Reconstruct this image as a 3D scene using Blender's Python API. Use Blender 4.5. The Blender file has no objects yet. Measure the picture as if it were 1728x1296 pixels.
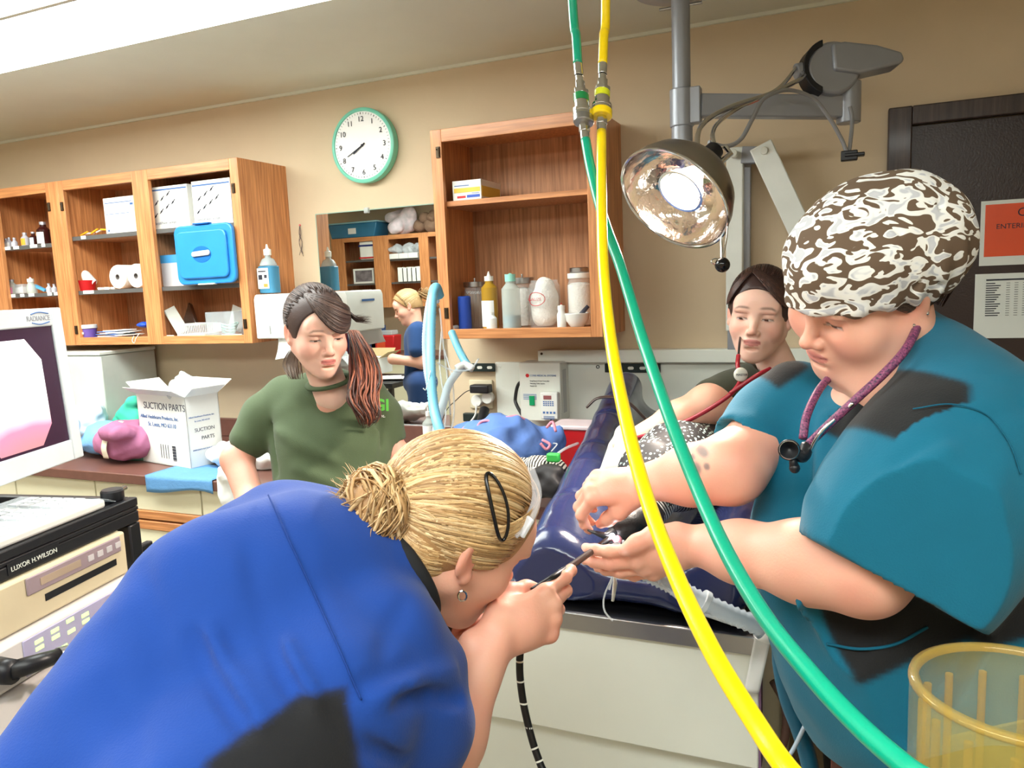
import bpy, math, random
import numpy as np
from mathutils import Vector, Matrix
random.seed(7)
rng = np.random.default_rng(7)
PI = math.pi
SC = bpy.context.scene
COL = SC.collection

# ---------------------------------------------------------------- camera
FOC = 1284.555
PITCH, ROLL, YAW = [math.radians(a) for a in (7.48757, -2.43063, 23.12779)]
CAM = np.array([0.0, 0.0, 1.55])
_r = np.array([math.cos(YAW), math.sin(YAW), 0]); _f = np.array([-math.sin(YAW), math.cos(YAW), 0]); _u = np.array([0, 0, 1.0])
CF = _f * math.cos(PITCH) - _u * math.sin(PITCH)
_u2 = _u * math.cos(PITCH) + _f * math.sin(PITCH)
CR = _r * math.cos(ROLL) + _u2 * math.sin(ROLL)
CU = -_r * math.sin(ROLL) + _u2 * math.cos(ROLL)
cd = bpy.data.cameras.new('camera'); cam = bpy.data.objects.new('camera', cd); COL.objects.link(cam)
cd.sensor_fit = 'HORIZONTAL'; cd.sensor_width = 36.0; cd.lens = 36.0 * FOC / 1728.0; cd.clip_start = 0.02
cam.matrix_world = Matrix(((CR[0], CU[0], -CF[0], CAM[0]), (CR[1], CU[1], -CF[1], CAM[1]), (CR[2], CU[2], -CF[2], CAM[2]), (0, 0, 0, 1)))
SC.camera = cam
# ---------------------------------------------------------------- world, exposure
SC.view_settings.view_transform = 'Standard'; SC.view_settings.look = 'None'
SC.view_settings.exposure = 0.66; SC.view_settings.gamma = 1.0; SC.view_settings.use_curve_mapping = False
W = bpy.data.worlds.new('room_world'); SC.world = W; W.use_nodes = True
W.node_tree.nodes['Background'].inputs[0].default_value = (0.9, 0.95, 1.0, 1); W.node_tree.nodes['Background'].inputs[1].default_value = 0.15
PANEL_E = 11.0      # strength of the fluorescent ceiling diffusers
LAMP_W = 5.0       # watts of the examination lamp

# ---------------------------------------------------------------- measuring helpers (survey points of the room)
def ray(x, y): return CF + CR * (x - 864) / FOC - CU * (y - 648) / FOC
def pD(x, y, d): return CAM + ray(x, y) * d
def _pl(x, y, ax, v):
    q = ray(x, y); return CAM + q * (v - CAM[ax]) / q[ax]
def pX(x, y, v): return _pl(x, y, 0, v)
def pY(x, y, v): return _pl(x, y, 1, v)
def pZ(x, y, v): return _pl(x, y, 2, v)
def V(*a): return np.array(a, float)
def nrm(v): v = np.asarray(v, float); return v / (np.linalg.norm(v) + 1e-12)
def cdir(a, b, c): return nrm(CR * a + CU * b - CF * c)     # direction given as right, up, towards the viewer
def lerp(a, b, t): return a + (b - a) * t
def spline(pts, n=8):
    P = [np.asarray(p, float) for p in pts]; P = [2 * P[0] - P[1]] + P + [2 * P[-1] - P[-2]]; out = []
    for i in range(1, len(P) - 2):
        for k in range(n):
            t = k / n; a, b, c, d = P[i - 1:i + 3]
            out.append(.5 * ((2 * b) + (c - a) * t + (2 * a - 5 * b + 4 * c - d) * t * t + (3 * b - a - 3 * c + d) * t ** 3))
    out.append(P[-2]); return out

# ---------------------------------------------------------------- materials
def lin(c):
    o = []
    for v in c[:3]:
        v = v / 255.0; o.append(v / 12.92 if v <= .04045 else ((v + .055) / 1.055) ** 2.4)
    return (o[0], o[1], o[2], 1)
MATS = {}
def mat(name, rgb, rough=.5, metal=0, var=.06, vscale=8, bump=0, bscale=60, alpha=1, trans=0, emit=0, coat=0, sheen=0, sss=0, ior=1.45, stretch=None, rgb2=None, attr=None):
    if name in MATS: return MATS[name]
    m = bpy.data.materials.new(name); m.use_nodes = True; nt = m.node_tree; N = nt.nodes; L = nt.links; b = N['Principled BSDF']
    tc = N.new('ShaderNodeTexCoord'); mp = N.new('ShaderNodeMapping'); L.new(tc.outputs['Object'], mp.inputs[0])
    if stretch: mp.inputs['Scale'].default_value = stretch
    c = lin(rgb)
    nz = N.new('ShaderNodeTexNoise'); nz.inputs['Scale'].default_value = vscale; nz.inputs['Detail'].default_value = 5; L.new(mp.outputs[0], nz.inputs[0])
    cr = N.new('ShaderNodeValToRGB'); cr.color_ramp.elements[0].position = .3; cr.color_ramp.elements[1].position = .7
    c2 = lin(rgb2) if rgb2 else c
    cr.color_ramp.elements[0].color = tuple(max(0, v * (1 - var)) for v in c[:3]) + (1,)
    cr.color_ramp.elements[1].color = tuple(min(1, v * (1 + var)) for v in c2[:3]) + (1,)
    L.new(nz.outputs[0], cr.inputs[0]); src = cr.outputs[0]
    if attr:
        at = N.new('ShaderNodeAttribute'); at.attribute_name = attr
        mx = N.new('ShaderNodeMix'); mx.data_type = 'RGBA'; mx.blend_type = 'MULTIPLY'; mx.inputs[0].default_value = 1
        L.new(src, mx.inputs[6]); L.new(at.outputs['Color'], mx.inputs[7]); src = mx.outputs[2]
    L.new(src, b.inputs['Base Color'])
    b.inputs['Roughness'].default_value = rough; b.inputs['Metallic'].default_value = metal; b.inputs['IOR'].default_value = ior
    if alpha < 1: b.inputs['Alpha'].default_value = alpha
    if trans: b.inputs['Transmission Weight'].default_value = trans
    if coat: b.inputs['Coat Weight'].default_value = coat; b.inputs['Coat Roughness'].default_value = .1
    if sheen: b.inputs['Sheen Weight'].default_value = sheen
    if sss: b.inputs['Subsurface Weight'].default_value = sss; b.inputs['Subsurface Radius'].default_value = (.012, .005, .003); b.inputs['Subsurface Scale'].default_value = 1
    if emit:
        L.new(src, b.inputs['Emission Color']); b.inputs['Emission Strength'].default_value = emit
    if bump:
        n2 = N.new('ShaderNodeTexNoise'); n2.inputs['Scale'].default_value = bscale; n2.inputs['Detail'].default_value = 3; L.new(mp.outputs[0], n2.inputs[0])
        bp = N.new('ShaderNodeBump'); bp.inputs['Strength'].default_value = bump; bp.inputs['Distance'].default_value = .01; L.new(n2.outputs[0], bp.inputs['Height']); L.new(bp.outputs[0], b.inputs['Normal'])
    MATS[name] = m; return m
def wood(name, rgb, rgb2, axis='Z', rough=.42):
    st = {'Z': (30, 30, 1.6), 'X': (1.6, 30, 30), 'Y': (30, 1.6, 30)}[axis]
    return mat(name, rgb, rough, var=.16, vscale=3.2, stretch=st, rgb2=rgb2, bump=.08, bscale=6, coat=.15)

M_white = mat('white_plastic', (232, 232, 226), .35, var=.02)
M_offwhite = mat('offwhite_enamel', (222, 224, 214), .3, var=.02)
M_black = mat('black_plastic', (24, 24, 28), .4, var=.1)
M_chrome = mat('chrome', (215, 215, 215), .14, 1, var=.04)
M_steel = mat('brushed_steel', (165, 165, 165), .3, 1, var=.08, stretch=(1, 20, 1))
M_grey = mat('grey_enamel', (150, 153, 160), .35, .25, var=.05)
M_paper = mat('white_paper', (236, 236, 232), .8, var=.03)
M_glass = mat('clear_glass', (238, 242, 242), .05, alpha=.22, var=0, ior=1.3)
M_clear = mat('clear_plastic', (225, 232, 235), .15, alpha=.38, var=.03)
M_red = mat('red_plastic', (200, 30, 35), .35)
M_ink = mat('dark_ink', (45, 48, 60), .7)
M_inkblue = mat('blue_ink', (70, 110, 170), .7)

# ---------------------------------------------------------------- mesh builder
class MB:
    def __init__(s): s.v = []; s.f = []; s.m = []; s.mi = 0; s.col = None
    def add(s, v, f, mi=None):
        o = len(s.v); s.v += [tuple(map(float, p)) for p in v]; s.f += [tuple(i + o for i in q) for q in f]
        s.m += [s.mi if mi is None else mi] * len(f); return s
    def box(s, lo, hi, R=None, c=None, mi=None):
        x0, y0, z0 = lo; x1, y1, z1 = hi
        v = np.array([(x0, y0, z0), (x1, y0, z0), (x1, y1, z0), (x0, y1, z0), (x0, y0, z1), (x1, y0, z1), (x1, y1, z1), (x0, y1, z1)], float)
        if R is not None: v = v @ np.asarray(R).T
        if c is not None: v = v + np.asarray(c)
        return s.add(v, [(0, 3, 2, 1), (4, 5, 6, 7), (0, 1, 5, 4), (1, 2, 6, 5), (2, 3, 7, 6), (3, 0, 4, 7)], mi)
    def tube(s, pts, r, seg=10, cap=True, mi=None, flat=1.0, up=None):
        P = np.array([np.asarray(p, float) for p in pts]); n = len(P)
        rr = np.full(n, r, float) if np.isscalar(r) else np.asarray(r, float)
        T = np.gradient(P, axis=0); T /= (np.linalg.norm(T, axis=1)[:, None] + 1e-12)
        a = np.asarray(up, float) if up is not None else (V(0, 0, 1) if abs(T[0][2]) < .9 else V(1, 0, 0))
        vs = []
        u = nrm(a - T[0] * (a @ T[0]))
        for i in range(n):
            u = nrm(u - T[i] * (u @ T[i])); w = np.cross(T[i], u)
            for k in range(seg):
                an = 2 * PI * k / seg; vs.append(P[i] + rr[i] * (math.cos(an) * u * flat + math.sin(an) * w))
        fs = [(i * seg + k, i * seg + (k + 1) % seg, (i + 1) * seg + (k + 1) % seg, (i + 1) * seg + k) for i in range(n - 1) for k in range(seg)]
        if cap: fs += [tuple(range(seg))[::-1], tuple((n - 1) * seg + k for k in range(seg))]
        return s.add(vs, fs, mi)
    def lathe(s, prof, c=(0, 0, 0), seg=24, ax=(0, 0, 1), mi=None, arc=2 * PI):
        ax = nrm(ax); a = V(0, 0, 1) if abs(ax[2]) < .9 else V(1, 0, 0)
        u = nrm(np.cross(a, ax)) if abs(ax[2]) < .9 else V(1, 0, 0); w = np.cross(ax, u); c = np.asarray(c, float)
        full = abs(arc - 2 * PI) < 1e-6; ns = seg if full else seg + 1
        vs = []
        for (r, z) in prof:
            r = max(r, 1e-5)
            for k in range(ns):
                an = arc * k / seg; vs.append(c + ax * z + r * (math.cos(an) * u + math.sin(an) * w))
        fs = [(i * ns + k, i * ns + (k + 1) % ns, (i + 1) * ns + (k + 1) % ns, (i + 1) * ns + k) for i in range(len(prof) - 1) for k in range(ns if full else seg)]
        return s.add(vs, fs, mi)
    def cyl(s, a, b, r, seg=20, mi=None):
        a = np.asarray(a, float); b = np.asarray(b, float); h = np.linalg.norm(b - a)
        return s.lathe([(0, 0), (r, 0), (r, h), (0, h)], a, seg, b - a, mi)
    def ball(s, c, r, seg=16, mi=None, ax=(0, 0, 1), sq=1):
        return s.lathe([(r * math.sin(t), -r * sq * math.cos(t)) for t in np.linspace(0, PI, seg // 2 + 1)], c, seg, ax, mi)
    def quad(s, a, b, c, d, mi=None): return s.add([a, b, c, d], [(0, 1, 2, 3)], mi)
    def slab(s, o, x, y, t, mi=None):       # thin sheet: origin corner o, edge vectors x and y, thickness vector t
        o, x, y, t = [np.asarray(k, float) for k in (o, x, y, t)]
        v = [o, o + x, o + x + y, o + y]; v += [p + t for p in v]
        return s.add(v, [(0, 3, 2, 1), (4, 5, 6, 7), (0, 1, 5, 4), (1, 2, 6, 5), (2, 3, 7, 6), (3, 0, 4, 7)], mi)
    def grid(s, fn, nu, nv, thick=0, mi=None):
        P = np.array([[fn(i / nu, j / nv) for j in range(nv + 1)] for i in range(nu + 1)], float)
        m = nv + 1; v = P.reshape(-1, 3); f = [(i * m + j, (i + 1) * m + j, (i + 1) * m + j + 1, i * m + j + 1) for i in range(nu) for j in range(nv)]
        if thick:
            du = np.gradient(P, axis=0); dv = np.gradient(P, axis=1); n = np.cross(du, dv); n /= np.linalg.norm(n, axis=2)[..., None] + 1e-9
            v2 = (P - n * thick).reshape(-1, 3); k = len(v); f2 = [tuple(x + k for x in q[::-1]) for q in f]
            rim = [i * m for i in range(nu + 1)] + [nu * m + j for j in range(1, nv + 1)] + [i * m + nv for i in range(nu - 1, -1, -1)] + [j for j in range(nv - 1, 0, -1)]
            f3 = [(rim[(q + 1) % len(rim)], rim[q], rim[q] + k, rim[(q + 1) % len(rim)] + k) for q in range(len(rim))]
            v = np.vstack([v, v2]); f = f + f2 + f3
        return s.add(v, f, mi)
    def prism(s, poly, o, x, y, t, mi=None):     # polygon in the (x,y) frame at o, extruded by vector t
        o, x, y, t = [np.asarray(k, float) for k in (o, x, y, t)]; n = len(poly)
        v = [o + x * p[0] + y * p[1] for p in poly]; v += [p + t for p in v]
        return s.add(v, [tuple(range(n))[::-1], tuple(range(n, 2 * n))] + [(i, (i + 1) % n, (i + 1) % n + n, i + n) for i in range(n)], mi)
WP = {}
def _wp(o): return WP.get(o.name, Vector((0, 0, 0)))
def tag(o, label=None, cat=None, group=None, kind=None):
    if label: o['label'] = label
    if cat: o['category'] = cat
    if group: o['group'] = group
    if kind: o['kind'] = kind
    return o
def thing(name, label, cat, loc, rotz=0, group=None, world=True):
    o = bpy.data.objects.new(name, None); COL.objects.link(o); o.location = loc; o.rotation_euler = (0, 0, rotz); o.empty_display_size = .05
    WP[o.name] = Vector(loc) if world else Vector((0, 0, 0))
    return tag(o, label, cat, group)
def mesh_of(name, mb, mats, smooth=.6, cols=None):
    me = bpy.data.meshes.new(name); me.from_pydata(mb.v, [], mb.f)
    for m in (mats if isinstance(mats, (list, tuple)) else [mats]): me.materials.append(m)
    me.polygons.foreach_set('material_index', mb.m)
    if cols is not None:
        a = me.color_attributes.new('col', 'FLOAT_COLOR', 'POINT'); c = np.ones((len(me.vertices), 4), np.float32); c[:, :3] = cols; a.data.foreach_set('color', c.ravel())
    if smooth:
        me.polygons.foreach_set('use_smooth', [True] * len(me.polygons)); me.update()
        if smooth < 3: me.set_sharp_from_angle(angle=smooth)
    me.update(); return me
def part(name, mb, mats, parent=None, bevel=0, label=None, smooth=.6, cols=None, recentre=True, seg=2):
    me = mb if isinstance(mb, bpy.types.Mesh) else mesh_of(name, mb, mats, smooth, cols)
    c = Vector((0, 0, 0))
    if recentre and len(me.vertices):
        a = np.empty(len(me.vertices) * 3); me.vertices.foreach_get('co', a); a = a.reshape(-1, 3); lo, hi = a.min(0), a.max(0)
        c = Vector(((lo[0] + hi[0]) / 2, (lo[1] + hi[1]) / 2, lo[2])); me.transform(Matrix.Translation(-c))
    o = bpy.data.objects.new(name, me); COL.objects.link(o); WP[o.name] = c
    if parent is not None: o.parent = parent; o.location = c - _wp(parent)
    else: o.location = c
    if bevel:
        b = o.modifiers.new('bevel', 'BEVEL'); b.width = bevel; b.segments = seg; b.limit_method = 'ANGLE'; b.angle_limit = .6
    if label: o['label'] = label
    return o
def single(name, mb, mats, label, cat, group=None, **k): return tag(part(name, mb, mats, None, **k), label, cat, group)
def struct(name, mb, mats, parent=None, **k):
    o = part(name, mb, mats, parent, **k)
    if parent is None: o['kind'] = 'structure'
    return o
def dup(src, loc, rotz=None, label=None, parent=None):
    c = src.copy(); COL.objects.link(c)
    if parent is None:
        c.location = loc
        if rotz is not None: c.rotation_euler = (0, 0, rotz)
        if label: c['label'] = label
    else: c.parent = parent
    for ch in list(src.children): dup(ch, None, parent=c)
    return c
def text(s, o, x, y, size, m, parent=None, name='lettering', align='LEFT', depth=.0004, bold=0, label=None):
    cu = bpy.data.curves.new(name, 'FONT'); cu.body = s; cu.size = size; cu.align_x = align; cu.extrude = depth; cu.offset = bold
    t = bpy.data.objects.new('tmp_text', cu); COL.objects.link(t)
    dg = bpy.context.evaluated_depsgraph_get(); dg.update(); me = bpy.data.meshes.new_from_object(t.evaluated_get(dg)); bpy.data.objects.remove(t)
    me.name = name; me.materials.clear(); me.materials.append(m)
    x = nrm(x); y = nrm(y); n = np.cross(x, y)
    me.transform(Matrix(((x[0], y[0], n[0], o[0]), (x[1], y[1], n[1], o[1]), (x[2], y[2], n[2], o[2]), (0, 0, 0, 1))))
    return part(name, me, m, parent, label=label)

# ---------------------------------------------------------------- signed distance sculpting
class SDF:
    def __init__(s, lo, hi, res):
        s.lo = np.asarray(lo, np.float32); s.res = res; n = np.ceil((np.asarray(hi) - s.lo) / res).astype(int) + 1; s.n = n
        s.f = np.full(n, 1.0, np.float32); s.ax = [s.lo[i] + res * np.arange(n[i], dtype=np.float32) for i in range(3)]
    def win(s, lo, hi, k):
        m = k + 3 * s.res; a = np.maximum(np.floor((lo - m - s.lo) / s.res).astype(int), 0); b = np.minimum(np.ceil((hi + m - s.lo) / s.res).astype(int) + 1, s.n)
        if np.any(b <= a): return None, None
        sl = tuple(slice(a[i], b[i]) for i in range(3))
        X = [s.ax[0][sl[0]][:, None, None], s.ax[1][sl[1]][None, :, None], s.ax[2][sl[2]][None, None, :]]
        return sl, X
    def put(s, sl, d, k, mode):
        f = s.f[sl]
        if mode == 'add':
            if k > 0: h = np.maximum(k - np.abs(f - d), 0) / k; r = np.minimum(f, d) - h * h * k * .25
            else: r = np.minimum(f, d)
        elif mode == 'sub':
            d = -d
            if k > 0: h = np.maximum(k - np.abs(f - d), 0) / k; r = np.maximum(f, d) + h * h * k * .25
            else: r = np.maximum(f, d)
        s.f[sl] = r
    def cone(s, a, b, ra, rb, k=.01, mode='add', ax=None, sq=1.0):
        a = np.asarray(a, np.float32); b = np.asarray(b, np.float32); R = max(ra, rb) * max(1, sq)
        sl, X = s.win(np.minimum(a, b) - R, np.maximum(a, b) + R, k)
        if sl is None: return s
        P = [X[i] - a[i] for i in range(3)]; ba = b - a
        if ax is not None:
            ax = nrm(ax).astype(np.float32); t = P[0] * ax[0] + P[1] * ax[1] + P[2] * ax[2]; tb = ba @ ax; g = 1 / sq - 1
            P = [P[i] + ax[i] * t * g for i in range(3)]; ba = ba + ax * tb * g
        h = np.clip((P[0] * ba[0] + P[1] * ba[1] + P[2] * ba[2]) / max(float(ba @ ba), 1e-9), 0, 1)
        d = np.sqrt((P[0] - ba[0] * h) ** 2 + (P[1] - ba[1] * h) ** 2 + (P[2] - ba[2] * h) ** 2) - (ra + (rb - ra) * h)
        s.put(sl, d, k, mode); return s
    def chain(s, pts, rs, k=.01, mode='add', ax=None, sq=1.0):
        for i in range(len(pts) - 1): s.cone(pts[i], pts[i + 1], rs[i], rs[i + 1], k, mode, ax, sq)
        return s
    def ell(s, c, r, R=None, k=.01, mode='add'):
        c = np.asarray(c, np.float32); r = np.asarray(r, np.float32); m = max(r)
        if R is None: ext = r
        else: ext = np.sqrt(((np.asarray(R) * r[None, :]) ** 2).sum(1))
        sl, X = s.win(c - ext, c + ext, k)
        if sl is None: return s
        P = [X[i] - c[i] for i in range(3)]
        if R is not None: R = np.asarray(R, np.float32); P = [P[0] * R[0, j] + P[1] * R[1, j] + P[2] * R[2, j] for j in range(3)]
        k0 = np.sqrt((P[0] / r[0]) ** 2 + (P[1] / r[1]) ** 2 + (P[2] / r[2]) ** 2); k1 = np.sqrt((P[0] / r[0] ** 2) ** 2 + (P[1] / r[1] ** 2) ** 2 + (P[2] / r[2] ** 2) ** 2)
        s.put(sl, k0 * (k0 - 1) / np.maximum(k1, 1e-6), k, mode); return s
    def rbox(s, c, h, R=None, rad=.005, k=.005, mode='add'):
        c = np.asarray(c, np.float32); h = np.asarray(h, np.float32)
        ext = h if R is None else (np.abs(np.asarray(R)) * h[None, :]).sum(1)
        sl, X = s.win(c - ext, c + ext, k)
        if sl is None: return s
        P = [X[i] - c[i] for i in range(3)]
        if R is not None: R = np.asarray(R, np.float32); P = [P[0] * R[0, j] + P[1] * R[1, j] + P[2] * R[2, j] for j in range(3)]
        Q = [np.abs(P[i]) - (h[i] - rad) for i in range(3)]
        d = np.sqrt(np.maximum(Q[0], 0) ** 2 + np.maximum(Q[1], 0) ** 2 + np.maximum(Q[2], 0) ** 2) + np.minimum(np.maximum(np.maximum(Q[0], Q[1]), Q[2]), 0) - rad
        s.put(sl, d, k, mode); return s
    def halfspace(s, p, n, k=0):      # cut away everything on the side n points to
        n = nrm(n); d = (s.ax[0] - p[0])[:, None, None] * n[0] + (s.ax[1] - p[1])[None, :, None] * n[1] + (s.ax[2] - p[2])[None, None, :] * n[2]
        s.f = np.maximum(s.f, d.astype(np.float32)); return s
    def wrinkle(s, amp, freq, seed=0, dirn=None):
        r = np.random.default_rng(seed); X, Y, Z = np.meshgrid(*s.ax, indexing='ij', sparse=True); w = 0
        for i in range(5):
            q = r.normal(size=3); q = nrm(q) * freq * (.6 + .8 * r.random())
            if dirn is not None: q = nrm(q - .85 * nrm(dirn) * (q @ nrm(dirn))) * np.linalg.norm(q)
            w = w + np.sin(X * q[0] + Y * q[1] + Z * q[2] + r.random() * 6.28 + 1.3 * np.sin(X * q[1] * .6 + Z * q[0] * .5 + Y * q[2] * .4))
        s.f = s.f + (amp * w / 2.2).astype(np.float32); return s
    def crease(s, a, b, amp, w):      # soft groove (amp > 0) or ridge (amp < 0) along a segment
        a = np.asarray(a, np.float32); b = np.asarray(b, np.float32); sl, X = s.win(np.minimum(a, b) - 2.6 * w, np.maximum(a, b) + 2.6 * w, 0)
        if sl is None: return s
        P = [X[i] - a[i] for i in range(3)]; ba = b - a; h = np.clip((P[0] * ba[0] + P[1] * ba[1] + P[2] * ba[2]) / float(ba @ ba), 0, 1)
        d2 = (P[0] - ba[0] * h) ** 2 + (P[1] - ba[1] * h) ** 2 + (P[2] - ba[2] * h) ** 2
        s.f[sl] += (amp * np.exp(-d2 / (w * w)) * (.35 + .65 * np.sin(np.pi * (.08 + .84 * h)))).astype(np.float32); return s
    def mesh(s):
        f = s.f.copy(); f[0] = f[-1] = 1; f[:, 0] = f[:, -1] = 1; f[:, :, 0] = f[:, :, -1] = 1
        ng = f < 0; c = np.zeros(np.array(f.shape) - 1, np.int8)
        for dx in (0, 1):
            for dy in (0, 1):
                for dz in (0, 1): c += ng[dx:f.shape[0] - 1 + dx, dy:f.shape[1] - 1 + dy, dz:f.shape[2] - 1 + dz]
        I = np.argwhere((c > 0) & (c < 8)); idx = np.full(c.shape, -1, np.int32); idx[tuple(I.T)] = np.arange(len(I))
        cor = {(a, b, d): f[I[:, 0] + a, I[:, 1] + b, I[:, 2] + d] for a in (0, 1) for b in (0, 1) for d in (0, 1)}
        acc = np.zeros((len(I), 3)); cnt = np.zeros(len(I))
        for ax in range(3):
            for p in (0, 1):
                for q in (0, 1):
                    a = [p, q]; a.insert(ax, 0); b = [p, q]; b.insert(ax, 1); fa = cor[tuple(a)]; fb = cor[tuple(b)]
                    m = (fa < 0) != (fb < 0); t = np.where(m, fa / np.where(m, fa - fb, 1), 0)
                    pt = np.zeros((len(I), 3)) + np.array(a); pt[:, ax] += t; acc[m] += pt[m]; cnt[m] += 1
        Vv = (I + acc / cnt[:, None]) * s.res + s.lo; F = []
        for ax in range(3):
            o = [(0, 1, 2), (1, 2, 0), (2, 0, 1)][ax]; sa = [slice(None)] * 3; sb = [slice(None)] * 3; sa[ax] = slice(0, -1); sb[ax] = slice(1, None)
            e = ng[tuple(sa)] != ng[tuple(sb)]; E = np.argwhere(e); E = E[(E[:, o[1]] > 0) & (E[:, o[2]] > 0)]
            if not len(E): continue
            st = ng[tuple(sa)][tuple(E.T)]; q = []
            for (p, w) in ((0, 0), (1, 0), (1, 1), (0, 1)):
                G = E.copy(); G[:, o[1]] -= 1 - p; G[:, o[2]] -= 1 - w; q.append(idx[tuple(G.T)])
            q = np.array(q).T; q[~st] = q[~st][:, ::-1]; F.append(q)
        return Vv, np.vstack(F)
class Multi(MB):         # several sculpted surfaces kept in one mesh, with one colour per vertex
    def __init__(s): super().__init__(); s.c = []
    def sculpt(s, VF, col=(1, 1, 1), T=None, paint=None):
        Vv, F = VF; C = np.tile(np.array(lin(col)[:3]), (len(Vv), 1))
        if paint: C = paint(Vv, C)
        if T is not None: Vv = T(Vv)
        s.c.append(C); o = len(s.v); s.v += Vv.tolist(); s.f += (F + o).tolist(); s.m += [s.mi] * len(F); return s
    def cols(s): return np.vstack(s.c)
def mixc(C, w, rgb):
    w = np.clip(w, 0, 1)[:, None]; return C * (1 - w) + w * np.array(lin(rgb)[:3])
def gauss(P, c, r):
    return np.exp(-(((P - np.asarray(c)) / np.asarray(r)) ** 2).sum(1))
def attr_mat(name, rough, bump=0, bscale=80, sss=0, sheen=0, var=.05, vscale=10, coat=0):
    return mat(name, (255, 255, 255), rough, var=var, vscale=vscale, bump=bump, bscale=bscale, sss=sss, sheen=sheen, attr='col', coat=coat)
M_skin = attr_mat('skin', .48, bump=.05, bscale=300, sss=.25, var=.03, vscale=25)
M_cloth = attr_mat('scrub_cloth', .9, bump=.12, bscale=420, sheen=.1, var=.05, vscale=30)
# ================================================================ the room
YW, YF, ZC = 2.84, 2.536, 2.42
XL, XR, YB = -5.7, 2.1, -1.66
M_wall = mat('tan_paint', (208, 188, 158), .75, var=.02, bump=.05, bscale=90)
M_ceil = mat('ceiling_paint', (220, 220, 204), .8, var=.03, vscale=3, bump=.05, bscale=120)
M_floor = mat('vinyl_floor', (160, 152, 138), .35, var=.1, vscale=14)
M_oak = wood('oak', (184, 116, 68), (206, 142, 90))
M_oakx = wood('oak_across', (184, 116, 68), (206, 142, 90), 'X')
M_oakin = wood('oak_inside', (164, 112, 74), (188, 134, 94), rough=.55)
M_shelfgrey = mat('grey_shelf_edge', (88, 86, 84), .5)
struct('floor', MB().box((XL, YB, -.05), (XR, YW, 0)), M_floor)
struct('ceiling', MB().box((XL, YB, ZC), (XR, YW, ZC + .05)), M_ceil)
struct('wall_back', MB().box((XL - .1, YW, 0), (XR + .1, YW + .1, ZC)), M_wall)
struct('wall_front', MB().box((XL - .1, YB - .1, 0), (XR + .1, YB, ZC)), M_wall)
struct('wall_left', MB().box((XL - .1, YB, 0), (XL, YW, ZC)), M_wall)
struct('wall_right', MB().box((XR, YB, 0), (XR + .1, YW, ZC)), M_wall)
struct('trim_1', MB().box((XL, YW - .012, ZC - .012), (XR, YW, ZC)), M_ceil)

# ceiling light fixtures: frame with a glowing diffuser
M_diff = mat('glowing_diffuser', (244, 250, 246), .5, var=0, emit=PANEL_E)
def ceiling_light(x0, x1, y0, y1, label, lens_rib=None):
    t = thing('ceiling_light', label, 'ceiling light', ((x0 + x1) / 2, (y0 + y1) / 2, ZC), group='fluorescent ceiling fixtures')
    z = ZC - .045
    part('frame', MB().box((x0 - .02, y0 - .02, z + .012), (x1 + .02, y1 + .02, ZC - .001)), M_offwhite, t, bevel=.004)
    part('diffuser', MB().box((x0, y0, z), (x1, y1, z + .011)), M_diff, t, bevel=.004)
    if lens_rib: part('rib', MB().box((x0, lens_rib - .008, z - .004), (x1, lens_rib + .008, z - .0005)), M_offwhite, t)
ceiling_light(-3.9, -1.20, 1.15, 1.935, 'bright white fluorescent ceiling fixture at the upper left', 1.58)
ceiling_light(-1.3, .9, -.55, .0, 'unseen ceiling fixture above the camera, added to light the room from overhead')  # out of view, added for soft light from above
ceiling_light(-4.2, -2.6, -.9, -.4, 'unseen ceiling fixture added to light the far side, above the workbench seen in the mirror')  # second unseen fixture, added as a light for the far left side

# door with frame and notices
M_dfr = wood('dark_door_frame', (52, 40, 38), (70, 56, 52)); M_door = mat('dark_door', (50, 38, 38), .28, var=.06, bump=.12, bscale=160)
XD0 = float(pY(1497, 250, YW)[0]); XD1 = float(pY(1537, 250, YW)[0]); ZD = float(pY(1499, 186, YW)[2])
b = MB(); b.box((XD0, YW - .035, 0), (XD1, YW, ZD)); b.box((XD1, YW - .035, ZD - .058), (XD1 + .92, YW, ZD)); b.box((XD1 + .92, YW - .035, 0), (XD1 + .98, YW, ZD))
struct('trim_2', b, M_dfr, bevel=.004)
dr = struct('door_1', MB().box((XD1, YW - .012, .005), (XD1 + .92, YW - .001, ZD - .06)), M_door, bevel=.002)
part('door_handle', MB().lathe([(0, 0), (.028, 0), (.028, .008), (.01, .014), (.01, .05), (.026, .06), (.026, .075), (.015, .085), (0, .086)], (XD1 + .85, YW - .012, .98), 20, (0, -1, 0)), M_chrome, dr)
def sheet(px0, py0, px1, py1, label, name='notice', w=.4, ht=None):
    a = pY(px0, py0, YW - .016); c = pY(px0, py1, YW - .016); t = thing(name, label, 'notice', (a[0], YW - .013, c[2]))
    part('laminate', MB().box((a[0], YW - .0165, c[2]), (a[0] + w, YW - .013, a[2])), M_glossp, t, bevel=.0006)
    return t, a, c
M_glossp = mat('laminated_paper', (222, 228, 224), .18, var=.02, coat=.3)
M_orange = mat('orange_paper', (226, 84, 48), .25, var=.04, coat=.3)
t, a, c = sheet(1656, 340, 0, 449, 'laminated orange caution notice on the dark door, upper of three'); yy = YW - .0175
ix = a[0] + .012; part('orange_panel', MB().box((ix, yy, c[2] + .028), (ix + .37, yy + .001, a[2] - .012)), M_orange, t)
h = a[2] - c[2]
text('CAUTION', (ix + .085, yy, a[2] - .052), (1, 0, 0), (0, 0, 1), .036, M_ink, t)
text('ENTERING X-RAY', (ix + .03, yy, a[2] - .088), (1, 0, 0), (0, 0, 1), .022, M_ink, t)
text('AREA', (ix + .145, yy, a[2] - .116), (1, 0, 0), (0, 0, 1), .024, M_ink, t)
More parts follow.
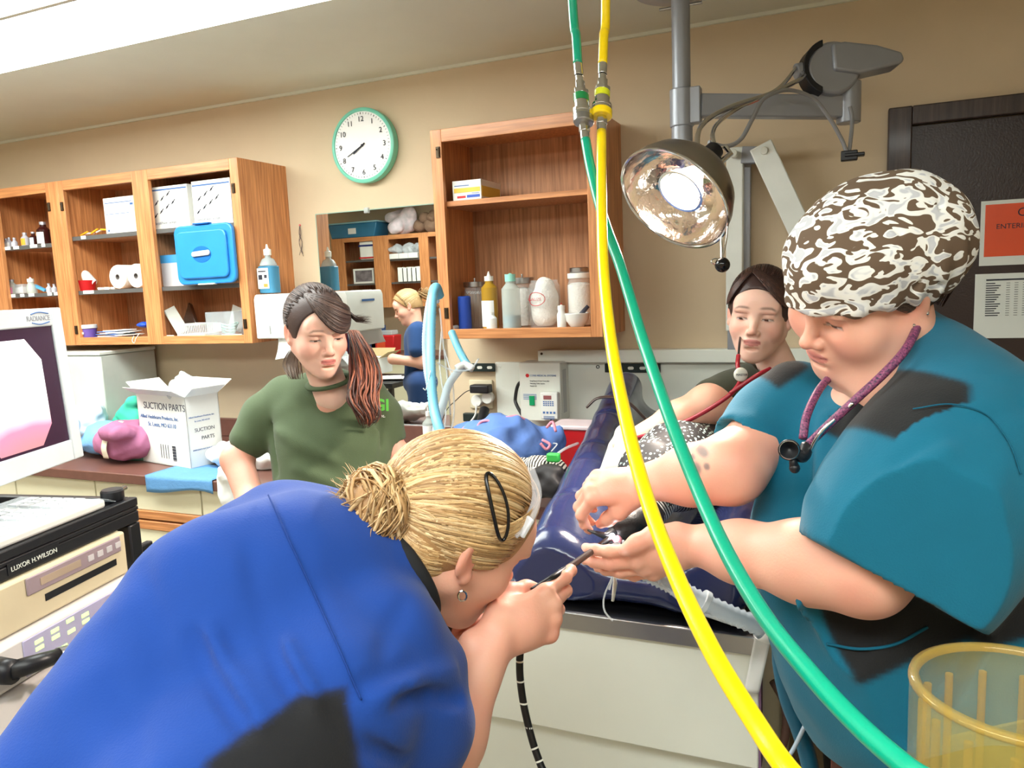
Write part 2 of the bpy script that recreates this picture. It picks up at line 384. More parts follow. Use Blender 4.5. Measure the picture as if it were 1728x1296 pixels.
t, a, c = sheet(1646, 463, 0, 571, 'laminated white notice with a printed table, under the orange one')
b = MB(); b.box((a[0] + .03, yy, a[2] - .022), (a[0] + .36, yy + .001, a[2] - .017))
for i in range(15):
    z = a[2] - .032 - i * .0072; b.box((a[0] + .03, yy, z), (a[0] + .055 + .02 * ((i * 7) % 4) / 4, yy + .001, z + .003))
    for k in range(6): b.box((a[0] + .085 + k * .022, yy, z + .001), (a[0] + .095 + k * .022, yy + .0008, z + .0022))
part('printed_table', b, M_ink, t)
t, a, c = sheet(1686, 614, 0, 700, 'white laminated notice on the door, lowest of three and half hidden')
b = MB()
for i in range(6): b.box((a[0] + .02, yy, a[2] - .06 - i * .012), (a[0] + .2, yy + .001, a[2] - .057 - i * .012))
part('printed_lines', b, M_ink, t)

# ================================================================ wall cabinets
M_hinge = mat('old_bronze', (70, 58, 44), .4, .8)
def cabinet(label, x0, x1, bays, z0, z1, yf, yw, shelves, hinges, edge, lab=(), right_panel=True):
    t = thing('wall_cabinet', label, 'wall cabinet', ((x0 + x1) / 2, yw, z0)); s = 1 if yw > yf else -1; fy = yf + s * .02
    def B(b, xa, ya, za, xb, yb, zb): b.box((min(xa, xb), min(ya, yb), za), (max(xa, xb), max(ya, yb), zb))
    b = MB()
    for x in (x0, x1 - .015): B(b, x, fy, z0, x + .015, yw, z1)
    B(b, x0 + .015, fy, z0 + .012, x1 - .015, yw, z0 + .03); B(b, x0 + .015, fy, z1 - .02, x1 - .015, yw, z1 - .002); part('carcass', b, M_oak, t)
    b = MB(); B(b, x0 + .015, yw - s * .008, z0 + .03, x1 - .015, yw - s * .002, z1 - .02)
    for i in range(len(bays) - 1): m = (bays[i][1] + bays[i + 1][0]) / 2; B(b, m - .008, fy, z0 + .03, m + .008, yw - s * .008, z1 - .02)
    part('back_panel', b, M_oakin, t)
    xs = [x0] + [q for p in bays for q in p] + [x1]
    for i in range(0, len(xs), 2): b = MB(); B(b, xs[i], yf, z0, xs[i + 1], fy, z1); part('stile', b, M_oak, t, bevel=.0015)
    for xa, xb in bays:
        for (za, zb) in ((z1 - .045, z1), (z0, z0 + .036)): b = MB(); B(b, xa, yf + s * .0004, za, xb, fy, zb); part('rail', b, M_oakx, t, bevel=.0015)
    for (bi, z) in shelves:
        xa, xb = bays[bi]; b = MB(); B(b, xa - .03, yf + s * .035, z - .017, xb + .03, yw - s * .01, z); o = part('shelf', b, M_oakin, t)
        b = MB(); B(b, xa - .02, yf + s * .021, z - .018, xb + .02, yf + s * .0345, z + .0005); part('edge_strip', b, edge, o)
    for (x, z) in hinges:
        b = MB(); b.box((x - .008, -.004, z - .02), (x + .008, .003, z + .02), c=(0, yf, 0)); b.cyl((x + .004, yf - .004, z - .016), (x + .004, yf - .004, z + .016), .004, 8); b.ball((x - .004, yf - .005, z + .01), .003, 8); part('hinge', b, M_hinge, t)
    for (x, w, z) in lab:
        b = MB(); B(b, x, yf + s * .0185, z - .014, x + w, yf + s * .0205, z + .001); part('shelf_label', b, M_paper, t)
    return t
S1, S2, S0 = 1.855, 1.602, 1.386
def lx(px, py): return float(pY(px, py, YF)[0])
cabinet('open oak wall cabinet at far left holding medicine vials', -3.86, -3.339, [(-3.787, -3.425)], 1.347, 2.112, YF, YW, [(0, S1 - .02), (0, S2)], [(-3.41, 2.0)], M_shelfgrey,
        [(lx(2, 422), .04, S1 - .02), (lx(16, 418), .04, S1 - .02), (lx(44, 414), .05, S1 - .02), (lx(63, 410), .025, S1 - .02), (lx(12, 496), .03, S2), (lx(27, 494), .03, S2), (lx(41, 492), .04, S2), (lx(73, 490), .03, S2), (lx(84, 489), .04, S2)])
cabinet('open two-bay oak wall cabinet stuffed with cartons, rolls and a blue-lidded box', -3.337, -2.267, [(-3.305, -2.868), (-2.772, -2.312)], 1.347, 2.112, YF, YW,
        [(0, S1), (1, S1), (0, S2), (1, S2)], [(-3.322, 1.995), (-3.322, 1.42), (-2.297, 1.99), (-2.297, 1.43)], M_shelfgrey,
        [(lx(134, 491), .07, S2), (lx(274, 570), .05, 1.385), (lx(323, 571), .06, 1.385), (lx(369, 567), .11, 1.385), (lx(130, 396), .03, S1)])
cabinet('single open oak wall cabinet to the right of the round clock', -1.366, -.735, [(-1.322, -.777)], 1.355, 2.115, YF, YW, [(0, 1.86)], [(-1.336, 2.035), (-1.336, 1.452)], M_oakx)

# ================================================================ counter and base cabinets
M_ctop = mat('brown_laminate', (108, 72, 62), .35, var=.08, vscale=30)
M_cream = mat('cream_laminate', (232, 226, 196), .4, var=.02)
ZT = .87
b = MB(); b.box((XL + .01, 2.10, ZT - .04), (-.78, YW - .002, ZT)); b.box((XL + .01, YW - .022, ZT), (-.78, YW - .002, ZT + .09)); single('worktop', b, M_ctop, 'long brown laminate worktop running under the wall cabinets', 'worktop', bevel=.004)
xs = [XL + .02, -4.2, float(pY(24, 800, 2.13)[0]), float(pY(166, 820, 2.13)[0]) - .02, float(pY(338, 830, 2.13)[0]), float(pY(338, 830, 2.13)[0]) + .62, -.79]
for i in range(len(xs) - 1):
    xa, xb = xs[i], xs[i + 1]
    t = thing('base_cabinet', ['cream base cabinet hidden at the far left under the worktop', 'cream base cabinet left of the monitor cart', 'cream base cabinet behind the monitor cart', 'cream base cabinet under the white suction parts carton', 'cream base cabinet behind the woman in green', 'cream base cabinet beside the treatment table'][i], 'base cabinet', ((xa + xb) / 2, 2.45, 0))
    part('carcass', MB().box((xa + .002, 2.16, .09), (xb - .002, YW - .003, ZT - .041)).box((xa + .002, 2.22, 0), (xb - .002, YW - .003, .09)), M_cream, t)
    part('drawer_front', MB().box((xa + .004, 2.13, .72), (xb - .004, 2.159, ZT - .045)), M_cream, t, bevel=.002)
    part('pull_rail', MB().box((xa + .004, 2.122, .685), (xb - .004, 2.159, .719)), M_oakx, t, bevel=.004)
    part('pull_rail', MB().box((xa + .004, 2.122, .642), (xb - .004, 2.159, .678)), M_oakx, t, bevel=.004)
    part('door', MB().box((xa + .004, 2.13, .11), (xb - .004, 2.159, .64)), M_cream, t, bevel=.002)

# ================================================================ clock
cl = pY(614, 246, YW - .03); t = thing('wall_clock', 'round white wall clock with a mint green rim above the mirror', 'clock', (cl[0], YW, cl[2] - .15))
M_mint = mat('mint_rim', (120, 205, 180), .35); M_face = mat('clock_face', (246, 246, 244), .5, var=0)
R = .152; yc = YW - .045
part('case', MB().lathe([(R - .004, 0), (R, .004), (R + .001, .04), (R - .004, .0435), (R - .012, .044), (R - .014, .038), (0.001, .036)], (cl[0], YW - .001, cl[2]), 64, (0, -1, 0)), M_mint, t)
part('dial', MB().lathe([(R - .0145, 0), (R - .0145, .002), (0.001, .002)], (cl[0], YW - .038, cl[2]), 64, (0, -1, 0)), M_face, t)
yc = YW - .0425
for n in range(1, 13):
    a = n * PI / 6; s_ = .03; text(str(n), (cl[0] + .108 * math.sin(a), yc, cl[2] + .108 * math.cos(a) - .011), (1, 0, 0), (0, 0, 1), s_, M_ink, t, 'numeral', 'CENTER')
b = MB()
for n in range(60):
    a = n * PI / 30; d = V(math.sin(a), 0, math.cos(a)); p = V(cl[0], yc, cl[2]); w = .0012 if n % 5 == 0 else .0005; q = V(d[2], 0, -d[0]) * w
    b.slab(p + d * .126 - q, d * .007, q * 2, (0, .001, 0))
part('minute_marks', b, M_ink, t)
for (an, ln, w, nm) in ((math.radians(242), .10, .0016, 'minute_hand'), (math.radians(236), .07, .0028, 'hour_hand')):
    d = V(math.sin(an), 0, math.cos(an)); q = V(d[2], 0, -d[0]) * w; part(nm, MB().slab(V(cl[0], yc - .002, cl[2]) - q - d * .015, d * ln, q * 2, (0, .001, 0)), M_ink, t)
part('hub', MB().cyl((cl[0], yc - .004, cl[2]), (cl[0], yc, cl[2]), .005), M_ink, t)

# ================================================================ mirror
M_mir = mat('silvered_glass', (228, 232, 230), .0, 1, var=0)
mx0, mx1, mz0, mz1 = -2.116, -1.505, .962, 1.888
t = thing('wall_mirror', 'frameless rectangular wall mirror between the clock and the worktop', 'mirror', ((mx0 + mx1) / 2, YW, mz0))
part('glass', MB().box((mx0, YW - .008, mz0), (mx1, YW - .0015, mz1)), M_mir, t)
part('edge', MB().box((mx0 - .004, YW - .0085, mz0 - .001), (mx0 - .0002, YW - .001, mz1)).box((mx0 - .004, YW - .0085, mz1 + .0002), (mx1, YW - .001, mz1 + .004)), mat('green_glass_edge', (150, 175, 160), .2), t)
part('clip', MB().box((-1.862, YW - .016, mz1 - .012), (-1.84, YW - .001, mz1 + .012)), M_clear, t, bevel=.002)
part('bottom_channel', MB().box((mx0, YW - .016, mz0 - .018), (-1.40, YW - .001, mz0 - .001)), M_steel, t, bevel=.001)
# ================================================================ treatment table
TX0, TX1, TY0, TZ = -.722, -.112, 1.335, .91
M_tabw = mat('white_enamel_panel', (228, 232, 222), .3, var=.015)
t = thing('treatment_table', 'white panelled treatment table with a stainless steel top', 'treatment table', ((TX0 + TX1) / 2, 2.08, 0))
pz = float(pY(1000, 1250, TY0)[2])
part('cabinet_body', MB().box((TX0 + .015, TY0 + .05, .08), (TX1 - .004, YW - .012, TZ - .05)), M_tabw, t)
part('front_panel', MB().box((TX0 + .006, TY0 + .012, pz), (TX1 - .006, TY0 + .045, TZ - .034)), M_tabw, t, bevel=.003)
part('edge_band', MB().box((TX1 - .006, TY0 + .012, pz), (TX1 - .002, TY0 + .046, TZ - .034)), mat('plum_edging', (120, 88, 122), .4), t)
b = MB(); b.box((TX0, TY0 + .012, TZ - .033), (TX1, YW - .012, TZ - .012)); part('steel_top', b, M_steel, t, bevel=.002)
b = MB(); b.box((TX0, TY0, TZ - .034), (TX1, TY0 + .011, TZ)); b.box((TX0, TY0 + .0112, TZ - .0115), (TX0 + .012, YW - .012, TZ)); b.box((TX1 - .012, TY0 + .0112, TZ - .0115), (TX1, YW - .012, TZ)); part('raised_lip', b, M_steel, t, bevel=.002)
part('kick_base', MB().box((TX0 + .05, TY0 + .12, 0), (TX1 - .05, YW - .02, .08)), M_black, t)

# examination lamp on a ceiling pole
PY_ = 2.3; pc = pY(1150, 140, PY_); px_, d0 = pc[0], 2.25
t = thing('examination_lamp', 'grey ceiling-mounted examination lamp with a polished dome reflector', 'examination lamp', (px_, PY_, ZC))
part('ceiling_canopy', MB().lathe([(.17, 0), (.165, -.03), (.13, -.065), (.06, -.085), (.03, -.09), (0, -.09)], (px_, PY_, ZC - .001), 40), M_grey, t)
zb = float(pY(1152, 255, PY_)[2]); part('pole', MB().cyl((px_, PY_, zb), (px_, PY_, ZC - .09), .026, 24).cyl((px_, PY_, zb), (px_, PY_, zb + .12), .03, 24), M_grey, t)
part('pole_end', MB().cyl((px_, PY_, zb - .018), (px_, PY_, zb - .001), .022, 20), M_hinge, t)
part('set_screw', MB().cyl((px_ - .06, PY_, ZC - .11), (px_ + .06, PY_, ZC - .11), .004, 8), M_steel, t)
za = float(pY(1160, 180, PY_)[2]); eA = pD(1432, 181, 2.2)
part('pole_collar', MB().cyl((px_, PY_, za - .055), (px_, PY_, za + .05), .034, 24).box((-.0, -.02, -.05), (.055, .02, .05), c=(px_, PY_, za)), M_grey, t, bevel=.003)
A0 = V(px_ + .03, PY_, za); dA = nrm(eA - A0); n_ = nrm(np.cross(dA, (0, 0, 1)))
Rm = np.array([dA, n_, np.cross(n_, dA) * -1]).T; Rm[:, 2] = np.cross(Rm[:, 0], Rm[:, 1])
L_ = np.linalg.norm(eA - A0); part('horizontal_arm', MB().box((.02, -.02, -.032), (L_ - .02, .02, .032), Rm, A0), M_grey, t, bevel=.005)
part('arm_pivot', MB().cyl(eA - V(0, 0, .045), eA + V(0, 0, .07), .033, 24), M_grey, t, bevel=.003)
# joint housing: disc with tapered cover
hc = pD(1400, 118, 2.17)
rt = cdir(1, 0, 0); upv = cdir(0, 1, 0); tw = cdir(0, 0, 1)
part('joint_housing', MB().prism([(.075 * math.cos(a) + .005, .075 * math.sin(a)) for a in np.linspace(0, 2 * PI, 28, endpoint=False)], hc - tw * .022, rt, upv, tw * .044), M_grey, t, bevel=.008)
part('joint_disc', MB().prism([(.080 * math.cos(a) - .004, .080 * math.sin(a)) for a in np.linspace(1.9, 4.38, 18)] + [(.080 * math.cos(a) + .010, .066 * math.sin(a)) for a in np.linspace(4.2, 2.08, 16)], hc - tw * .027, rt, upv, tw * .054), M_black, t, bevel=.002)
cv = [(-.005, .062), (.03, .068), (.12, .058), (.19, .038), (.198, .018), (.19, .006), (.07, -.022), (.0, -.012)]
part('arm_cover', MB().prism(cv, hc - tw * .034, rt, upv, tw * .068), M_grey, t, bevel=.012, seg=3)
part('arm_stub', MB().cyl(hc + rt * -.07 - upv * .0, hc - rt * .098 - upv * .005, .022, 20), M_grey, t, bevel=.003)
# dome
ld = 1.75; dc = pD(1136, 338, ld); e1 = pD(1050, 292, ld + .03); e2 = pD(1222, 396, ld - .03)
dax = nrm(cdir(.50, .84, .0) * .90 + cdir(0, 0, -1) * .36)        # axis pointing up and away from the bulb
maj = nrm(e2 - e1); dax = nrm(dax - maj * (dax @ maj)); RD = np.linalg.norm(e2 - e1) / 2
prof = [(RD, 0), (RD * 1.0, .006), (RD * .97, .03), (RD * .86, .065), (RD * .66, .098), (RD * .42, .118), (.03, .128), (0, .13)]
M_dome = mat('satin_aluminium', (170, 166, 160), .28, 1, var=.05); M_refl = mat('polished_reflector', (235, 228, 224), .1, 1, var=.12, vscale=6, bump=.25, bscale=25)
part('dome', MB().lathe(prof, dc, 48, dax), M_dome, t, smooth=3)
part('reflector', MB().lathe([(r * .975, z * .94 + .002) for r, z in prof[:-1]] + [(.001, .12)], dc, 48, dax), M_refl, t, smooth=3)
part('rim', MB().lathe([(RD + .0035 * math.cos(a), .0035 * math.sin(a)) for a in np.linspace(0, 2 * PI, 9)], dc, 48, dax), M_chrome, t)
M_bulb = mat('lit_bulb', (255, 226, 200), .4, var=0, emit=38)
part('bulb_collar', MB().lathe([(.05, .05), (.055, .045), (.058, .03), (.052, .03), (.046, .046)], dc, 32, dax), M_chrome, t)
part('bulb', MB().lathe([(0, .028), (.03, .03), (.043, .038), (.04, .06), (.02, .1), (0, .1)], dc, 32, dax), M_bulb, t, smooth=3)
top = dc + dax * .128
part('dome_neck', MB().lathe([(.042, -.004), (.04, .012), (.026, .02), (.022, .06), (.016, .066), (0, .066)], top, 24, dax), M_black, t)
part('yoke', MB().tube([top + dax * .0 + rt * .035, top + dax * .045 + rt * .045, top + dax * .07 + rt * .02], .007, 10).tube([top - rt * .02 + dax * .02, top + dax * .05 - rt * .03, top + dax * .075 + rt * .02], .003, 8), M_chrome, t)
pts = spline([top + dax * .02 - rt * .02, pD(1182, 215, 1.85), pD(1230, 182, 1.95), pD(1300, 158, 2.05), pD(1355, 130, 2.13), hc - rt * .09], 8)
part('spring_arm', MB().tube(pts, .0065, 10), M_chrome, t)
part('spring_arm', MB().tube(spline([top + rt * .035 + dax * .02, pD(1203, 222, 1.87), pD(1240, 186, 1.97), pD(1310, 152, 2.06), hc - rt * .09 + upv * .012], 8), .0055, 10), M_chrome, t)
M_cable = mat('grey_cable', (140, 140, 142), .5)
part('cable', MB().tube(spline([pD(1196, 240, 1.85), pD(1225, 247, 1.87), pD(1250, 235, 1.9), pD(1270, 200, 1.95), pD(1290, 166, 2.02), pD(1330, 152, 2.08), pD(1372, 166, 2.12), pD(1400, 200, 2.14), pD(1420, 235, 2.15), pD(1431, 258, 2.15), pD(1436, 230, 2.16), pD(1438, 200, 2.17), pD(1434, 180, 2.17)], 8), .0055, 8), M_cable, t)
part('cable_clamp', MB().box((-.022, -.012, -.014), (.022, .012, .014), c=pD(1433, 263, 2.15)).box((-.012, -.016, -.004), (.04, .016, .006), c=pD(1433, 263, 2.15)), M_black, t, bevel=.003)
part('wire_loop', MB().tube(spline([pD(1197, 290, 1.7), pD(1220, 305, 1.7), pD(1228, 345, 1.7), pD(1226, 400, 1.7), pD(1219, 435, 1.7)], 8), .0022, 8), M_chrome, t)
part('knob_stem', MB().tube([pD(1217, 400, 1.7), pD(1218, 440, 1.7)], .003, 8), M_chrome, t)
part('ball_knob', MB().ball(pD(1219, 447, 1.7), .017, 24), mat('glossy_black', (14, 14, 16), .08), t, smooth=3)
part('split_ring', MB().tube([pD(1207, 441, 1.7) + rt * .009 * math.cos(a) + upv * .006 * math.sin(a) for a in np.linspace(0, 2 * PI, 16)], .0014, 6), M_chrome, t)
ll = bpy.data.lights.new('exam_bulb_light', 'SPOT'); ll.energy = LAMP_W * 9; ll.color = (1, .9, .8); ll.shadow_soft_size = .05; ll.spot_size = 1.9; ll.spot_blend = .6
lo = bpy.data.objects.new('exam_bulb_light', ll); COL.objects.link(lo); lo.parent = t; lp = dc - dax * .002; lo.location = Vector(lp) - WP[t.name]
lo.rotation_euler = Vector(-dax).to_track_quat('-Z', 'Y').to_euler()

# white swing arm on the wall
M_arm = mat('white_arm_enamel', (226, 229, 222), .35)
ya = YW - .06
t = thing('swing_arm', 'white double-jointed swing arm folded against the tan wall', 'swing arm', (pY(1242, 400, ya)[0], YW, float(pY(1240, 560, ya)[2])))
def flatbar(nm, p, q, w, dep, m, bev=.004):
    p = np.asarray(p, float); q = np.asarray(q, float); d = nrm(q - p); s_ = nrm(np.cross(d, (0, 1, 0))); part(nm, MB().slab(p - s_ * w / 2 - V(0, dep / 2, 0), s_ * w, q - p, (0, dep, 0)), m, t, bevel=bev)
flatbar('upright_link', pY(1241, 250, ya), pY(1240, 558, ya), .056, .05, M_arm)
flatbar('rear_link', pY(1260, 262, ya + .03), pY(1258, 558, ya + .03), .03, .03, M_grey, .002)
flatbar('joint_plate', pY(1252, 262, ya - .02), pY(1282, 262, ya - .02), .055, .03, M_grey, .002)
flatbar('slanted_link', pY(1284, 246, ya - .04), pY(1370, 430, ya - .04), .075, .05, M_arm)
for p in ((1237, 258), (1289, 254), (1240, 550)): q = pY(*p, ya - .07); part('joint_cap', MB().cyl(q, q + V(0, .05, 0), .013, 20), M_offwhite, t, bevel=.002)
flatbar('wall_post', pY(1241, 556, YW - .03), pY(1241, 590, YW - .03), .05, .05, M_grey)

# white wall panel, rail above it and slotted strips
P0 = pY(835, 612, YW - .02); P1x = .08
t = thing('backing_board', 'white equipment backing board on the wall behind the treatment table', 'wall board', (-.6, YW, .96))
part('panel', MB().box((P0[0], YW - .02, ZT + .092), (P1x, YW - .001, 1.236)), M_tabw, t, bevel=.003)
q = pY(1009, 619, YW - .021); part('screw_cap', MB().lathe([(.0045, 0), (.007, 0), (.007, .003), (.0045, .003)], q, 20, (0, -1, 0)), M_black, t)
q = pY(843, 619, YW - .021); part('screw_cap', MB().cyl(q, q - V(0, .002, 0), .005), M_offwhite, t)
t = thing('rail_channel', 'long white metal rail channel running along the wall above the panel', 'rail', (-.5, YW, 1.24))
part('channel', MB().box((float(pY(908, 598, YW - .05)[0]), YW - .055, 1.2385), (.12, YW - .001, 1.287)), M_tabw, t, bevel=.003)
q = pY(914, 597, YW - .056); part('end_screw', MB().cyl(q, q + V(0, -.002, 0), .005), M_hinge, t)
for (xa, xb, nm) in ((776, 834, 'black slotted mounting strip left of the white panel'), (1020, 1114, 'black slotted mounting strip behind the blue vinyl pad')):
    A = pY(xa, 611, YW - .03); Bq = pY(xb, 611, YW - .03); z1 = 1.232; z0 = 1.198
    t = thing('slotted_strip', nm, 'mounting strip', ((A[0] + Bq[0]) / 2, YW, z0)); part('strip', MB().box((A[0], YW - .03, z0), (Bq[0], YW - .0205, z1)), mat('dark_green_metal', (34, 46, 44), .4, .3), t, bevel=.002)
    for k in range(3):
        x = Bq[0] - .022 - k * .045
        if x > A[0] + .01: part('slot', MB().prism([(.014 * np.sign(math.cos(a)) * .4 + .006 * math.cos(a), .006 * math.sin(a)) for a in np.linspace(0, 2 * PI, 16, endpoint=False)], (x, YW - .0305, (z0 + z1) / 2), (1, 0, 0), (0, 0, 1), (0, .0008, 0)), M_offwhite, t)

# heater control box
A = pY(875, 612, YW - .12); Bq = pY(948, 712, YW - .12)
t = thing('control_box', 'white medical control box with a green switch and clipped remote', 'control box', (A[0] + .1, YW, Bq[2]))
bw = Bq[0] - A[0]; part('housing', MB().box((A[0], YW - .12, Bq[2]), (Bq[0], YW - .021, A[2])), M_offwhite, t, bevel=.004)
part('side_vents', MB().box((Bq[0] - .0005, YW - .095, Bq[2] + .03), (Bq[0] + .001, YW - .055, A[2] - .03)), mat('vent_grey', (188, 190, 188), .5), t)
yb_ = YW - .1215; part('logo', MB().lathe([(0, 0), (.008, 0), (.008, .001), (0, .001)], (A[0] + .035, yb_ + .0015, A[2] - .05), 6, (0, -1, 0)), M_red, t)
text('CORE MEDICAL SYSTEMS', (A[0] + .047, yb_, A[2] - .053), (1, 0, 0), (0, 0, 1), .0095, M_inkblue, t)
for i, s_ in enumerate(('SurgiTherm II Heat Controller', 'Warming Table System', 'Model CH')): text(s_, (A[0] + .045, yb_, A[2] - .073 - i * .01), (1, 0, 0), (0, 0, 1), .0065, M_ink, t)
b = MB()
for i in range(4): b.box((A[0] + .015, yb_, A[2] - .125 - i * .006), (A[0] + .07, yb_ + .001, A[2] - .123 - i * .006))
part('warning_lines', b, M_inkblue, t)
part('switch', MB().box((A[0] + .04, yb_ - .004, Bq[2] + .062), (A[0] + .062, yb_, Bq[2] + .1)), mat('green_switch', (0, 130, 80), .25, emit=.25), t, bevel=.002)
rx = pY(911, 662, YW - .15); rb = pY(940, 708, YW - .15)
rm = part('remote', MB().box((rx[0], YW - .15, rb[2]), (rb[0] + .004, YW - .1225, rx[2])), M_white, t, bevel=.004); yr = YW - .1512
part('display', MB().box((rx[0] + .014, yr, rx[2] - .027), (rx[0] + .046, yr + .001, rx[2] - .012)), mat('dim_red_display', (150, 90, 92), .3), rm)
b = MB()
for r_ in range(3):
    for k in range(5): b.box((rx[0] + .012 + k * .009, yr, rx[2] - .038 - r_ * .007), (rx[0] + .018 + k * .009, yr + .001, rx[2] - .034 - r_ * .007))
for k in range(4): b.box((rx[0] + .01 + k * .014, yr, rx[2] - .082), (rx[0] + .018 + k * .014, yr + .001, rx[2] - .074))
for k in range(3): b.box((rx[0] + .012, yr, rx[2] - .094 - k * .005), (rx[0] + .056, yr + .001, rx[2] - .092 - k * .005))
part('buttons', b, M_inkblue, rm)
part('remote_cord', MB().tube(spline([(rb[0] - .03, YW - .135, rb[2]), (rb[0] - .03, YW - .14, rb[2] - .03), (rb[0] - .06, YW - .15, rb[2] - .06)], 6), .003, 8), M_black, t)
part('power_cord', MB().tube(spline([(A[0] + .002, YW - .06, A[2] - .075), (A[0] - .03, YW - .06, A[2] - .095), (A[0] - .045, YW - .06, A[2] - .15), (A[0] - .035, YW - .07, Bq[2] + .05), (A[0] + .01, YW - .09, Bq[2] - .02), (A[0] + .02, YW - .1, ZT + .03)], 8), .007, 10), M_black, t)

# electrical outlets with chargers
A = pY(791, 641, YW - .012); Bq = pY(832, 690, YW - .012)
t = thing('wall_outlet', 'beige double outlet plate crowded with plugs beside the white panel', 'outlet', ((A[0] + Bq[0]) / 2, YW, Bq[2]))
part('plate', MB().box((A[0], YW - .012, Bq[2]), (Bq[0], YW - .0005, A[2])), mat('beige_plate', (218, 208, 178), .4), t, bevel=.003)
q = pY(812, 656, YW - .06); part('power_adapter', MB().box((-.045, -.02, -.017), (.04, .028, .017), c=q), M_black, t, bevel=.006)
for (x, y) in ((803, 677), (821, 672)): q = pY(x, y, YW - .05); part('plug', MB().lathe([(0, 0), (.022, 0), (.026, .008), (.022, .034), (0, .034)], q, 20, (0, 1, 0)), M_white, t)
part('adapter_cord', MB().tube(spline([pY(797, 657, YW - .05), pY(785, 662, YW - .05), pY(770, 675, YW - .04), pY(755, 690, YW - .04), pY(745, 712, YW - .05)], 6), .0018, 6), M_black, t)
part('plug_cord', MB().tube(spline([pY(804, 683, YW - .06), pY(802, 700, YW - .07), pY(794, 712, YW - .08)], 6), .004, 8), M_white, t)
part('lower_strip', MB().box((A[0] - .03, YW - .025, Bq[2] - .055), (P0[0], YW - .001, Bq[2] - .02)), mat('dark_green_metal', (34, 46, 44), .4), t, bevel=.003)
part('black_plug', MB().cyl(pY(812, 715, YW - .12), pY(818, 690, YW - .06), .02, 16), M_black, t, bevel=.003)

# ================================================================ gas hoses with couplings
def hose(name, label, col, pts, r, couplings):
    t = thing(name, label, 'hose', pts[0] + V(0, 0, 0)); t.location = Vector(pts[0]); WP[t.name] = Vector(pts[0])
    m = mat(name + '_rubber', col, .3, var=.04, vscale=30, coat=.35, bump=.04, bscale=500)
    part('tubing', MB().tube(spline(pts, 10), r, 16), m, t, smooth=3)
    return t, m
HR = .0078
Yp = [V(*pD(1022, 0, 1.28)), pD(1019, 60, 1.27), pD(1017, 108, 1.26)]
Yp = [Yp[0] + V(.01, 0, .42)] + Yp
t, my = hose('yellow_hose', 'glossy yellow gas hose sweeping from the ceiling down to the lower right', (250, 214, 0), Yp, HR, 0)
part('tubing', MB().tube(spline([pD(1015, 222, 1.22), pD(1015, 330, 1.13), pD(1018, 450, 1.04), pD(1030, 570, .95), pD(1052, 690, .86), pD(1088, 830, .77), pD(1138, 965, .68), pD(1205, 1105, .595), pD(1275, 1220, .54), pD(1330, 1300, .50), pD(1420, 1400, .47), pD(1420, 1400, .47) + V(.015, .015, -.08), pD(1420, 1400, .47) + V(.02, .04, -.25), V(.10, .55, .55), V(.12, .62, .08)], 12), HR, 18), my, t, smooth=3)
def coupling(t, a, b, band, m2):
    d = nrm(b - a); L = np.linalg.norm(b - a)
    segs = [(0, .16, .0075), (.17, .24, .0065), (.24, .36, .009), (.36, .42, .0135), (.43, .5, .012), (.51, .62, .0125), (.62, .66, .0165), (.66, .78, .0165)]
    b_ = MB()
    for i, (u, v, r) in enumerate(segs):
        if i in (4,): continue
        b_.cyl(a + d * u * L, a + d * v * L, r, 6 if i in (2, 3) else 24)
    b_.cyl(a + d * .79 * L, a + d * L, .0078, 20); b_.cyl(a + d * .82 * L, a + d * .9 * L, .0095, 6)
    part('metal_coupling', b_, M_chrome, t, bevel=.0006); part('marker_band', MB().cyl(a + d * .42 * L, a + d * .51 * L, .0128, 24), band, t)
    part('lock_ring', MB().cyl(a + d * .69 * L, a + d * .79 * L, .0168, 28), m2, t, bevel=.002)
coupling(t, pD(1017, 108, 1.26), pD(1015, 222, 1.22), mat('yellow_green_band', (215, 220, 40), .3), my)
Gp = [pD(966, 0, 1.28) + V(-.01, 0, .42), pD(966, 0, 1.28), pD(972, 60, 1.27), pD(975, 108, 1.26)]
t, mg = hose('green_hose', 'glossy sea green gas hose crossing behind the yellow one', (0, 158, 124), Gp, HR, 0)
mgb = mat('green_band', (30, 130, 70), .3)
coupling(t, pD(975, 108, 1.26), pD(988, 236, 1.22), mgb, M_steel)
part('tubing', MB().tube(spline([pD(988, 236, 1.22), pD(998, 290, 1.19), pD(1020, 375, 1.14), pD(1047, 450, 1.09), pD(1085, 575, 1.0), pD(1128, 700, .9), pD(1175, 820, .82), pD(1225, 930, .74), pD(1290, 1040, .66), pD(1370, 1140, .59), pD(1450, 1225, .54), pD(1530, 1295, .5), pD(1640, 1380, .46), pD(1640, 1380, .46) + V(.015, .015, -.08), pD(1640, 1380, .46) + V(.02, .03, -.25), V(.15, .50, .55), V(.17, .56, .08)], 12), HR, 18), mg, t, smooth=3)
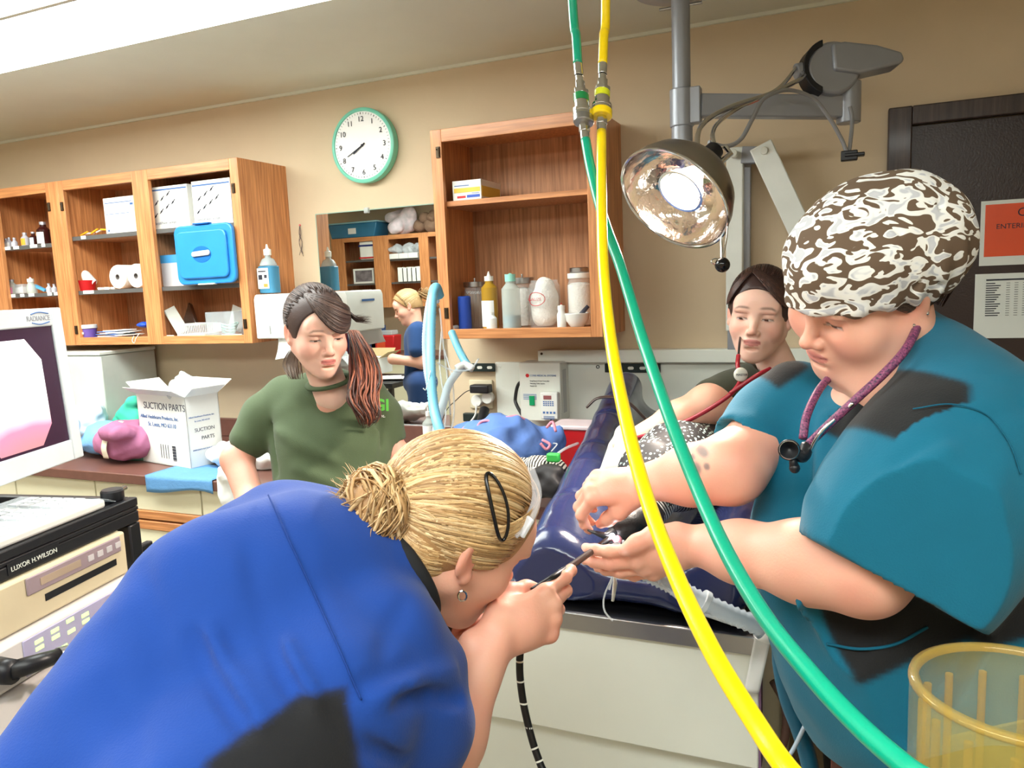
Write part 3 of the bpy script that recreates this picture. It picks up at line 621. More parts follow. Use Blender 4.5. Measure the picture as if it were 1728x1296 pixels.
# ================================================================ people
def basis(f, u):
    f = cdir(*f); u = np.array(cdir(*u)); u = nrm(u - f * (u @ f)); return np.array([np.cross(f, u), f, u]).T
def headT(o, B, sc):
    return lambda P: np.asarray(o) + (np.asarray(P) * sc) @ B.T
SK = (228, 172, 148)
def head_sdf(neck, fat=0.0, ear=True, jawout=0.0, nr=.052, smile=0):
    s = SDF((-.125, -.15, -.27), (.125, .15, .14), .0026)
    s.ell((0, -.008, .035), (.073 + fat * .3, .098, .084), k=0)
    s.ell((0, .03, -.02), (.060 + fat * .8, .062, .082), k=.03)
    for q in (-1, 1):
        s.cone((q * (.05 + fat), .0, -.045), (q * .012, .066, -.094), .022 + fat, .019 + fat * .3, k=.03)
        s.ell((q * (.037 + fat * .7), .058, -.033), (.026 + fat, .027 + fat * .5, .026 + fat), k=.025)
    s.ell((0, .074, -.1), (.018, .016, .015), k=.018); s.ell((0, .035, -.085), (.035 + fat, .04, .024 + fat * .9), k=.03)
    s.ell((0, .078, .03), (.052, .016, .03), k=.03)
    for q in (-1, 1):
        s.ell((q * .032, .1, .0), (.019, .016, .0135), k=.016, mode='sub')
        s.ell((q * .03, .088, .0175), (.02, .008, .0055), k=.01)
        s.ell((q * .0315, .0745, -.001), (.0155, .0135, .0125), k=.003)
        s.ell((q * .0315, .0755, .0035), (.0168, .0142, .0105), k=.0015)
    s.cone((0, .082, .012), (0, .108, -.03), .0075, .0085, k=.012); s.ell((0, .1095, -.033), (.0105, .0105, .009), k=.006)
    for q in (-1, 1): s.ell((q * .0115, .1, -.0375), (.0065, .009, .0068), k=.005); s.ell((q * .006, .104, -.0445), (.0035, .006, .004), k=.002, mode='sub')
    s.ell((0, .08, -.064), (.028, .02, .02), k=.02)
    s.ell((0, .0962, -.0580), (.018, .0055, .0040), k=.005); s.ell((0, .0945, -.0665), (.0145, .006, .0044), k=.005)
    s.cone((-.022, .0965, -.0622), (0, .106, -.0622), .0014, .0016, k=.003, mode='sub'); s.cone((.022, .0965, -.0622), (0, .106, -.0622), .0014, .0016, k=.003, mode='sub')
    s.ell((0, .092, -.079), (.014, .006, .004), k=.008, mode='sub')
    if ear:
        for q in (-1, 1):
            R = np.array([[math.cos(.4 * q), -math.sin(.4 * q), 0], [math.sin(.4 * q), math.cos(.4 * q), 0], [0, 0, 1]])
            s.ell((q * (.077 + fat * .4), -.008, -.003), (.0065, .0165, .0285), R, k=.005); s.ell((q * (.0845 + fat * .4), -.003, .002), (.0055, .0105, .0185), R, k=.003, mode='sub')
            s.ell((q * (.076 + fat * .4), .002, -.028), (.006, .008, .01), k=.006)
    nk = np.asarray(neck, float); s.cone((0, -.028, -.045), nk, nr, nr * 1.08, k=.03)
    if fat: s.ell((0, .03, -.105), (.045, .045, .03), k=.03)
    return s.mesh()
def head_paint(brow=(110, 80, 62), lips=(196, 110, 105), blush=.0, op=0.0, gaze=0.0):
    def f(P, C):
        ax = np.abs(P[:, 0]); y, z = P[:, 1], P[:, 2]; Q = np.stack([ax, y, z], 1)
        C = mixc(C, .55 * gauss(Q, (.043, .06, -.03), (.022, .04, .022)) * (1 + blush) + .5 * gauss(Q, (0, .112, -.034), (.012, .012, .012)), (226, 140, 122))
        C = mixc(C, .6 * gauss(Q, (.08, -.005, 0), (.012, .03, .035)), (222, 128, 108))
        m = (y > .085) & (np.abs(z + .0625) < .0090 * np.sqrt(np.clip(1 - (ax / .0215) ** 2, 0, 1)))
        C = mixc(C, m * .75, lips); C = mixc(C, (y > .085) * (ax < .02) * np.exp(-((z + .0622) / .0012) ** 2) * .7, (120, 52, 50))
        arc = .021 + .005 * np.cos((ax - .03) / .02) - .004 * np.clip((ax - .04) / .012, 0, 1)
        C = mixc(C, (y > .05) * np.exp(-((z - arc) / .0030) ** 2) * (1 / (1 + np.exp((ax - .05) / .002))) / (1 + np.exp((.014 - ax) / .002)) * .8, brow)
        par = np.clip(1 - ((ax - .0315) / .0135) ** 2, 0, 1)
        if op:
            inn = (y > .06) * (z < -.0045 + op * .75 * par) * (z > -.0062 - op * .6 * par) * (par > 0); C = mixc(C, inn * .9, (226, 214, 208))
            xi = P[:, 0] - np.sign(P[:, 0]) * .0315 + gaze; C = mixc(C, inn * (xi * xi + (z + .0055) ** 2 < .0052 ** 2), (52, 36, 28))
            C = mixc(C, (y > .06) * (par > 0) * np.exp(-((z - (-.0045 + op * .75 * par)) / .0013) ** 2) * .85, (46, 32, 28))
        lash = (-.0045 - .0035 * (1 - ((ax - .0315) / .0145) ** 2)) if not op else (-.0062 - op * .6 * par)
        C = mixc(C, (y > .06) * (np.abs(ax - .0315) < .0155) * np.exp(-((z - lash) / (.0019 if not op else .001)) ** 2) * (.9 if not op else .4), (50, 34, 30))
        C = mixc(C, (y > .06) * np.exp(-((z - (.0105)) / .0013) ** 2) * (np.abs(ax - .0315) < .014) * .45, (150, 96, 80))
        return C
    return f
HC = V(0, -.008, .032); HRAD = V(.082, .108, .094)
def hair_shell(cut1=((0, .06, .066), (0, .86, -.51)), cut2=((0, -.02, -.035), (0, .18, -1)), grow=0.0, extra=None):
    s = SDF((-.14, -.16, -.14), (.14, .15, .16), .003); s.ell(HC, HRAD + grow, k=0); s.ell((0, -.045, -.02), (.066 + grow, .06, .06), k=.03)
    s.halfspace(*cut1); s.halfspace(*cut2)
    if extra: extra(s)
    return s.mesh()
class Strands:
    def __init__(s): s.mb = MB(); s.c = []
    def add(s, pts, r, col, taper=True, flat=.45, seg=5, up=None):
        n = len(pts); t = np.linspace(0, 1, n); rr = r * (np.minimum(1, .45 + 3 * t) * np.minimum(1, .15 + 3.5 * (1 - t)) if taper else np.ones(n))
        s.mb.tube(pts, rr, seg, flat=flat, up=up); c = np.array(lin(col)[:3]) * (.75 + .5 * rng.random()); s.c.append(np.tile(c, (n * seg, 1)))
    def cols(s): return np.vstack(s.c)
def onskull(d, k=1.0):
    d = nrm(d); r1 = 1 / np.sqrt(((d / HRAD) ** 2).sum()); r2 = V(.069, .063, .063); o = (HC - V(0, -.045, -.02)) / r2; e = d / r2; a = e @ e; b = o @ e; q = b * b - a * (o @ o - 1)
    if q > 0: r1 = max(r1, (-b + math.sqrt(q)) / a)
    return HC + d * r1 * k
def sweep(T, S, root, tgt, n, k0, k1, r, cols, mid=None, wav=0):
    pts = []
    for t in np.linspace(0, 1, n):
        if mid is None: d = nrm(root) * (1 - t) + nrm(tgt) * t
        else: d = nrm(root) * (1 - t) ** 2 + nrm(mid) * 2 * t * (1 - t) + nrm(tgt) * t * t
        pts.append(onskull(d, lerp(k0, k1, t) + .03 * math.sin(PI * t) + wav * math.sin(9 * t)))
    P = T(np.array(pts)); S.add(P, r, cols[rng.integers(len(cols))], up=nrm(P[0] - T(HC)))
M_hair = attr_mat('hair', .42, bump=.15, bscale=500, var=.12, vscale=60)
M_dark = mat('black_cloth', (26, 26, 28), .85, var=.1, bump=.1, bscale=300)

def hand(s, W, D, N, right, curls, sc=1.0, thumb=None, nails=None, spread=(.06, .02, -.03, -.09), fat=1.0, k=.004):
    D = nrm(D); N = nrm(N - D * (N @ D)); T = np.cross(N, D) * (1 if right else -1); P = lambda d, n, t: W + (D * d + N * n + T * t) * sc
    off = (.027, .009, -.010, -.027); kd = (.086, .090, .085, .076); kn = (0, .003, .001, -.003)
    s.cone(W - D * .03, P(.012, 0, 0), .024 * sc * fat, .023 * sc * fat, k=.01, ax=N, sq=.72)
    for i in range(4):
        s.cone(P(.005, 0, off[i] * .55), P(kd[i], kn[i], off[i]), .0155 * sc * fat, .0112 * sc * fat, k=.012)
        s.ell(P(kd[i], kn[i] + .003, off[i]), (.0105 * sc * fat,) * 3, k=.008)
    s.ell(P(.045, -.008, 0), (.026 * sc * fat,) * 3, k=.02)
    tips = []
    L = ((.042, .026, .021), (.046, .029, .022), (.042, .027, .021), (.034, .021, .018)); R_ = (.0098, .0088, .0078, .0062)
    for i in range(4):
        p = P(kd[i], kn[i], off[i]); th = 0; fr = (1, 1.02, .98, .86)[i] * sc * fat
        for j in range(3):
            th += math.radians(curls[i][j]); d = nrm(D * math.cos(th) - N * math.sin(th) + T * spread[i] * (1.5 if j == 0 else .6))
            q = p + d * L[i][j] * sc; s.cone(p, q, R_[j] * fr, R_[j + 1] * fr, k=k)
            if j < 2: s.ell(q, (R_[j + 1] * fr * 1.06,) * 3, k=.003)
            p = q
        nn = nrm(N * math.cos(th) + D * math.sin(th)); s.ell(p - d * .004 * sc + nn * .0042 * fr, (.0052 * sc,) * 3, k=.002); tips.append((p, d, nn))
    tp = thumb or [(.018, -.006, .026), (.052, -.012, .05), (.082, -.016, .058), (.108, -.02, .06)]
    q = [P(*a) for a in tp]; s.chain(q, [.019 * sc * fat, .0125 * sc * fat, .0108 * sc * fat, .0082 * sc * fat], k=.012); d = nrm(q[3] - q[2]); tips.append((q[3], d, nrm(N - d * (N @ d))))
    if nails is not None:
        for (p, d, nn) in tips: nails.append((p + nn * .006 * sc - d * .001, .0055 * sc))
    return tips
def nail_paint(nails, extra=None):
    def f(P, C):
        n = np.sin(P[:, 0] * 61) * np.sin(P[:, 1] * 57 + 1) * np.sin(P[:, 2] * 49 + 2); C = mixc(C, .18 + .22 * n, (222, 134, 116))
        for (c, r) in nails: C = mixc(C, 1.2 * gauss(P, c, r), (240, 196, 184))
        if extra: C = extra(P, C)
        return C
    return f
def limb(lo, hi, res=.003): return SDF(np.minimum(lo, hi), np.maximum(lo, hi), res)
def bb(pts, m=.1):
    a = np.array(pts); return a.min(0) - m, a.max(0) + m
def S(x, y, d, rpx): return pD(x, y, d), rpx * d / FOC
def chainS(s, L, k=.04):
    q = [S(*a) for a in L]; s.chain([a for a, _ in q], [r for _, r in q], k=k)
def legs(parent, hip, dx, col, fwd=(0, 1, 0), r=.095, name='trousers'):
    hip = V(*hip); dx = V(*dx) ; fw = nrm(V(*fwd)); s = SDF(*bb([hip + (0, 0, .05), (hip[0], hip[1], 0)], .32), .011); ft = []
    s.ell(hip, (r * 1.6, r * 1.4, r * 1.3), k=.0)
    for q in (-1, 1):
        h = hip + dx * q; kn = V(h[0], h[1], .48) + fw * .03; an = V(h[0], h[1], .07); s.cone(h, kn, r, r * .7, k=.05); s.cone(kn, an, r * .7, r * .62, k=.02); ft.append(an)
    m = Multi().sculpt(s.mesh(), col); part(name, m, M_cloth, parent, cols=m.cols(), smooth=3)
    for an in ft:
        s = SDF(*bb([an, an + fw * .2], .12), .008); a = V(an[0], an[1], .035); s.cone(a - fw * .04, a + fw * .14, .04, .034, k=0); s.cone(a - fw * .03, a - fw * .02 + V(0, 0, .05), .04, .04, k=.02); s.halfspace((0, 0, .002), (0, 0, -1))
        m = Multi().sculpt(s.mesh(), (60, 60, 64)); part('shoe', m, M_cloth, parent, cols=m.cols(), smooth=3)

def on_surface(Vv, x, y, lift=.0006):      # nearest cloth point along a line of sight, for laying seams on the cloth
    q = Vv - CAM; d = q @ CF; u = 864 + FOC * (q @ CR) / d; v = 648 - FOC * (q @ CU) / d; m = np.where((np.abs(u - x) < 9) & (np.abs(v - y) < 9) & (d > .1))[0]
    return pD(x, y, d[m].min() if len(m) else 1.0) + CF * 0 - CF * lift
def seam(Vv, pts, m, parent, r=.0009):
    P = spline([on_surface(Vv, *p) for p in spline([V(*p) for p in pts], 5)], 2); part('seam', MB().tube(P, r, 6), m, parent, smooth=3)
# ---------------------------------------------------------------- woman in royal blue scrubs holding the scope
def person_blue():
    hip = V(-.52, .24, .93)
    t = thing('person', 'woman in royal blue scrubs bending forward with blonde bun, holding a black scope', 'person', (hip[0], hip[1], 0), group=None)
    B = basis((.75, -.40, -.50), (.45, .87, .06)); O = pD(764, 893, .98); T = headT(O, B, 1.0)
    nb = pD(655, 975, .93); inv = (nb - O) @ B
    body = Multi()
    body.sculpt(head_sdf(tuple(inv), nr=.05), SK, T, head_paint())
    # right arm
    el, wr = pD(705, 1345, .87), pD(836, 1076, .97); sh = pD(640, 1110, .82); nails = []
    s = limb(*bb([el, wr, sh], .14), res=.0028); s.chain([sh, el], [.05, .042], k=.02); mid = lerp(el, wr, .35); s.chain([el, mid, wr], [.043, .041, .026], k=.03)
    hand(s, wr, cdir(.84, .24, -.48), cdir(.42, .12, .90), True, [(14, 24, 14), (34, 60, 35), (48, 65, 35), (60, 70, 40)], 1.0, nails=nails, thumb=[(.018, -.008, .024), (.05, -.03, .036), (.078, -.036, .03), (.1, -.035, .02)])
    body.sculpt(s.mesh(), SK, None, nail_paint(nails))
    # left hand near the chin
    nails = []; wr2 = pD(716, 1108, 1.06); s = limb(*bb([wr2, pD(790, 1030, 1.0)], .1), res=.0028); s.cone(pD(600, 1230, 1.02), wr2, .035, .025, k=.01)
    hand(s, wr2, cdir(.45, .85, -.15), cdir(-.6, .25, .7), False, [(35, 60, 40), (40, 65, 40), (45, 60, 40), (50, 60, 40)], .95, nails=nails)
    body.sculpt(s.mesh(), SK, None, nail_paint(nails))
    s = SDF(*bb([nb, hip, pD(400, 1100, .8)], .1), .01); s.chain([nb, pD(450, 1100, .84), hip + V(0, 0, .0)], [.045, .07, .05], k=.04)
    body.sculpt(s.mesh(), SK)
    part('body', body, M_skin, t, cols=body.cols(), smooth=3, label='bare arms, neck and face turned away')
    # top
    P = [pD(640, 960, .92), pD(60, 1420, .62), pD(700, 1200, .78), pD(560, 850, 1.05), pD(-60, 1250, .72)]
    s = SDF(*bb(P, .16), .0048)
    chainS(s, [(648, 968, .93, 92), (530, 990, .90, 150), (405, 1060, .85, 182), (290, 1180, .79, 158), (180, 1300, .73, 142), (50, 1430, .68, 150)], .05)
    chainS(s, [(575, 925, 1.0, 82), (480, 935, .98, 105), (370, 1010, .93, 112), (250, 1160, .86, 92)], .05)
    chainS(s, [(640, 1100, .82, 95), (560, 1180, .77, 130), (430, 1300, .72, 150), (300, 1400, .66, 170)], .05)
    chainS(s, [(648, 1080, .83, 92), (685, 1185, .83, 84), (700, 1230, .84, 86), (690, 1290, .845, 84)], .03)   # sleeve
    s.cone(pD(655, 1080, .85), pD(735, 1120, .87), .045, .030, k=.03)
    # folds
    pre = s.mesh()[0]
    for pts, am, w in ((((325, 1070), (345, 1120), (415, 1230)), .013, .008), (((350, 1060), (372, 1110), (440, 1215)), -.006, .010), (((455, 1085), (470, 1125), (508, 1190)), .013, .007), (((480, 1075), (500, 1120), (535, 1180)), -.005, .009), (((775, 1180), (720, 1172), (670, 1185)), .013, .008), (((700, 1120), (650, 1135), (600, 1160)), .006, .009),
        (((765, 1130), (700, 1150), (640, 1180)), -.006, .012), (((560, 1205), (600, 1250), (680, 1285)), .010, .009), (((240, 960), (270, 1050), (260, 1160)), .004, .014), (((420, 930), (440, 1010), (455, 1080)), .004, .012), (((690, 1010), (660, 1060), (650, 1110)), .005, .012), (((190, 1150), (220, 1220), (230, 1296)), .005, .012)):
        P3 = [on_surface(pre, *q) for q in pts]
        for i in range(len(P3) - 1): s.crease(P3[i], P3[i + 1], am * 1.7, w * .9)
    s.wrinkle(.0030, 26, 3, dirn=nrm(nb - hip)); s.wrinkle(.0012, 70, 5)
    s.cone(nb - nrm(nb - O) * .05, O, .055, .056, k=.01, mode='sub')
    hemA = pD(705, 1305, .86); ax = nrm(el - sh); s.cone(hemA, hemA + ax * .1, .056, .07, k=.004, mode='sub')
    cen, rr = pD(490, 1310, .66), .085
    def pt(Pv, C):
        sg = lambda v: 1 / (1 + np.exp(np.clip(v / .0012, -40, 40)))
        w = sg((Pv - pD(457, 1210, .66)) @ cdir(-.44, .90, 0)) * sg((Pv - pD(540, 1188, .66)) @ cdir(0, 1, 0)) * sg(-(Pv - pD(380, 1262, .66)) @ cdir(.72, .7, 0)) * sg((Pv - pD(580, 1240, .66)) @ cdir(1, .22, 0)); return mixc(C, w, (20, 20, 24))
    m = Multi().sculpt(s.mesh(), (9, 60, 142), None, pt); Vs = np.array(m.v); part('scrub_top', m, M_cloth, t, cols=m.cols(), smooth=3)
    ms_ = mat('blue_seam', (8, 52, 126), .9); seam(Vs, ((453, 835), (485, 905), (517, 972), (548, 1040), (575, 1100), (599, 1156), (610, 1180)), ms_, t)
    # neckband
    c = lerp(nb, O, .12); a = nrm(O - nb); u = nrm(np.cross(a, cdir(0, 0, 1))); w = np.cross(a, u)
    s2 = MB().tube([c + (u * math.cos(q) + w * math.sin(q)) * .062 for q in np.linspace(0, 2 * PI, 40)], .016, 10, cap=False, flat=.6); part('neckband', s2, M_dark, t, smooth=3)
    legs(t, hip + V(0, 0, -.04), (.07, .09, 0), (9, 60, 142), (.7, .7, 0))
    # hair
    base = [(200, 162, 112), (180, 140, 92), (214, 178, 128), (166, 128, 84), (222, 190, 144)]
    S_ = Strands(); tie = V(.03, -1, -.34)
    Hs = Multi().sculpt(hair_shell(((0, .078, .05), (0, .95, -.30)), ((0, -.02, -.045), (0, .10, -1)), grow=-.001), (176, 134, 88), T); S_.mb.add(Hs.v, Hs.f); S_.c.append(Hs.cols())
    for i in range(1500):
        a = rng.uniform(-1, 1) * PI * .98; x = math.sin(a); zc = math.cos(a)
        root = V(x * .95, .45 + .42 * max(0, zc) - .55 * (abs(x) > .75) * rng.random(), .1 + zc * .95 if zc > 0 else -.1 + zc * .75)
        if zc < -.2: root = V(x * .7, -.5 * rng.random() - .25, -.62 - .1 * rng.random())
        root = root + rng.normal(size=3) * .05
        if rng.random() < .6: root = root * (1 - .6 * rng.random()) + tie * .6 * rng.random()
        md = V(root[0] * 1.1, -.35, root[2] * .8 + .15)
        sweep(T, S_, root, tie + rng.normal(size=3) * .07, 14, .995 + .02 * rng.random(), 1.0, .0016 + .0012 * rng.random(), base, md)
    for i in range(800):
        q = rng.random()
        if q < .5: root = V(rng.uniform(.7, .97), rng.uniform(-.85, .1), rng.uniform(-1.1, -.3))
        elif q < .8: root = V(.93, rng.uniform(.35, .8), rng.uniform(-.55, .2))
        else: root = V(rng.uniform(-.5, .9), -.75, rng.uniform(-.95, -.6))
        root = nrm(root) + rng.normal(size=3) * .03; root = (root * (1 - .5 * rng.random()) + tie * .4 * rng.random()) if rng.random() < .4 else root
        sweep(T, S_, root, tie + rng.normal(size=3) * .06, 12, .995 + .03 * rng.random(), 1.0, .0017 + .0012 * rng.random(), base, V(root[0] * 1.05, (root[1] - 1) / 2, root[2] * .8 - .05))
    # fringe lock sweeping over the forehead side towards the ear
    for i in range(90):
        r0 = V(.15 + .1 * rng.random(), .72, .75 + .1 * rng.random()); tg = V(.95, .1 + .12 * rng.random(), -.05 + .25 * rng.random())
        sweep(T, S_, r0, tg, 14, 1.0, 1.06, .0028, base[:3], V(.75, 1.15, .5 + .3 * rng.random()))
    bc = pD(634, 858, .905); rt_ = cdir(1, 0, 0); uu = cdir(0, 1, 0); zz = cdir(0, 0, 1); tiep = pD(676, 862, .925)
    s = SDF(*bb([bc], .075), .0035); s.ell(bc, (.034, .034, .036)); s.cone(bc, tiep, .03, .022, k=.02); Hs = Multi().sculpt(s.mesh(), (176, 134, 88)); S_.mb.add(Hs.v, Hs.f); S_.c.append(Hs.cols())
    for i in range(330):
        n = nrm(nrm(B.T @ (bc - O)) * 1.3 + rng.normal(size=3) * .55); n = np.array([n @ (B.T @ rt_), n @ (B.T @ uu), n @ (B.T @ zz)]); a = nrm(np.cross(n, rng.normal(size=3))); b_ = np.cross(n, a); ph = rng.random() * 6; ln = rng.uniform(1.5, 3.6); R_ = .034 + .009 * rng.random(); pts = []
        for q in np.linspace(0, ln, 9): p = (a * math.cos(q + ph) + b_ * math.sin(q + ph)) * R_ * (1 + .12 * math.sin(3 * q)); pts.append(bc + rt_ * p[0] * 1.05 + uu * p[1] * 1.15 + zz * p[2])
        S_.add(pts, .0016 + .0014 * rng.random(), base[rng.integers(5)])
    for i in range(90):
        d = nrm(rt_ * rng.uniform(-1.3, .1) + uu * rng.uniform(-.9, 1) + zz * rng.uniform(-.5, 1)); e = nrm(rng.normal(size=3))
        S_.add([bc + d * (.03 + .03 * q) + e * .012 * math.sin(2.6 * q) * q for q in np.linspace(0, 1, 7)], .0007, base[rng.integers(5)])
    part('hair', S_.mb, M_hair, t, cols=S_.cols(), smooth=3, label='blonde hair in a messy bun')
    tl = nrm(bc - O); u = nrm(np.cross(tl, zz)); w = np.cross(tl, u)
    part('hair_tie', MB().tube([tiep + (u * math.cos(q) * .026 + w * math.sin(q) * .026) for q in np.linspace(0, 2 * PI, 30)], .0045, 8, cap=False), M_dark, t, smooth=3)
    # oval snap clip
    cc = T([onskull((.95, -.06, .42), 1.10)])[0]; n = nrm(cc - T([HC])[0]); a = nrm(cdir(.22, -1, 0) - n * (cdir(.22, -1, 0) @ n)); b_ = np.cross(n, a)
    part('hair_clip', MB().tube([cc + a * .041 * math.cos(q) + b_ * .0105 * math.sin(q) + n * (.004 - .010 * math.cos(q) ** 2) for q in np.linspace(0, 2 * PI, 40)], .0027, 8, cap=False, flat=.7), mat('clip_black', (16, 16, 18), .25), t, smooth=3)
    gp = [onskull(V(.25, .55, .95), 1.06), onskull(V(.55, .62, .7), 1.08), onskull(V(.8, .58, .42), 1.08), onskull(V(1, .45, .15), 1.06)]
    part('face_shield_band', MB().tube(T(np.array(spline(gp, 8))), .0065, 10, flat=.2), mat('shield_film', (225, 225, 232), .12, alpha=.3), t, smooth=3)
    part('band_buckle', MB().box((-.007, -.003, -.013), (.007, .003, .013), B @ np.eye(3), T([onskull(V(.9, .55, .3), 1.10)])[0]), mat('frosted_tab', (220, 220, 225), .3), t, bevel=.002)
    ep = T([(.083, .003, -.042)])[0]; part('earring', MB().tube([ep + rt_ * .005 * math.sin(q) + uu * .006 * (math.cos(q) - 1) for q in np.linspace(0, 2 * PI, 14)], .0012, 6, cap=False), M_chrome, t)
    return t
person_blue()

# ---------------------------------------------------------------- woman in the teal top and patterned cap
def person_teal():
    hip = V(.20, 1.12, .86)
    t = thing('person', 'woman in teal scrubs and brown-white patterned cap leaning over the treatment table', 'person', (hip[0], hip[1], 0))
    B = basis((-.84, -.48, .16), (-.36, .74, .52)); sc = 1.06; O = pD(1460, 484, 1.14); T = headT(O, B, sc)
    nb = pD(1505, 640, 1.15); inv = (nb - O) @ B / sc
    body = Multi(); skb = (236, 180, 156); body.sculpt(head_sdf(tuple(inv), fat=.011, nr=.062), skb, T, head_paint((150, 120, 95), (206, 120, 116), .5, op=.0022))
    nails = []
    sh, el, wr = pD(1600, 800, 1.0), pD(1458, 962, 1.0), pD(1172, 920, 1.19)
    s = limb(*bb([sh, el, wr, pD(1010, 930, 1.3)], .1), res=.0032); s.cone(sh, el, .06, .056, k=.03); s.chain([el, lerp(el, wr, .3), lerp(el, wr, .7), wr], [.055, .054, .042, .031], k=.03)
    hand(s, wr, cdir(-.90, -.36, -.20), cdir(.0, -.45, .88), False, [(18, 14, 8), (16, 16, 10), (16, 18, 12), (18, 20, 15)], 1.02, nails=nails, fat=1.12, thumb=[(.02, -.004, .026), (.05, .0, .043), (.078, .008, .046), (.1, .012, .044)])
    def tat2(P, C): return C
    body.sculpt(s.mesh(), skb, None, nail_paint(nails))
    nails = []; sh2, el2, wr2 = pD(1310, 715, 1.28), pD(1232, 792, 1.2), pD(1082, 815, 1.34)
    s = limb(*bb([sh2, el2, wr2, pD(1000, 890, 1.38)], .1), res=.0032); s.cone(sh2, el2, .055, .05, k=.03); s.chain([el2, lerp(el2, wr2, .4), wr2], [.052, .046, .031], k=.03)
    hand(s, wr2, cdir(-.92, -.12, -.15), cdir(-.30, .72, .62), True, [(52, 42, 15), (56, 45, 20), (52, 50, 25), (50, 50, 25)], 1.0, nails=nails, fat=1.12, thumb=[(.018, -.008, .024), (.045, -.03, .034), (.066, -.052, .03), (.082, -.074, .022)])
    paws = [pD(1193, 766, 1.16), pD(1179, 776, 1.18), pD(1195, 787, 1.16), pD(1182, 800, 1.17)]
    def tattoo(P, C):
        # paw print on the forearm
        for (x, y, rx, ry) in ((1192, 764, 6.5, 9.5), (1178, 774, 3.5, 6), (1194, 788, 4, 6), (1180, 794, 7, 12)):
            c = pD(x, y, 1.16); q = P - c; a = q @ CR; b_ = q @ CU; z = q @ CF; rr = 1.16 / FOC
            C = mixc(C, (np.abs(z) < .045) * .75 / (1 + np.exp((np.sqrt((a / (rx * rr)) ** 2 + (b_ / (ry * rr)) ** 2) - 1) / .12)), (88, 92, 96))
        return C
    body.sculpt(s.mesh(), skb, None, nail_paint(nails, tattoo))
    s = SDF(*bb([nb, hip, pD(1540, 900, 1.12)], .1), .012); s.chain([nb, pD(1540, 900, 1.18), pD(1580, 1150, 1.2)], [.06, .09, .09], k=.04); body.sculpt(s.mesh(), skb)
    s = SDF(*bb([nb, pD(1440, 740, 1.2)], .1), .005); s.cone(nb, pD(1440, 740, 1.22), .06, .07, k=.03); s.ell(pD(1450, 725, 1.22), (.06, .05, .06), k=.03); body.sculpt(s.mesh(), skb)
    part('body', body, M_skin, t, cols=body.cols(), smooth=3)
    # top
    s = SDF(*bb([pD(1300, 640, 1.3), pD(1250, 780, 1.28), pD(1720, 700, .98), pD(1750, 1300, 1.1), pD(1400, 1250, 1.2), pD(1700, 900, 1.5)], .17), .0058)
    chainS(s, [(1500, 735, 1.2, 115), (1505, 900, 1.2, 185), (1530, 1080, 1.16, 190), (1565, 1180, 1.14, 175)], .05)
    chainS(s, [(1395, 760, 1.25, 95), (1385, 900, 1.24, 95), (1400, 1010, 1.22, 95), (1455, 1130, 1.2, 110), (1480, 1200, 1.19, 105)], .05)
    chainS(s, [(1600, 690, 1.16, 100), (1690, 830, 1.14, 160), (1720, 1000, 1.12, 175), (1710, 1180, 1.1, 180)], .05)
    chainS(s, [(1345, 670, 1.29, 62), (1300, 715, 1.29, 66), (1262, 748, 1.25, 62)], .03)
    chainS(s, [(1560, 610, 1.14, 75), (1640, 740, 1.03, 118), (1590, 825, .99, 134), (1525, 915, .98, 134), (1480, 1010, .97, 122)], .09)
    s.cone(pD(1540, 560, 1.2), pD(1620, 650, 1.15), .045, .06, k=.03)
    ax = nrm(el - sh); hm = pD(1490, 985, .98); hc_ = pD(1490, 935, .98)
    # cut the big sleeve off at its hem without cutting the torso
    ah = cdir(-.46, -.88, 0); vh = cdir(.88, -.46, 0); hm = pD(1490, 978, .98)
    s.rbox(hm + ah * .09 - CF * .045, (.09, .16, .085), np.array([ah, vh, np.cross(ah, vh)]).T, rad=.004, k=.004, mode='sub')
    s.cone(hm - ah * .012, hm + ah * .1, .070, .074, k=.003, mode='sub')
    a2 = nrm(el2 - sh2); hm2 = pD(1252, 752, 1.26); s.cone(hm2 + a2 * .05, hm2 + a2 * .13, .07, .075, k=.003, mode='sub')
    s.cone(nb - nrm(nb - O) * .045, O, .064, .08, k=.01, mode='sub')
    # V neck
    s.cone(pD(1480, 640, 1.09), pD(1432, 735, 1.12), .035, .008, k=.01, mode='sub')
    for a, b_, am, w in (((1720, 690, .92), (1520, 790, .90), .009, .012), ((1420, 790, 1.07), (1395, 960, 1.10), .010, .012), ((1362, 690, 1.19), (1368, 900, 1.13), .010, .010), ((1720, 850, .90), (1600, 930, .84), .005, .012), ((1330, 690, 1.20), (1305, 900, 1.13), .007, .010), ((1690, 870, .95), (1590, 1010, .90), .012, .012), ((1490, 770, 1.0), (1410, 850, 1.03), .007, .010), ((1550, 1110, 1.0), (1690, 1190, .96), .005, .013)):
        s.crease(pD(*a), pD(*b_), am, w)
    for a, b_, am, w in (((1600, 760, .88), (1405, 875, .90), -.010, .014), ((1390, 700, 1.17), (1388, 900, 1.11), -.008, .011), ((1650, 660, .95), (1520, 750, .93), -.006, .013), ((1345, 700, 1.19), (1335, 880, 1.13), -.006, .010), ((1690, 780, .88), (1640, 930, .84), -.005, .015)):
        s.crease(pD(*a), pD(*b_), am, w)
    s.wrinkle(.0026, 26, 8, dirn=(0, 0, 1)); s.wrinkle(.001, 70, 9)
    s.halfspace(hip + V(0, 0, -.04), (0, 0, -1))
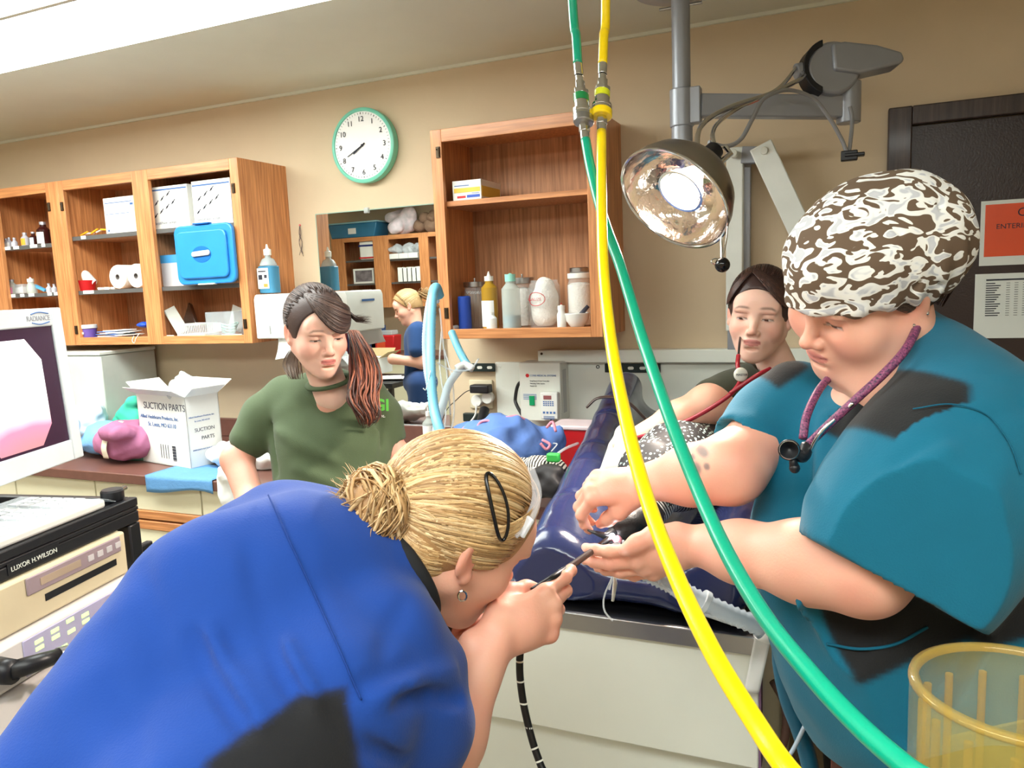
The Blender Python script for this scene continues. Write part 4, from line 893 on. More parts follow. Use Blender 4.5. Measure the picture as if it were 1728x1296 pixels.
    def pt(P, C):
        sg = lambda v: 1 / (1 + np.exp(np.clip(v / .0015, -40, 40)))
        def quadm(c, u, v, hu, hv, dep):      # black inset panel: a tilted box of cloth
            q = P - c; u = nrm(u); v = nrm(v - u * (v @ u)); n = np.cross(u, v); return sg(np.abs(q @ u) - hu) * sg(np.abs(q @ v) - hv) * (np.abs(q @ n) < dep)
        w = quadm(pD(1487, 682, 1.04), cdir(.5, .87, 0), cdir(.87, -.5, 0), .055, .040, .12)
        w = w + quadm(pD(1338, 618, 1.22), cdir(.8, .5, 0), cdir(.3, -.9, 0), .035, .022, .12)
        dp = (P - CAM) @ CF; w = w + quadm(pD(1640, 1000, 1.0), cdir(1, .42, 0), cdir(-.42, 1, 0), .18, .066, .4) * (dp > .955) * (dp < 1.25)
        return mixc(C, np.clip(w, 0, 1), (22, 23, 25))
    m = Multi().sculpt(s.mesh(), (0, 102, 130), None, pt); Vs = np.array(m.v); part('scrub_top', m, M_cloth, t, cols=m.cols(), smooth=3)
    ms_ = mat('teal_seam', (0, 90, 116), .9); seam(Vs, ((1540, 690), (1605, 682), (1665, 700), (1704, 750), (1722, 800)), ms_, t)
    seam(Vs, ((1395, 1086), (1450, 1095), (1510, 1087), (1565, 1058)), ms_, t, .0022)
    legs(t, hip + V(.04, 0, -.06), (.02, .13, 0), (28, 28, 32), (-1, .1, 0), .12)
    # cap
    mcap = bpy.data.materials.new('flame_print_cloth'); mcap.use_nodes = True; nt = mcap.node_tree; N = nt.nodes; L = nt.links; b = N['Principled BSDF']; tc = N.new('ShaderNodeTexCoord')
    mp = N.new('ShaderNodeMapping'); mp.inputs['Rotation'].default_value = (.5, .6, .9); mp.inputs['Scale'].default_value = (1, 1, 1.7); L.new(tc.outputs['Object'], mp.inputs[0])
    n1 = N.new('ShaderNodeTexNoise'); n1.inputs['Scale'].default_value = 27; n1.inputs['Detail'].default_value = .6; n1.inputs['Distortion'].default_value = 1.9; L.new(mp.outputs[0], n1.inputs[0])
    cr = N.new('ShaderNodeValToRGB'); cr.color_ramp.interpolation = 'LINEAR'; E = cr.color_ramp.elements
    E[0].position = .0; E[0].color = lin((104, 84, 66)); E[1].position = .475; E[1].color = lin((104, 84, 66))
    for p, c in ((.485, (244, 242, 236)), (.60, (240, 240, 238)), (.66, (198, 200, 206)), (.8, (206, 206, 210))): e = E.new(p); e.color = lin(c)
    L.new(n1.outputs[0], cr.inputs[0]); L.new(cr.outputs[0], b.inputs['Base Color']); b.inputs['Roughness'].default_value = .85
    s = SDF((-.16, -.2, -.12), (.16, .16, .2), .0034); s.ell((0, -.010, .05), (.098, .122, .1), k=0); s.ell((-.01, -.065, .045), (.09, .085, .088), k=.03)
    s.halfspace((0, .07, .020), (0, .24, -.97)); s.ell((0, -.002, .026), (.092, .117, .022), k=.012)
    X, Y, Z = np.meshgrid(*s.ax, indexing='ij', sparse=True); an = np.arctan2(X + .01, Y + .03); wgt = np.exp(-((Z - .0 + .2 * Y) / .05) ** 2)
    s.f = s.f + (.0035 * np.sin(an * 17 + 8 * Z) * wgt + .002 * np.sin(X * 60 + Z * 40) * np.sin(Y * 50)).astype(np.float32)
    for q in ((.02, -.02), (-.03, .06)): s.cone((-.1, q[0], .02), (-.07, q[1] - .05, .12), .002, .002, k=.008, mode='sub')
    m = Multi().sculpt(s.mesh(), (255, 255, 255), T); part('surgical_cap', m, mcap, t, cols=m.cols(), smooth=3, label='surgical cap with a brown and white flame print')
    S_ = Strands()
    for i in range(120):
        a = rng.uniform(-.062, .0); y = -.01 + .03 * rng.random(); S_.add(T(np.array([(-.079, y + .02, .018), (-.083, y - .005, .004 - .01 * rng.random()), (-.078, y - .05, -.022)])), .0014, (72, 56, 46))
    for i in range(120):
        x = rng.uniform(-.07, .07); S_.add(T(np.array([(x, -.085, .0), (x * .98, -.095, -.02), (x * .85, -.075, -.055)])), .002, (72, 56, 46))
    part('hair', S_.mb, M_hair, t, cols=S_.cols(), smooth=3)
    for i, (a, b_) in enumerate(((-.036, .003), (-.026, .008), (-.020, -.016))):
        p = T([(-.0885, b_, a)])[0]; part('earring', MB().ball(p, .0028, 10), M_chrome, t)
    t['pose'] = 1; del t['pose']
    return t
person_teal()
# stethoscope around her neck
def steth_teal():
    M = mat('patterned_tube', (34, 32, 70), .5, var=.3, vscale=330, rgb2=(150, 78, 112)); 
    t = thing('stethoscope', 'purple patterned stethoscope hanging around the neck of the woman in teal', 'stethoscope', pD(1352, 745, 1.08))
    pts = [pD(1355, 740, 1.085), pD(1362, 700, 1.10), pD(1384, 655, 1.14), pD(1410, 628, 1.20)]
    part('tubing', MB().tube(spline(pts, 8), .006, 10), M, t, smooth=3)
    pts = [pD(1362, 752, 1.075), pD(1400, 715, 1.05), pD(1440, 678, 1.035), pD(1490, 632, 1.03), pD(1528, 590, 1.04), pD(1549, 548, 1.09), pD(1553, 525, 1.17)]
    part('tubing', MB().tube(spline(pts, 8), .006, 10), M, t, smooth=3)
    part('binaural_tube', MB().tube(spline([pD(1365, 765, 1.07), pD(1385, 730, 1.05), pD(1420, 698, 1.04), pD(1440, 680, 1.03)], 8), .003, 8), M_chrome, t, smooth=3)
    c = pD(1332, 758, 1.06); n = cdir(-.35, -.1, .9)
    part('chest_piece', MB().lathe([(0, 0), (.006, .001), (.013, .01), (.015, .014), (.014, .016), (.0115, .014), (.004, .004), (0, .003)], c - n * .008, 28, n), M_black, t, smooth=3)
    part('metal_ring', MB().lathe([(.0125, .0), (.0142, .0015), (.0125, .003)], c + n * .0055, 28, n), M_chrome, t)
    part('stem', MB().tube(spline([pD(1340, 765, 1.065), pD(1355, 770, 1.065), pD(1362, 752, 1.075)], 6), .009, 10), M_black, t, smooth=3)
    part('ear_tip', MB().tube([pD(1336, 770, 1.06), pD(1341, 790, 1.06)], [.004, .007], 10).ball(pD(1341, 790, 1.06), .0075, 12), M_black, t, smooth=3)
steth_teal()
# ---------------------------------------------------------------- woman in the green T-shirt
def person_green():
    O = pD(534, 556, 2.0); hip = pD(560, 850, 2.05); hip = V(hip[0], hip[1] + .02, .93)
    t = thing('person', 'dark-haired woman in an olive green T-shirt standing at the worktop, looking down', 'person', (hip[0], hip[1], 0))
    B = basis((.53, -.33, .78), (.08, .93, .35)); sc = .95; T = headT(O, B, sc); nb = pD(562, 668, 2.06); inv = (nb - O) @ B / sc
    body = Multi(); body.sculpt(head_sdf(tuple(inv), nr=.047), (232, 186, 166), T, head_paint((84, 62, 52), (190, 92, 92), op=.0022))
    s = SDF(*bb([nb, hip, pD(400, 770, 2.1), pD(680, 800, 2.1)], .12), .008)
    s.chain([nb, pD(550, 760, 2.13), hip], [.045, .05, .06], k=.03); s.chain([pD(450, 700, 2.12), pD(400, 775, 2.08), pD(425, 850, 2.0), pD(470, 880, 2.0)], [.034, .041, .036, .03], k=.02)
    s.chain([pD(636, 690, 2.14), pD(668, 770, 2.12), pD(652, 860, 2.1)], [.033, .038, .03], k=.02)
    body.sculpt(s.mesh(), (224, 160, 138)); part('body', body, M_skin, t, cols=body.cols(), smooth=3)
    s = SDF(*bb([pD(400, 770, 2.1), pD(680, 730, 2.1), hip, pD(560, 640, 2.05)], .16), .006)
    chainS(s, [(512, 705, 2.12, 58), (533, 760, 2.1, 64), (540, 830, 2.08, 64), (535, 920, 2.06, 78)], .05); chainS(s, [(598, 700, 2.12, 56), (592, 760, 2.1, 62), (585, 830, 2.08, 60), (580, 920, 2.06, 74)], .05)
    chainS(s, [(560, 665, 2.12, 42), (482, 670, 2.13, 34), (447, 700, 2.12, 35), (420, 742, 2.1, 34)], .03); chainS(s, [(560, 665, 2.12, 40), (618, 664, 2.14, 30), (642, 700, 2.13, 32), (656, 735, 2.13, 27)], .03)
    s.cone(lerp(nb, O, .34), O, .050, .07, k=.008, mode='sub')
    a = nrm(pD(398, 775, 2.08) - pD(440, 690, 2.1)); h = pD(412, 752, 2.09); s.cone(h + a * .055, h + a * .12, .055, .06, k=.003, mode='sub'); s.cone(h, h + a * .1, .036, .04, k=.003, mode='sub')
    a = nrm(pD(668, 770, 2.12) - pD(640, 690, 2.1)); h = pD(663, 740, 2.12); s.cone(h + a * .055, h + a * .12, .055, .06, k=.003, mode='sub')
    for p, q, am, w in (((570, 780, 1.97), (450, 720, 2.02), -.010, .016), ((650, 700, 2.05), (600, 830, 1.99), -.010, .014), ((462, 700, 2.07), (472, 800, 2.02), .014, .012), ((500, 790, 1.98), (600, 830, 1.97), -.008, .014), ((640, 700, 2.06), (636, 780, 2.04), .012, .012)): s.crease(pD(*p), pD(*q), am, w)
    s.wrinkle(.0032, 24, 12, dirn=(0, 0, 1))
    m = Multi().sculpt(s.mesh(), (74, 88, 60)); part('t_shirt', m, M_cloth, t, cols=m.cols(), smooth=3)
    a = nrm(nb - O); u = nrm(np.cross(a, cdir(0, 0, 1))); w = np.cross(a, u); c = lerp(nb, O, .22)
    part('collar', MB().tube([c + (u * math.cos(q) + w * math.sin(q)) * .057 for q in np.linspace(0, 2 * PI, 40)], .010, 8, cap=False, flat=.6), mat('olive_rib', (68, 82, 56), .9), t, smooth=3)
    g = pD(617, 692, 1.985); text('FGI', g, cdir(.97, -.02, -.22), cdir(.0, 1, .1), .042, mat('green_print', (96, 190, 70), .7), t, bold=.0012, depth=.003)
    text('Group, Inc.', g - CU * .018, cdir(.97, -.02, -.22), cdir(.0, 1, .1), .011, M_paper, t, depth=.003)
    legs(t, hip, (.085, -.02, 0), (70, 84, 110), (.2, -.95, 0))
    cols = [(74, 58, 52), (58, 44, 40), (92, 72, 64), (66, 50, 46)]; red = [(104, 56, 44), (128, 70, 52), (80, 44, 38), (150, 88, 64)]
    S_ = Strands(); Hs = Multi().sculpt(hair_shell(((0, .07, .06), (0, .88, -.47)), grow=-.001), (70, 54, 50), T); S_.mb.add(Hs.v, Hs.f); S_.c.append(Hs.cols())
    tgt = V(-.55, -.85, -.45); rp = V(.28, .55, .95)
    for i in range(900):
        a_ = rng.uniform(-1, 1); x = math.sin(a_ * 2.2); zc = max(-.3, math.cos(a_ * 2.2)); root = V(x * .95, .15 + .55 * max(zc, 0) * rng.random() ** .4, .1 + .95 * zc) + rng.normal(size=3) * .04
        root = root * (1 - .6 * rng.random()) + tgt * .55 * rng.random()
        sweep(T, S_, root, tgt + rng.normal(size=3) * .1, 10, .99 + .02 * rng.random(), .98, .0019, cols, V(root[0] * .9, -.5, root[2] * .7))
    for i in range(300):     # side swept fringe over the forehead
        r0 = V(.42 + .1 * rng.random(), .45 + .2 * rng.random(), .95); k = rng.random() ** 1.3; tg = V(-.92, .85 - .5 * k, -.02 + .2 * k + .1 * rng.random()); md = V(.05 - .3 * k, 1.5 - .4 * k, -.75 + 1.4 * k)
        sweep(T, S_, r0, tg, 14, 1.05, 1.08 + .06 * rng.random(), .0023, cols, md)
    for i in range(70):      # flicked ends
        p0 = T([onskull((-.9, .5 - .3 * rng.random(), .3 - .2 * rng.random()), 1.04)])[0]; S_.add([p0, p0 + cdir(.6, -.5, .1) * .03, p0 + cdir(.95, -.25, .1) * (.05 + .02 * rng.random()) - CU * .01 * rng.random()], .0012, cols[rng.integers(4)])
    for i in range(240):     # wavy ponytail over the shoulder
        o = np.clip(rng.normal(size=2), -1.7, 1.7) * .012; ph = 5 * rng.integers(5) + .8 * rng.random(); fq = 11 + 5 * rng.random(); base = [(596, 560, 2.10), (612, 596, 2.04), (618, 636, 1.975), (612, 670, 1.95), (622, 700, 1.94), (616, 724, 1.94)]; e = rng.random() * .25; pts = []
        for j, q in enumerate(spline([pD(*b_) for b_ in base], 5)):
            tt = j / 25; wd = .6 + 1.2 * math.sin(PI * min(1, tt * 1.05)); pts.append(q + CR * (o[0] * wd + .006 * math.sin(tt * fq + ph) * (.3 + tt)) + CU * (.005 * math.cos(tt * 15 + ph)) - CF * o[1] * wd)
        S_.add(pts[:int(26 - e * 26)], .0024, red[rng.integers(4)] if rng.random() < .8 else cols[0])
    for i in range(60):
        o = rng.normal(size=2) * .008; S_.add(spline([pD(497, 590, 2.02) + CR * o[0], pD(491, 615, 2.02) + CR * o[0] * 1.6, pD(498, 640, 2.0) + CR * o[0] - CF * o[1]], 5), .0022, (104, 84, 70))
    part('hair', S_.mb, M_hair, t, cols=S_.cols(), smooth=3)
person_green()

# ---------------------------------------------------------------- woman listening with a red stethoscope
def person_listening():
    O = pD(1282, 529, 1.88); hip = V(.10, 1.98, .9)
    t = thing('person', 'brown-haired woman in a dark olive shirt with white glove, behind the woman in teal', 'person', (hip[0], hip[1], 0))
    B = basis((-.43, -.20, .88), (.02, .97, .22)); sc = .94; T = headT(O, B, sc); nb = pD(1318, 632, 1.93); inv = (nb - O) @ B / sc
    body = Multi(); body.sculpt(head_sdf(tuple(inv), nr=.046), (232, 190, 172), T, head_paint((78, 56, 46), (194, 104, 104), op=.0034, gaze=-.0032))
    sh, el, wr = pD(1260, 690, 1.93), pD(1195, 683, 1.86), pD(1048, 755, 1.84)
    s = limb(*bb([sh, el, wr, pD(1030, 830, 1.8)], .07), res=.0036); s.chain([sh, el, lerp(el, wr, .35), wr], [.045, .046, .041, .026], k=.03); body.sculpt(s.mesh(), (232, 184, 160), None, nail_paint([]))
    s = SDF(*bb([nb, hip], .1), .012); s.chain([nb, hip], [.05, .09], k=.04); body.sculpt(s.mesh(), SK); part('body', body, M_skin, t, cols=body.cols(), smooth=3)
    s = limb(*bb([wr, pD(1030, 850, 1.8)], .07), res=.003); s.cone(lerp(wr, el, .15), wr, .031, .028, k=.0)
    hand(s, wr, cdir(-.28, -.93, .1), cdir(-.62, .25, .74), True, [(25, 25, 15), (28, 30, 20), (30, 35, 20), (30, 35, 25)], .98, fat=1.15, k=.008); s.wrinkle(.0012, 120, 4)
    m = Multi().sculpt(s.mesh(), (236, 232, 218)); part('glove', m, attr_mat('latex', .5, sss=.1), t, cols=m.cols(), smooth=3, label='white latex glove')
    s = SDF(*bb([pD(1190, 670, 1.9), pD(1320, 640, 1.95), hip, pD(1400, 700, 2.1)], .15), .007)
    chainS(s, [(1300, 700, 2.02, 62), (1310, 800, 2.03, 75), (1330, 900, 2.03, 80)], .04); chainS(s, [(1380, 690, 2.04, 60), (1380, 900, 2.05, 80)], .04)
    chainS(s, [(1320, 650, 1.98, 42), (1270, 655, 1.96, 40), (1235, 668, 1.92, 40), (1205, 676, 1.89, 38)], .03)
    s.cone(nb - nrm(nb - O) * .02, O, .052, .07, k=.008, mode='sub'); a = nrm(el - sh); h = pD(1203, 680, 1.87); s.cone(h + a * .04, h + a * .1, .05, .055, k=.003, mode='sub'); s.wrinkle(.003, 26, 13)
    m = Multi().sculpt(s.mesh(), (58, 62, 48)); part('t_shirt', m, M_cloth, t, cols=m.cols(), smooth=3)
    legs(t, hip + V(0, .02, -.03), (.03, .085, 0), (40, 42, 50), (-1, 0, 0))
    cols = [(70, 46, 40), (54, 36, 34), (88, 58, 48), (60, 40, 36)]; S_ = Strands()
    Hs = Multi().sculpt(hair_shell(((0, .078, .056), (0, .90, -.43)), grow=-.001), (64, 44, 40), T); S_.mb.add(Hs.v, Hs.f); S_.c.append(Hs.cols()); tgt = V(.1, -1, -.1)
    for i in range(900):
        a_ = rng.uniform(-1, 1) * 2.2; x = math.sin(a_); zc = max(-.35, math.cos(a_)); root = V(x * .98, .2 + .62 * max(zc, 0), .08 + .95 * zc) + rng.normal(size=3) * .035; root = root * (1 - .6 * rng.random()) + tgt * .5 * rng.random()
        sweep(T, S_, root, tgt + rng.normal(size=3) * .1, 10, .99 + .025 * rng.random(), .98, .0019, cols, V(root[0] * 1.05, -.3, root[2] * .8 + .25))
    for i in range(260):
        k = rng.random(); sd = 1 if rng.random() < .5 else -1; r0 = V(.25, .55, .95) + rng.normal(size=3) * .03
        sweep(T, S_, r0, V(sd * .98, .25 + .15 * k, -.1 + .1 * k), 12, 1.04, 1.05, .0022, cols, V(.1 + sd * .55, 1.2 - .2 * k, -.25 + .8 * k))
    part('hair', S_.mb, M_hair, t, cols=S_.cols(), smooth=3)
    M = mat('red_tube', (150, 22, 42), .35, coat=.3)
    t = thing('stethoscope', 'dark red stethoscope used by the woman with the white glove', 'stethoscope', pD(1250, 632, 1.72))
    part('tubing', MB().tube(spline([pD(1246, 600, 1.76), pD(1245, 618, 1.73), pD(1251, 636, 1.72), pD(1238, 660, 1.71), pD(1205, 685, 1.72), pD(1160, 710, 1.75), pD(1110, 728, 1.79), pD(1078, 738, 1.81), pD(1060, 740, 1.82)], 8), .0052, 10), M, t, smooth=3)
    part('tubing', MB().tube(spline([pD(1232, 664, 1.71), pD(1255, 648, 1.7), pD(1280, 632, 1.69), pD(1300, 622, 1.7)], 8), .0048, 10), M, t, smooth=3)
    part('binaural_tube', MB().tube(spline([pD(1246, 602, 1.76), pD(1248, 580, 1.80), pD(1250, 562, 1.86)], 6), .0028, 8), M_black, t, smooth=3)
    q = pD(1250, 632, 1.705); part('name_plate', MB().ball(q, .016, 20, ax=cdir(0, 0, 1), sq=.35), M_offwhite, t, smooth=3)
    text('MASTER', q + cdir(0, 0, 1) * .006 - CU * .003 - CR * .012, CR, CU, .007, M_ink, t)
    return t
person_listening()

# ---------------------------------------------------------------- navy vinyl trough and the bird lying in it
M_vinyl = mat('navy_vinyl', (36, 44, 84), .24, var=.08, vscale=6, bump=.12, bscale=28, coat=.35)
def trough():
    t = thing('padded_trough', 'navy blue vinyl padded V-shaped positioning trough on the steel table top', 'positioning pad', (-.42, 2.1, TZ))
    A, Bq = pD(918, 930, 1.55), pY(1056, 655, 2.62); Bq = V(*Bq); s = SDF((-.85, 1.36, TZ - .005), (-.08, 2.8, 1.36), .0085)
    A[1] = 1.44; A2 = V(-.19, 1.44, 1.02); B2 = V(-.15, 2.62, 1.10)
    for (a, b_, sg) in ((A, Bq, 1), (A2, B2, -1)):
        s.cone(a, b_, .038, .058, k=.02); a0, b0 = V(a[0], a[1], .955), V(b_[0], b_[1], .97); s.cone(a0, b0, .05, .085, k=.05); s.cone(lerp(a, a0, .5), lerp(b_, b0, .5), .045, .08, k=.04)
        s.cone(V(a[0] + sg * .05, a[1], .96), V(b_[0] + sg * .1, b_[1], 1.0), .06, .085, k=.05)
    s.rbox((-.40, 2.03, .945), (.22, .64, .035), rad=.03, k=.05)
    d = nrm(Bq - A)
    for k, (u, w) in enumerate(((.33, .012), (.42, .008), (.64, .012), (.8, .006), (.15, .006))):
        p = lerp(A, Bq, u) + V(.0, 0, .052 + .02 * u); s.cone(p + V(-.05, -.03, -.01), p + V(.06, .03, -.02), w * .4, w * .4, k=.014, mode='sub')
    s.wrinkle(.0018, 34, 21); s.halfspace((0, 0, TZ + .001), (0, 0, -1)); s.halfspace((0, 1.385, 0), (0, -1, 0), 0)
    Vv, F = s.mesh(); mb = MB(); mb.add(Vv.tolist(), F.tolist()); part('vinyl_cover', mb, M_vinyl, t, smooth=3)
    q = lerp(A, Bq, .68) + V(0, 0, .075); part('restraint_strap', MB().tube(spline([q + V(-.07, -.01, -.03), q + V(-.03, 0, .0), q + V(.05, .01, -.01), q + V(.13, .02, -.09)], 6), .012, 8, flat=.35), mat('brown_strap', (70, 52, 48), .3, coat=.3), t, smooth=3)
trough()
def loon():
    m = bpy.data.materials.new('checkered_plumage'); m.use_nodes = True; nt = m.node_tree; N = nt.nodes; L = nt.links; b = N['Principled BSDF']; tc = N.new('ShaderNodeTexCoord')
    vo = N.new('ShaderNodeTexVoronoi'); vo.inputs['Scale'].default_value = 105; vo.inputs['Randomness'].default_value = .55; L.new(tc.outputs['Object'], vo.inputs[0])
    cr = N.new('ShaderNodeValToRGB'); cr.color_ramp.elements[0].position = .28; cr.color_ramp.elements[0].color = lin((205, 232, 226)); cr.color_ramp.elements[1].position = .35; cr.color_ramp.elements[1].color = lin((30, 28, 30))
    L.new(vo.outputs['Distance'], cr.inputs[0]); L.new(cr.outputs[0], b.inputs['Base Color']); b.inputs['Roughness'].default_value = .6
    t = thing('loon', 'black and white speckled loon lying on the navy pad with its bill held open', 'bird', (-.38, 1.75, .98))
    s = SDF(*bb([pD(1075, 885, 1.42), pD(1190, 745, 1.95)], .16), .005)
    s.chain([pD(1105, 808, 1.60), pD(1145, 786, 1.74), pD(1190, 766, 1.9), pD(1225, 755, 2.02)], [.075, .095, .085, .04], k=.04)
    s.chain([pD(1105, 800, 1.60), pD(1095, 845, 1.52), pD(1080, 880, 1.46), pD(1062, 893, 1.42)], [.07, .042, .036, .033], k=.03)
    s.cone(pD(1062, 893, 1.42), pD(1045, 896, 1.40), .031, .018, k=.02); s.wrinkle(.0012, 60, 4)
    Vv, F = s.mesh(); neck = pD(1088, 862, 1.49); nx = nrm(pD(1062, 893, 1.42) - pD(1105, 800, 1.6)); mb = MB(); mb.add(Vv.tolist(), F.tolist()); C = Vv[F].mean(1); q = (C - neck) @ nx; ch = cdir(.2, -1, 0)
    ring = (np.abs(q) < .012); headm = q > .0; mi = np.where(ring, 2, np.where(headm, 1, 0)); belly = (~headm) & ((C - pD(1145, 790, 1.74)) @ CU < -.045) & (C @ CF > 0); mi = np.where(belly & ~ring, 2, mi); mb.m = mi.tolist()
    mh = mat('black_plumage', (16, 17, 18), .45, var=.1, bump=.1, bscale=300)
    ms = bpy.data.materials.new('striped_plumage'); ms.use_nodes = True; nt = ms.node_tree; N = nt.nodes; L = nt.links; b = N['Principled BSDF']; tc = N.new('ShaderNodeTexCoord')
    wv = N.new('ShaderNodeTexWave'); wv.inputs['Scale'].default_value = 55; wv.inputs['Distortion'].default_value = 1.5; wv.bands_direction = 'DIAGONAL'; L.new(tc.outputs['Object'], wv.inputs[0])
    cr = N.new('ShaderNodeValToRGB'); cr.color_ramp.elements[0].position = .45; cr.color_ramp.elements[0].color = lin((24, 24, 26)); cr.color_ramp.elements[1].position = .55; cr.color_ramp.elements[1].color = lin((225, 224, 220)); L.new(wv.outputs[0], cr.inputs[0]); L.new(cr.outputs[0], b.inputs['Base Color']); b.inputs['Roughness'].default_value = .6
    part('body', mb, [m, mh, ms], t, smooth=3)
    g = pD(1050, 896, 1.405); mb_ = mat('dark_bill', (52, 54, 58), .3, coat=.3)
    part('upper_bill', MB().tube([g + CU * .006, pD(1022, 905, 1.38), pD(992, 893, 1.36) - CU * .002], [.014, .009, .002], 10, flat=.8), mb_, t, smooth=3)
    part('lower_bill', MB().tube([g - CU * .012, pD(1030, 922, 1.38), pD(1002, 938, 1.355)], [.012, .008, .002], 10, flat=.7), mb_, t, smooth=3)
    part('mouth_lining', MB().ball(pD(1042, 911, 1.385), .0095, 12), mat('wet_pink', (226, 150, 160), .2, coat=.5), t, smooth=3)
loon()
# ---------------------------------------------------------------- endoscope
M_scope = mat('scope_black', (14, 14, 16), .4)
t = thing('endoscope', 'thin black flexible endoscope held by the woman in blue', 'endoscope', pD(940, 975, 1.03))
part('insertion_tube', MB().tube(spline([pD(898, 998, 1.02), pD(945, 968, 1.04), pD(985, 940, 1.18), pD(1030, 908, 1.37)], 10), .0052, 12), M_scope, t, smooth=3)
part('insertion_tube', MB().tube(spline([pD(912, 1010, 1.01), pD(892, 1045, 1.03), pD(880, 1085, 1.04), pD(877, 1130, 1.04), pD(883, 1185, 1.04), pD(897, 1245, 1.03), pD(912, 1290, 1.02), pD(935, 1350, 1.0), pD(900, 1420, .98)], 10), .0052, 12), M_scope, t, smooth=3)
sp = spline([pD(880, 1085, 1.04), pD(877, 1130, 1.04), pD(883, 1185, 1.04), pD(897, 1245, 1.03), pD(912, 1290, 1.02)], 6)
for k in (0, 4, 8, 12, 16, 20, 23): d = nrm(sp[min(k + 1, 24)] - sp[k]); part('depth_mark', MB().cyl(sp[k], sp[k] + d * .0022, .0055, 14), M_offwhite, t)
d = nrm(pD(985, 940, 1.18) - pD(945, 968, 1.04))
for k in (.004, .02): p = pD(945, 968, 1.04) + d * k; part('depth_mark', MB().cyl(p, p + d * .0022, .0055, 14), M_offwhite, t)
part('control_body', MB().tube([pD(735, 1000, 1.04), pD(745, 1030, 1.03), pD(740, 1070, 1.03)], [.016, .02, .017], 16).ball(pD(750, 1022, 1.03), .021, 16), M_scope, t, smooth=3)
part('lit_tip', MB().ball(pD(1033, 905, 1.368), .0055, 12), mat('lit_tip', (255, 246, 250), .3, emit=40), t, smooth=3)
# ---------------------------------------------------------------- breathing circuit
M_corr = mat('corrugated_clear_plastic', (200, 214, 224), .18, alpha=.62, var=.04)
t = thing('breathing_tube', 'clear corrugated breathing tube from the bill to the table corner', 'breathing tube', pD(1180, 1010, 1.3))
part('elbow_connector', MB().tube(spline([pD(1037, 922, 1.33), pD(1046, 938, 1.315), pD(1062, 950, 1.30), pD(1088, 965, 1.29)], 8), [.0115] * 25, 14), mat('milky_connector', (212, 222, 226), .2, alpha=.8), t, smooth=3)
part('port', MB().tube([pD(1079, 945, 1.29), pD(1082, 958, 1.29)], .004, 8).tube([pD(1070, 968, 1.29), pD(1066, 976, 1.28)], .004, 8), M_clear, t)
def corr(pts, r, n, amp=.11):
    sp = spline(pts, n); k = len(sp); return sp, [r * (1 + amp * (1 if (i % 2) else -1)) for i in range(k)]
sp, rr = corr([pD(1088, 965, 1.29), pD(1130, 985, 1.28), pD(1180, 1012, 1.26), pD(1240, 1040, 1.25), pD(1295, 1062, 1.25), pD(1340, 1080, 1.26)], .0150, 11); part('corrugated_hose', MB().tube(sp, rr, 16), M_corr, t, smooth=3)
part('joining_cuff', MB().cyl(pD(1184, 1013, 1.26), pD(1193, 1018, 1.26), .0195, 20), mat('milky_connector', (212, 222, 226), .2), t, bevel=.001)
part('side_line', MB().tube(spline([pD(1078, 962, 1.285), pD(1120, 990, 1.27), pD(1165, 1025, 1.255), pD(1200, 1040, 1.25), pD(1260, 1060, 1.24)], 8), .0035, 8), M_clear, t, smooth=3)
t = thing('tape_strip', 'strip of white tape fixing the tube to the table corner', 'tape', pD(1290, 1100, 1.24))
q = pY(1293, 1050, TY0 - .004); q2 = pY(1268, 1168, TY0 - .004); part('tape', MB().grid(lambda u, v: lerp(q, q2, v) + V(.028 * (u - .5) * (1 - .1 * v), -.0012 * math.sin(4 * u + 6 * v) - .012 * max(0, .25 - v) * 4 - .002, 0), 6, 14, .0008), mat('white_tape', (226, 228, 226), .6), t, smooth=3)
part('cuff_loop', MB().lathe([(.021, 0), (.0225, .002), (.0225, .02), (.021, .022)], pD(1283, 1057, 1.25), 24, nrm(pD(1340, 1080, 1.26) - pD(1280, 1055, 1.25))), mat('white_tape', (226, 228, 226), .6), t, smooth=3)
t = thing('intubation_ties', 'thin clear pilot tubes and tag dangling below the bill', 'pilot tube', pD(1038, 960, 1.33))
part('pilot_tube', MB().tube(spline([pD(1052, 912, 1.35), pD(1048, 940, 1.33), pD(1036, 965, 1.32), pD(1028, 995, 1.32)], 8), .0022, 8), M_clear, t, smooth=3)
part('pilot_tube', MB().tube(spline([pD(1040, 930, 1.33), pD(1034, 970, 1.31), pD(1020, 1005, 1.30), pD(1020, 1030, 1.29), pD(1034, 1048, 1.28)], 8), .0016, 8), M_clear, t, smooth=3)
part('pilot_valve', MB().tube([pD(1037, 972, 1.31), pD(1038, 984, 1.31), pD(1034, 1014, 1.31)], [.003, .0075, .005], 12, flat=.5), M_white, t, smooth=3)
t = thing('reservoir_bag', 'grey rubber breathing bag hanging beside the table, knotted at the bottom', 'breathing bag', pD(1400, 1150, 1.2))
s = SDF(*bb([pD(1400, 1100, 1.22), pD(1405, 1240, 1.2)], .12), .004); chainS(s, [(1378, 1095, 1.22, 22), (1385, 1140, 1.21, 42), (1398, 1190, 1.2, 46), (1405, 1225, 1.2, 34), (1402, 1255, 1.2, 8)], .02)
for k in range(7): a = 1352 + k * 15; s.cone(pD(a, 1235, 1.16), pD(1385 + (a - 1390) * .3, 1110, 1.17), .003, .0015, k=.012, mode='sub')
s.wrinkle(.0016, 60, 31); Vv, F = s.mesh(); mb = MB(); mb.add(Vv.tolist(), F.tolist()); part('bag', mb, mat('grey_rubber', (164, 178, 196), .45), t, smooth=3)
part('bag_neck', MB().cyl(pD(1352, 1075, 1.24), pD(1378, 1100, 1.22), .017, 20), mat('cream_rubber', (214, 208, 180), .5), t, bevel=.002)
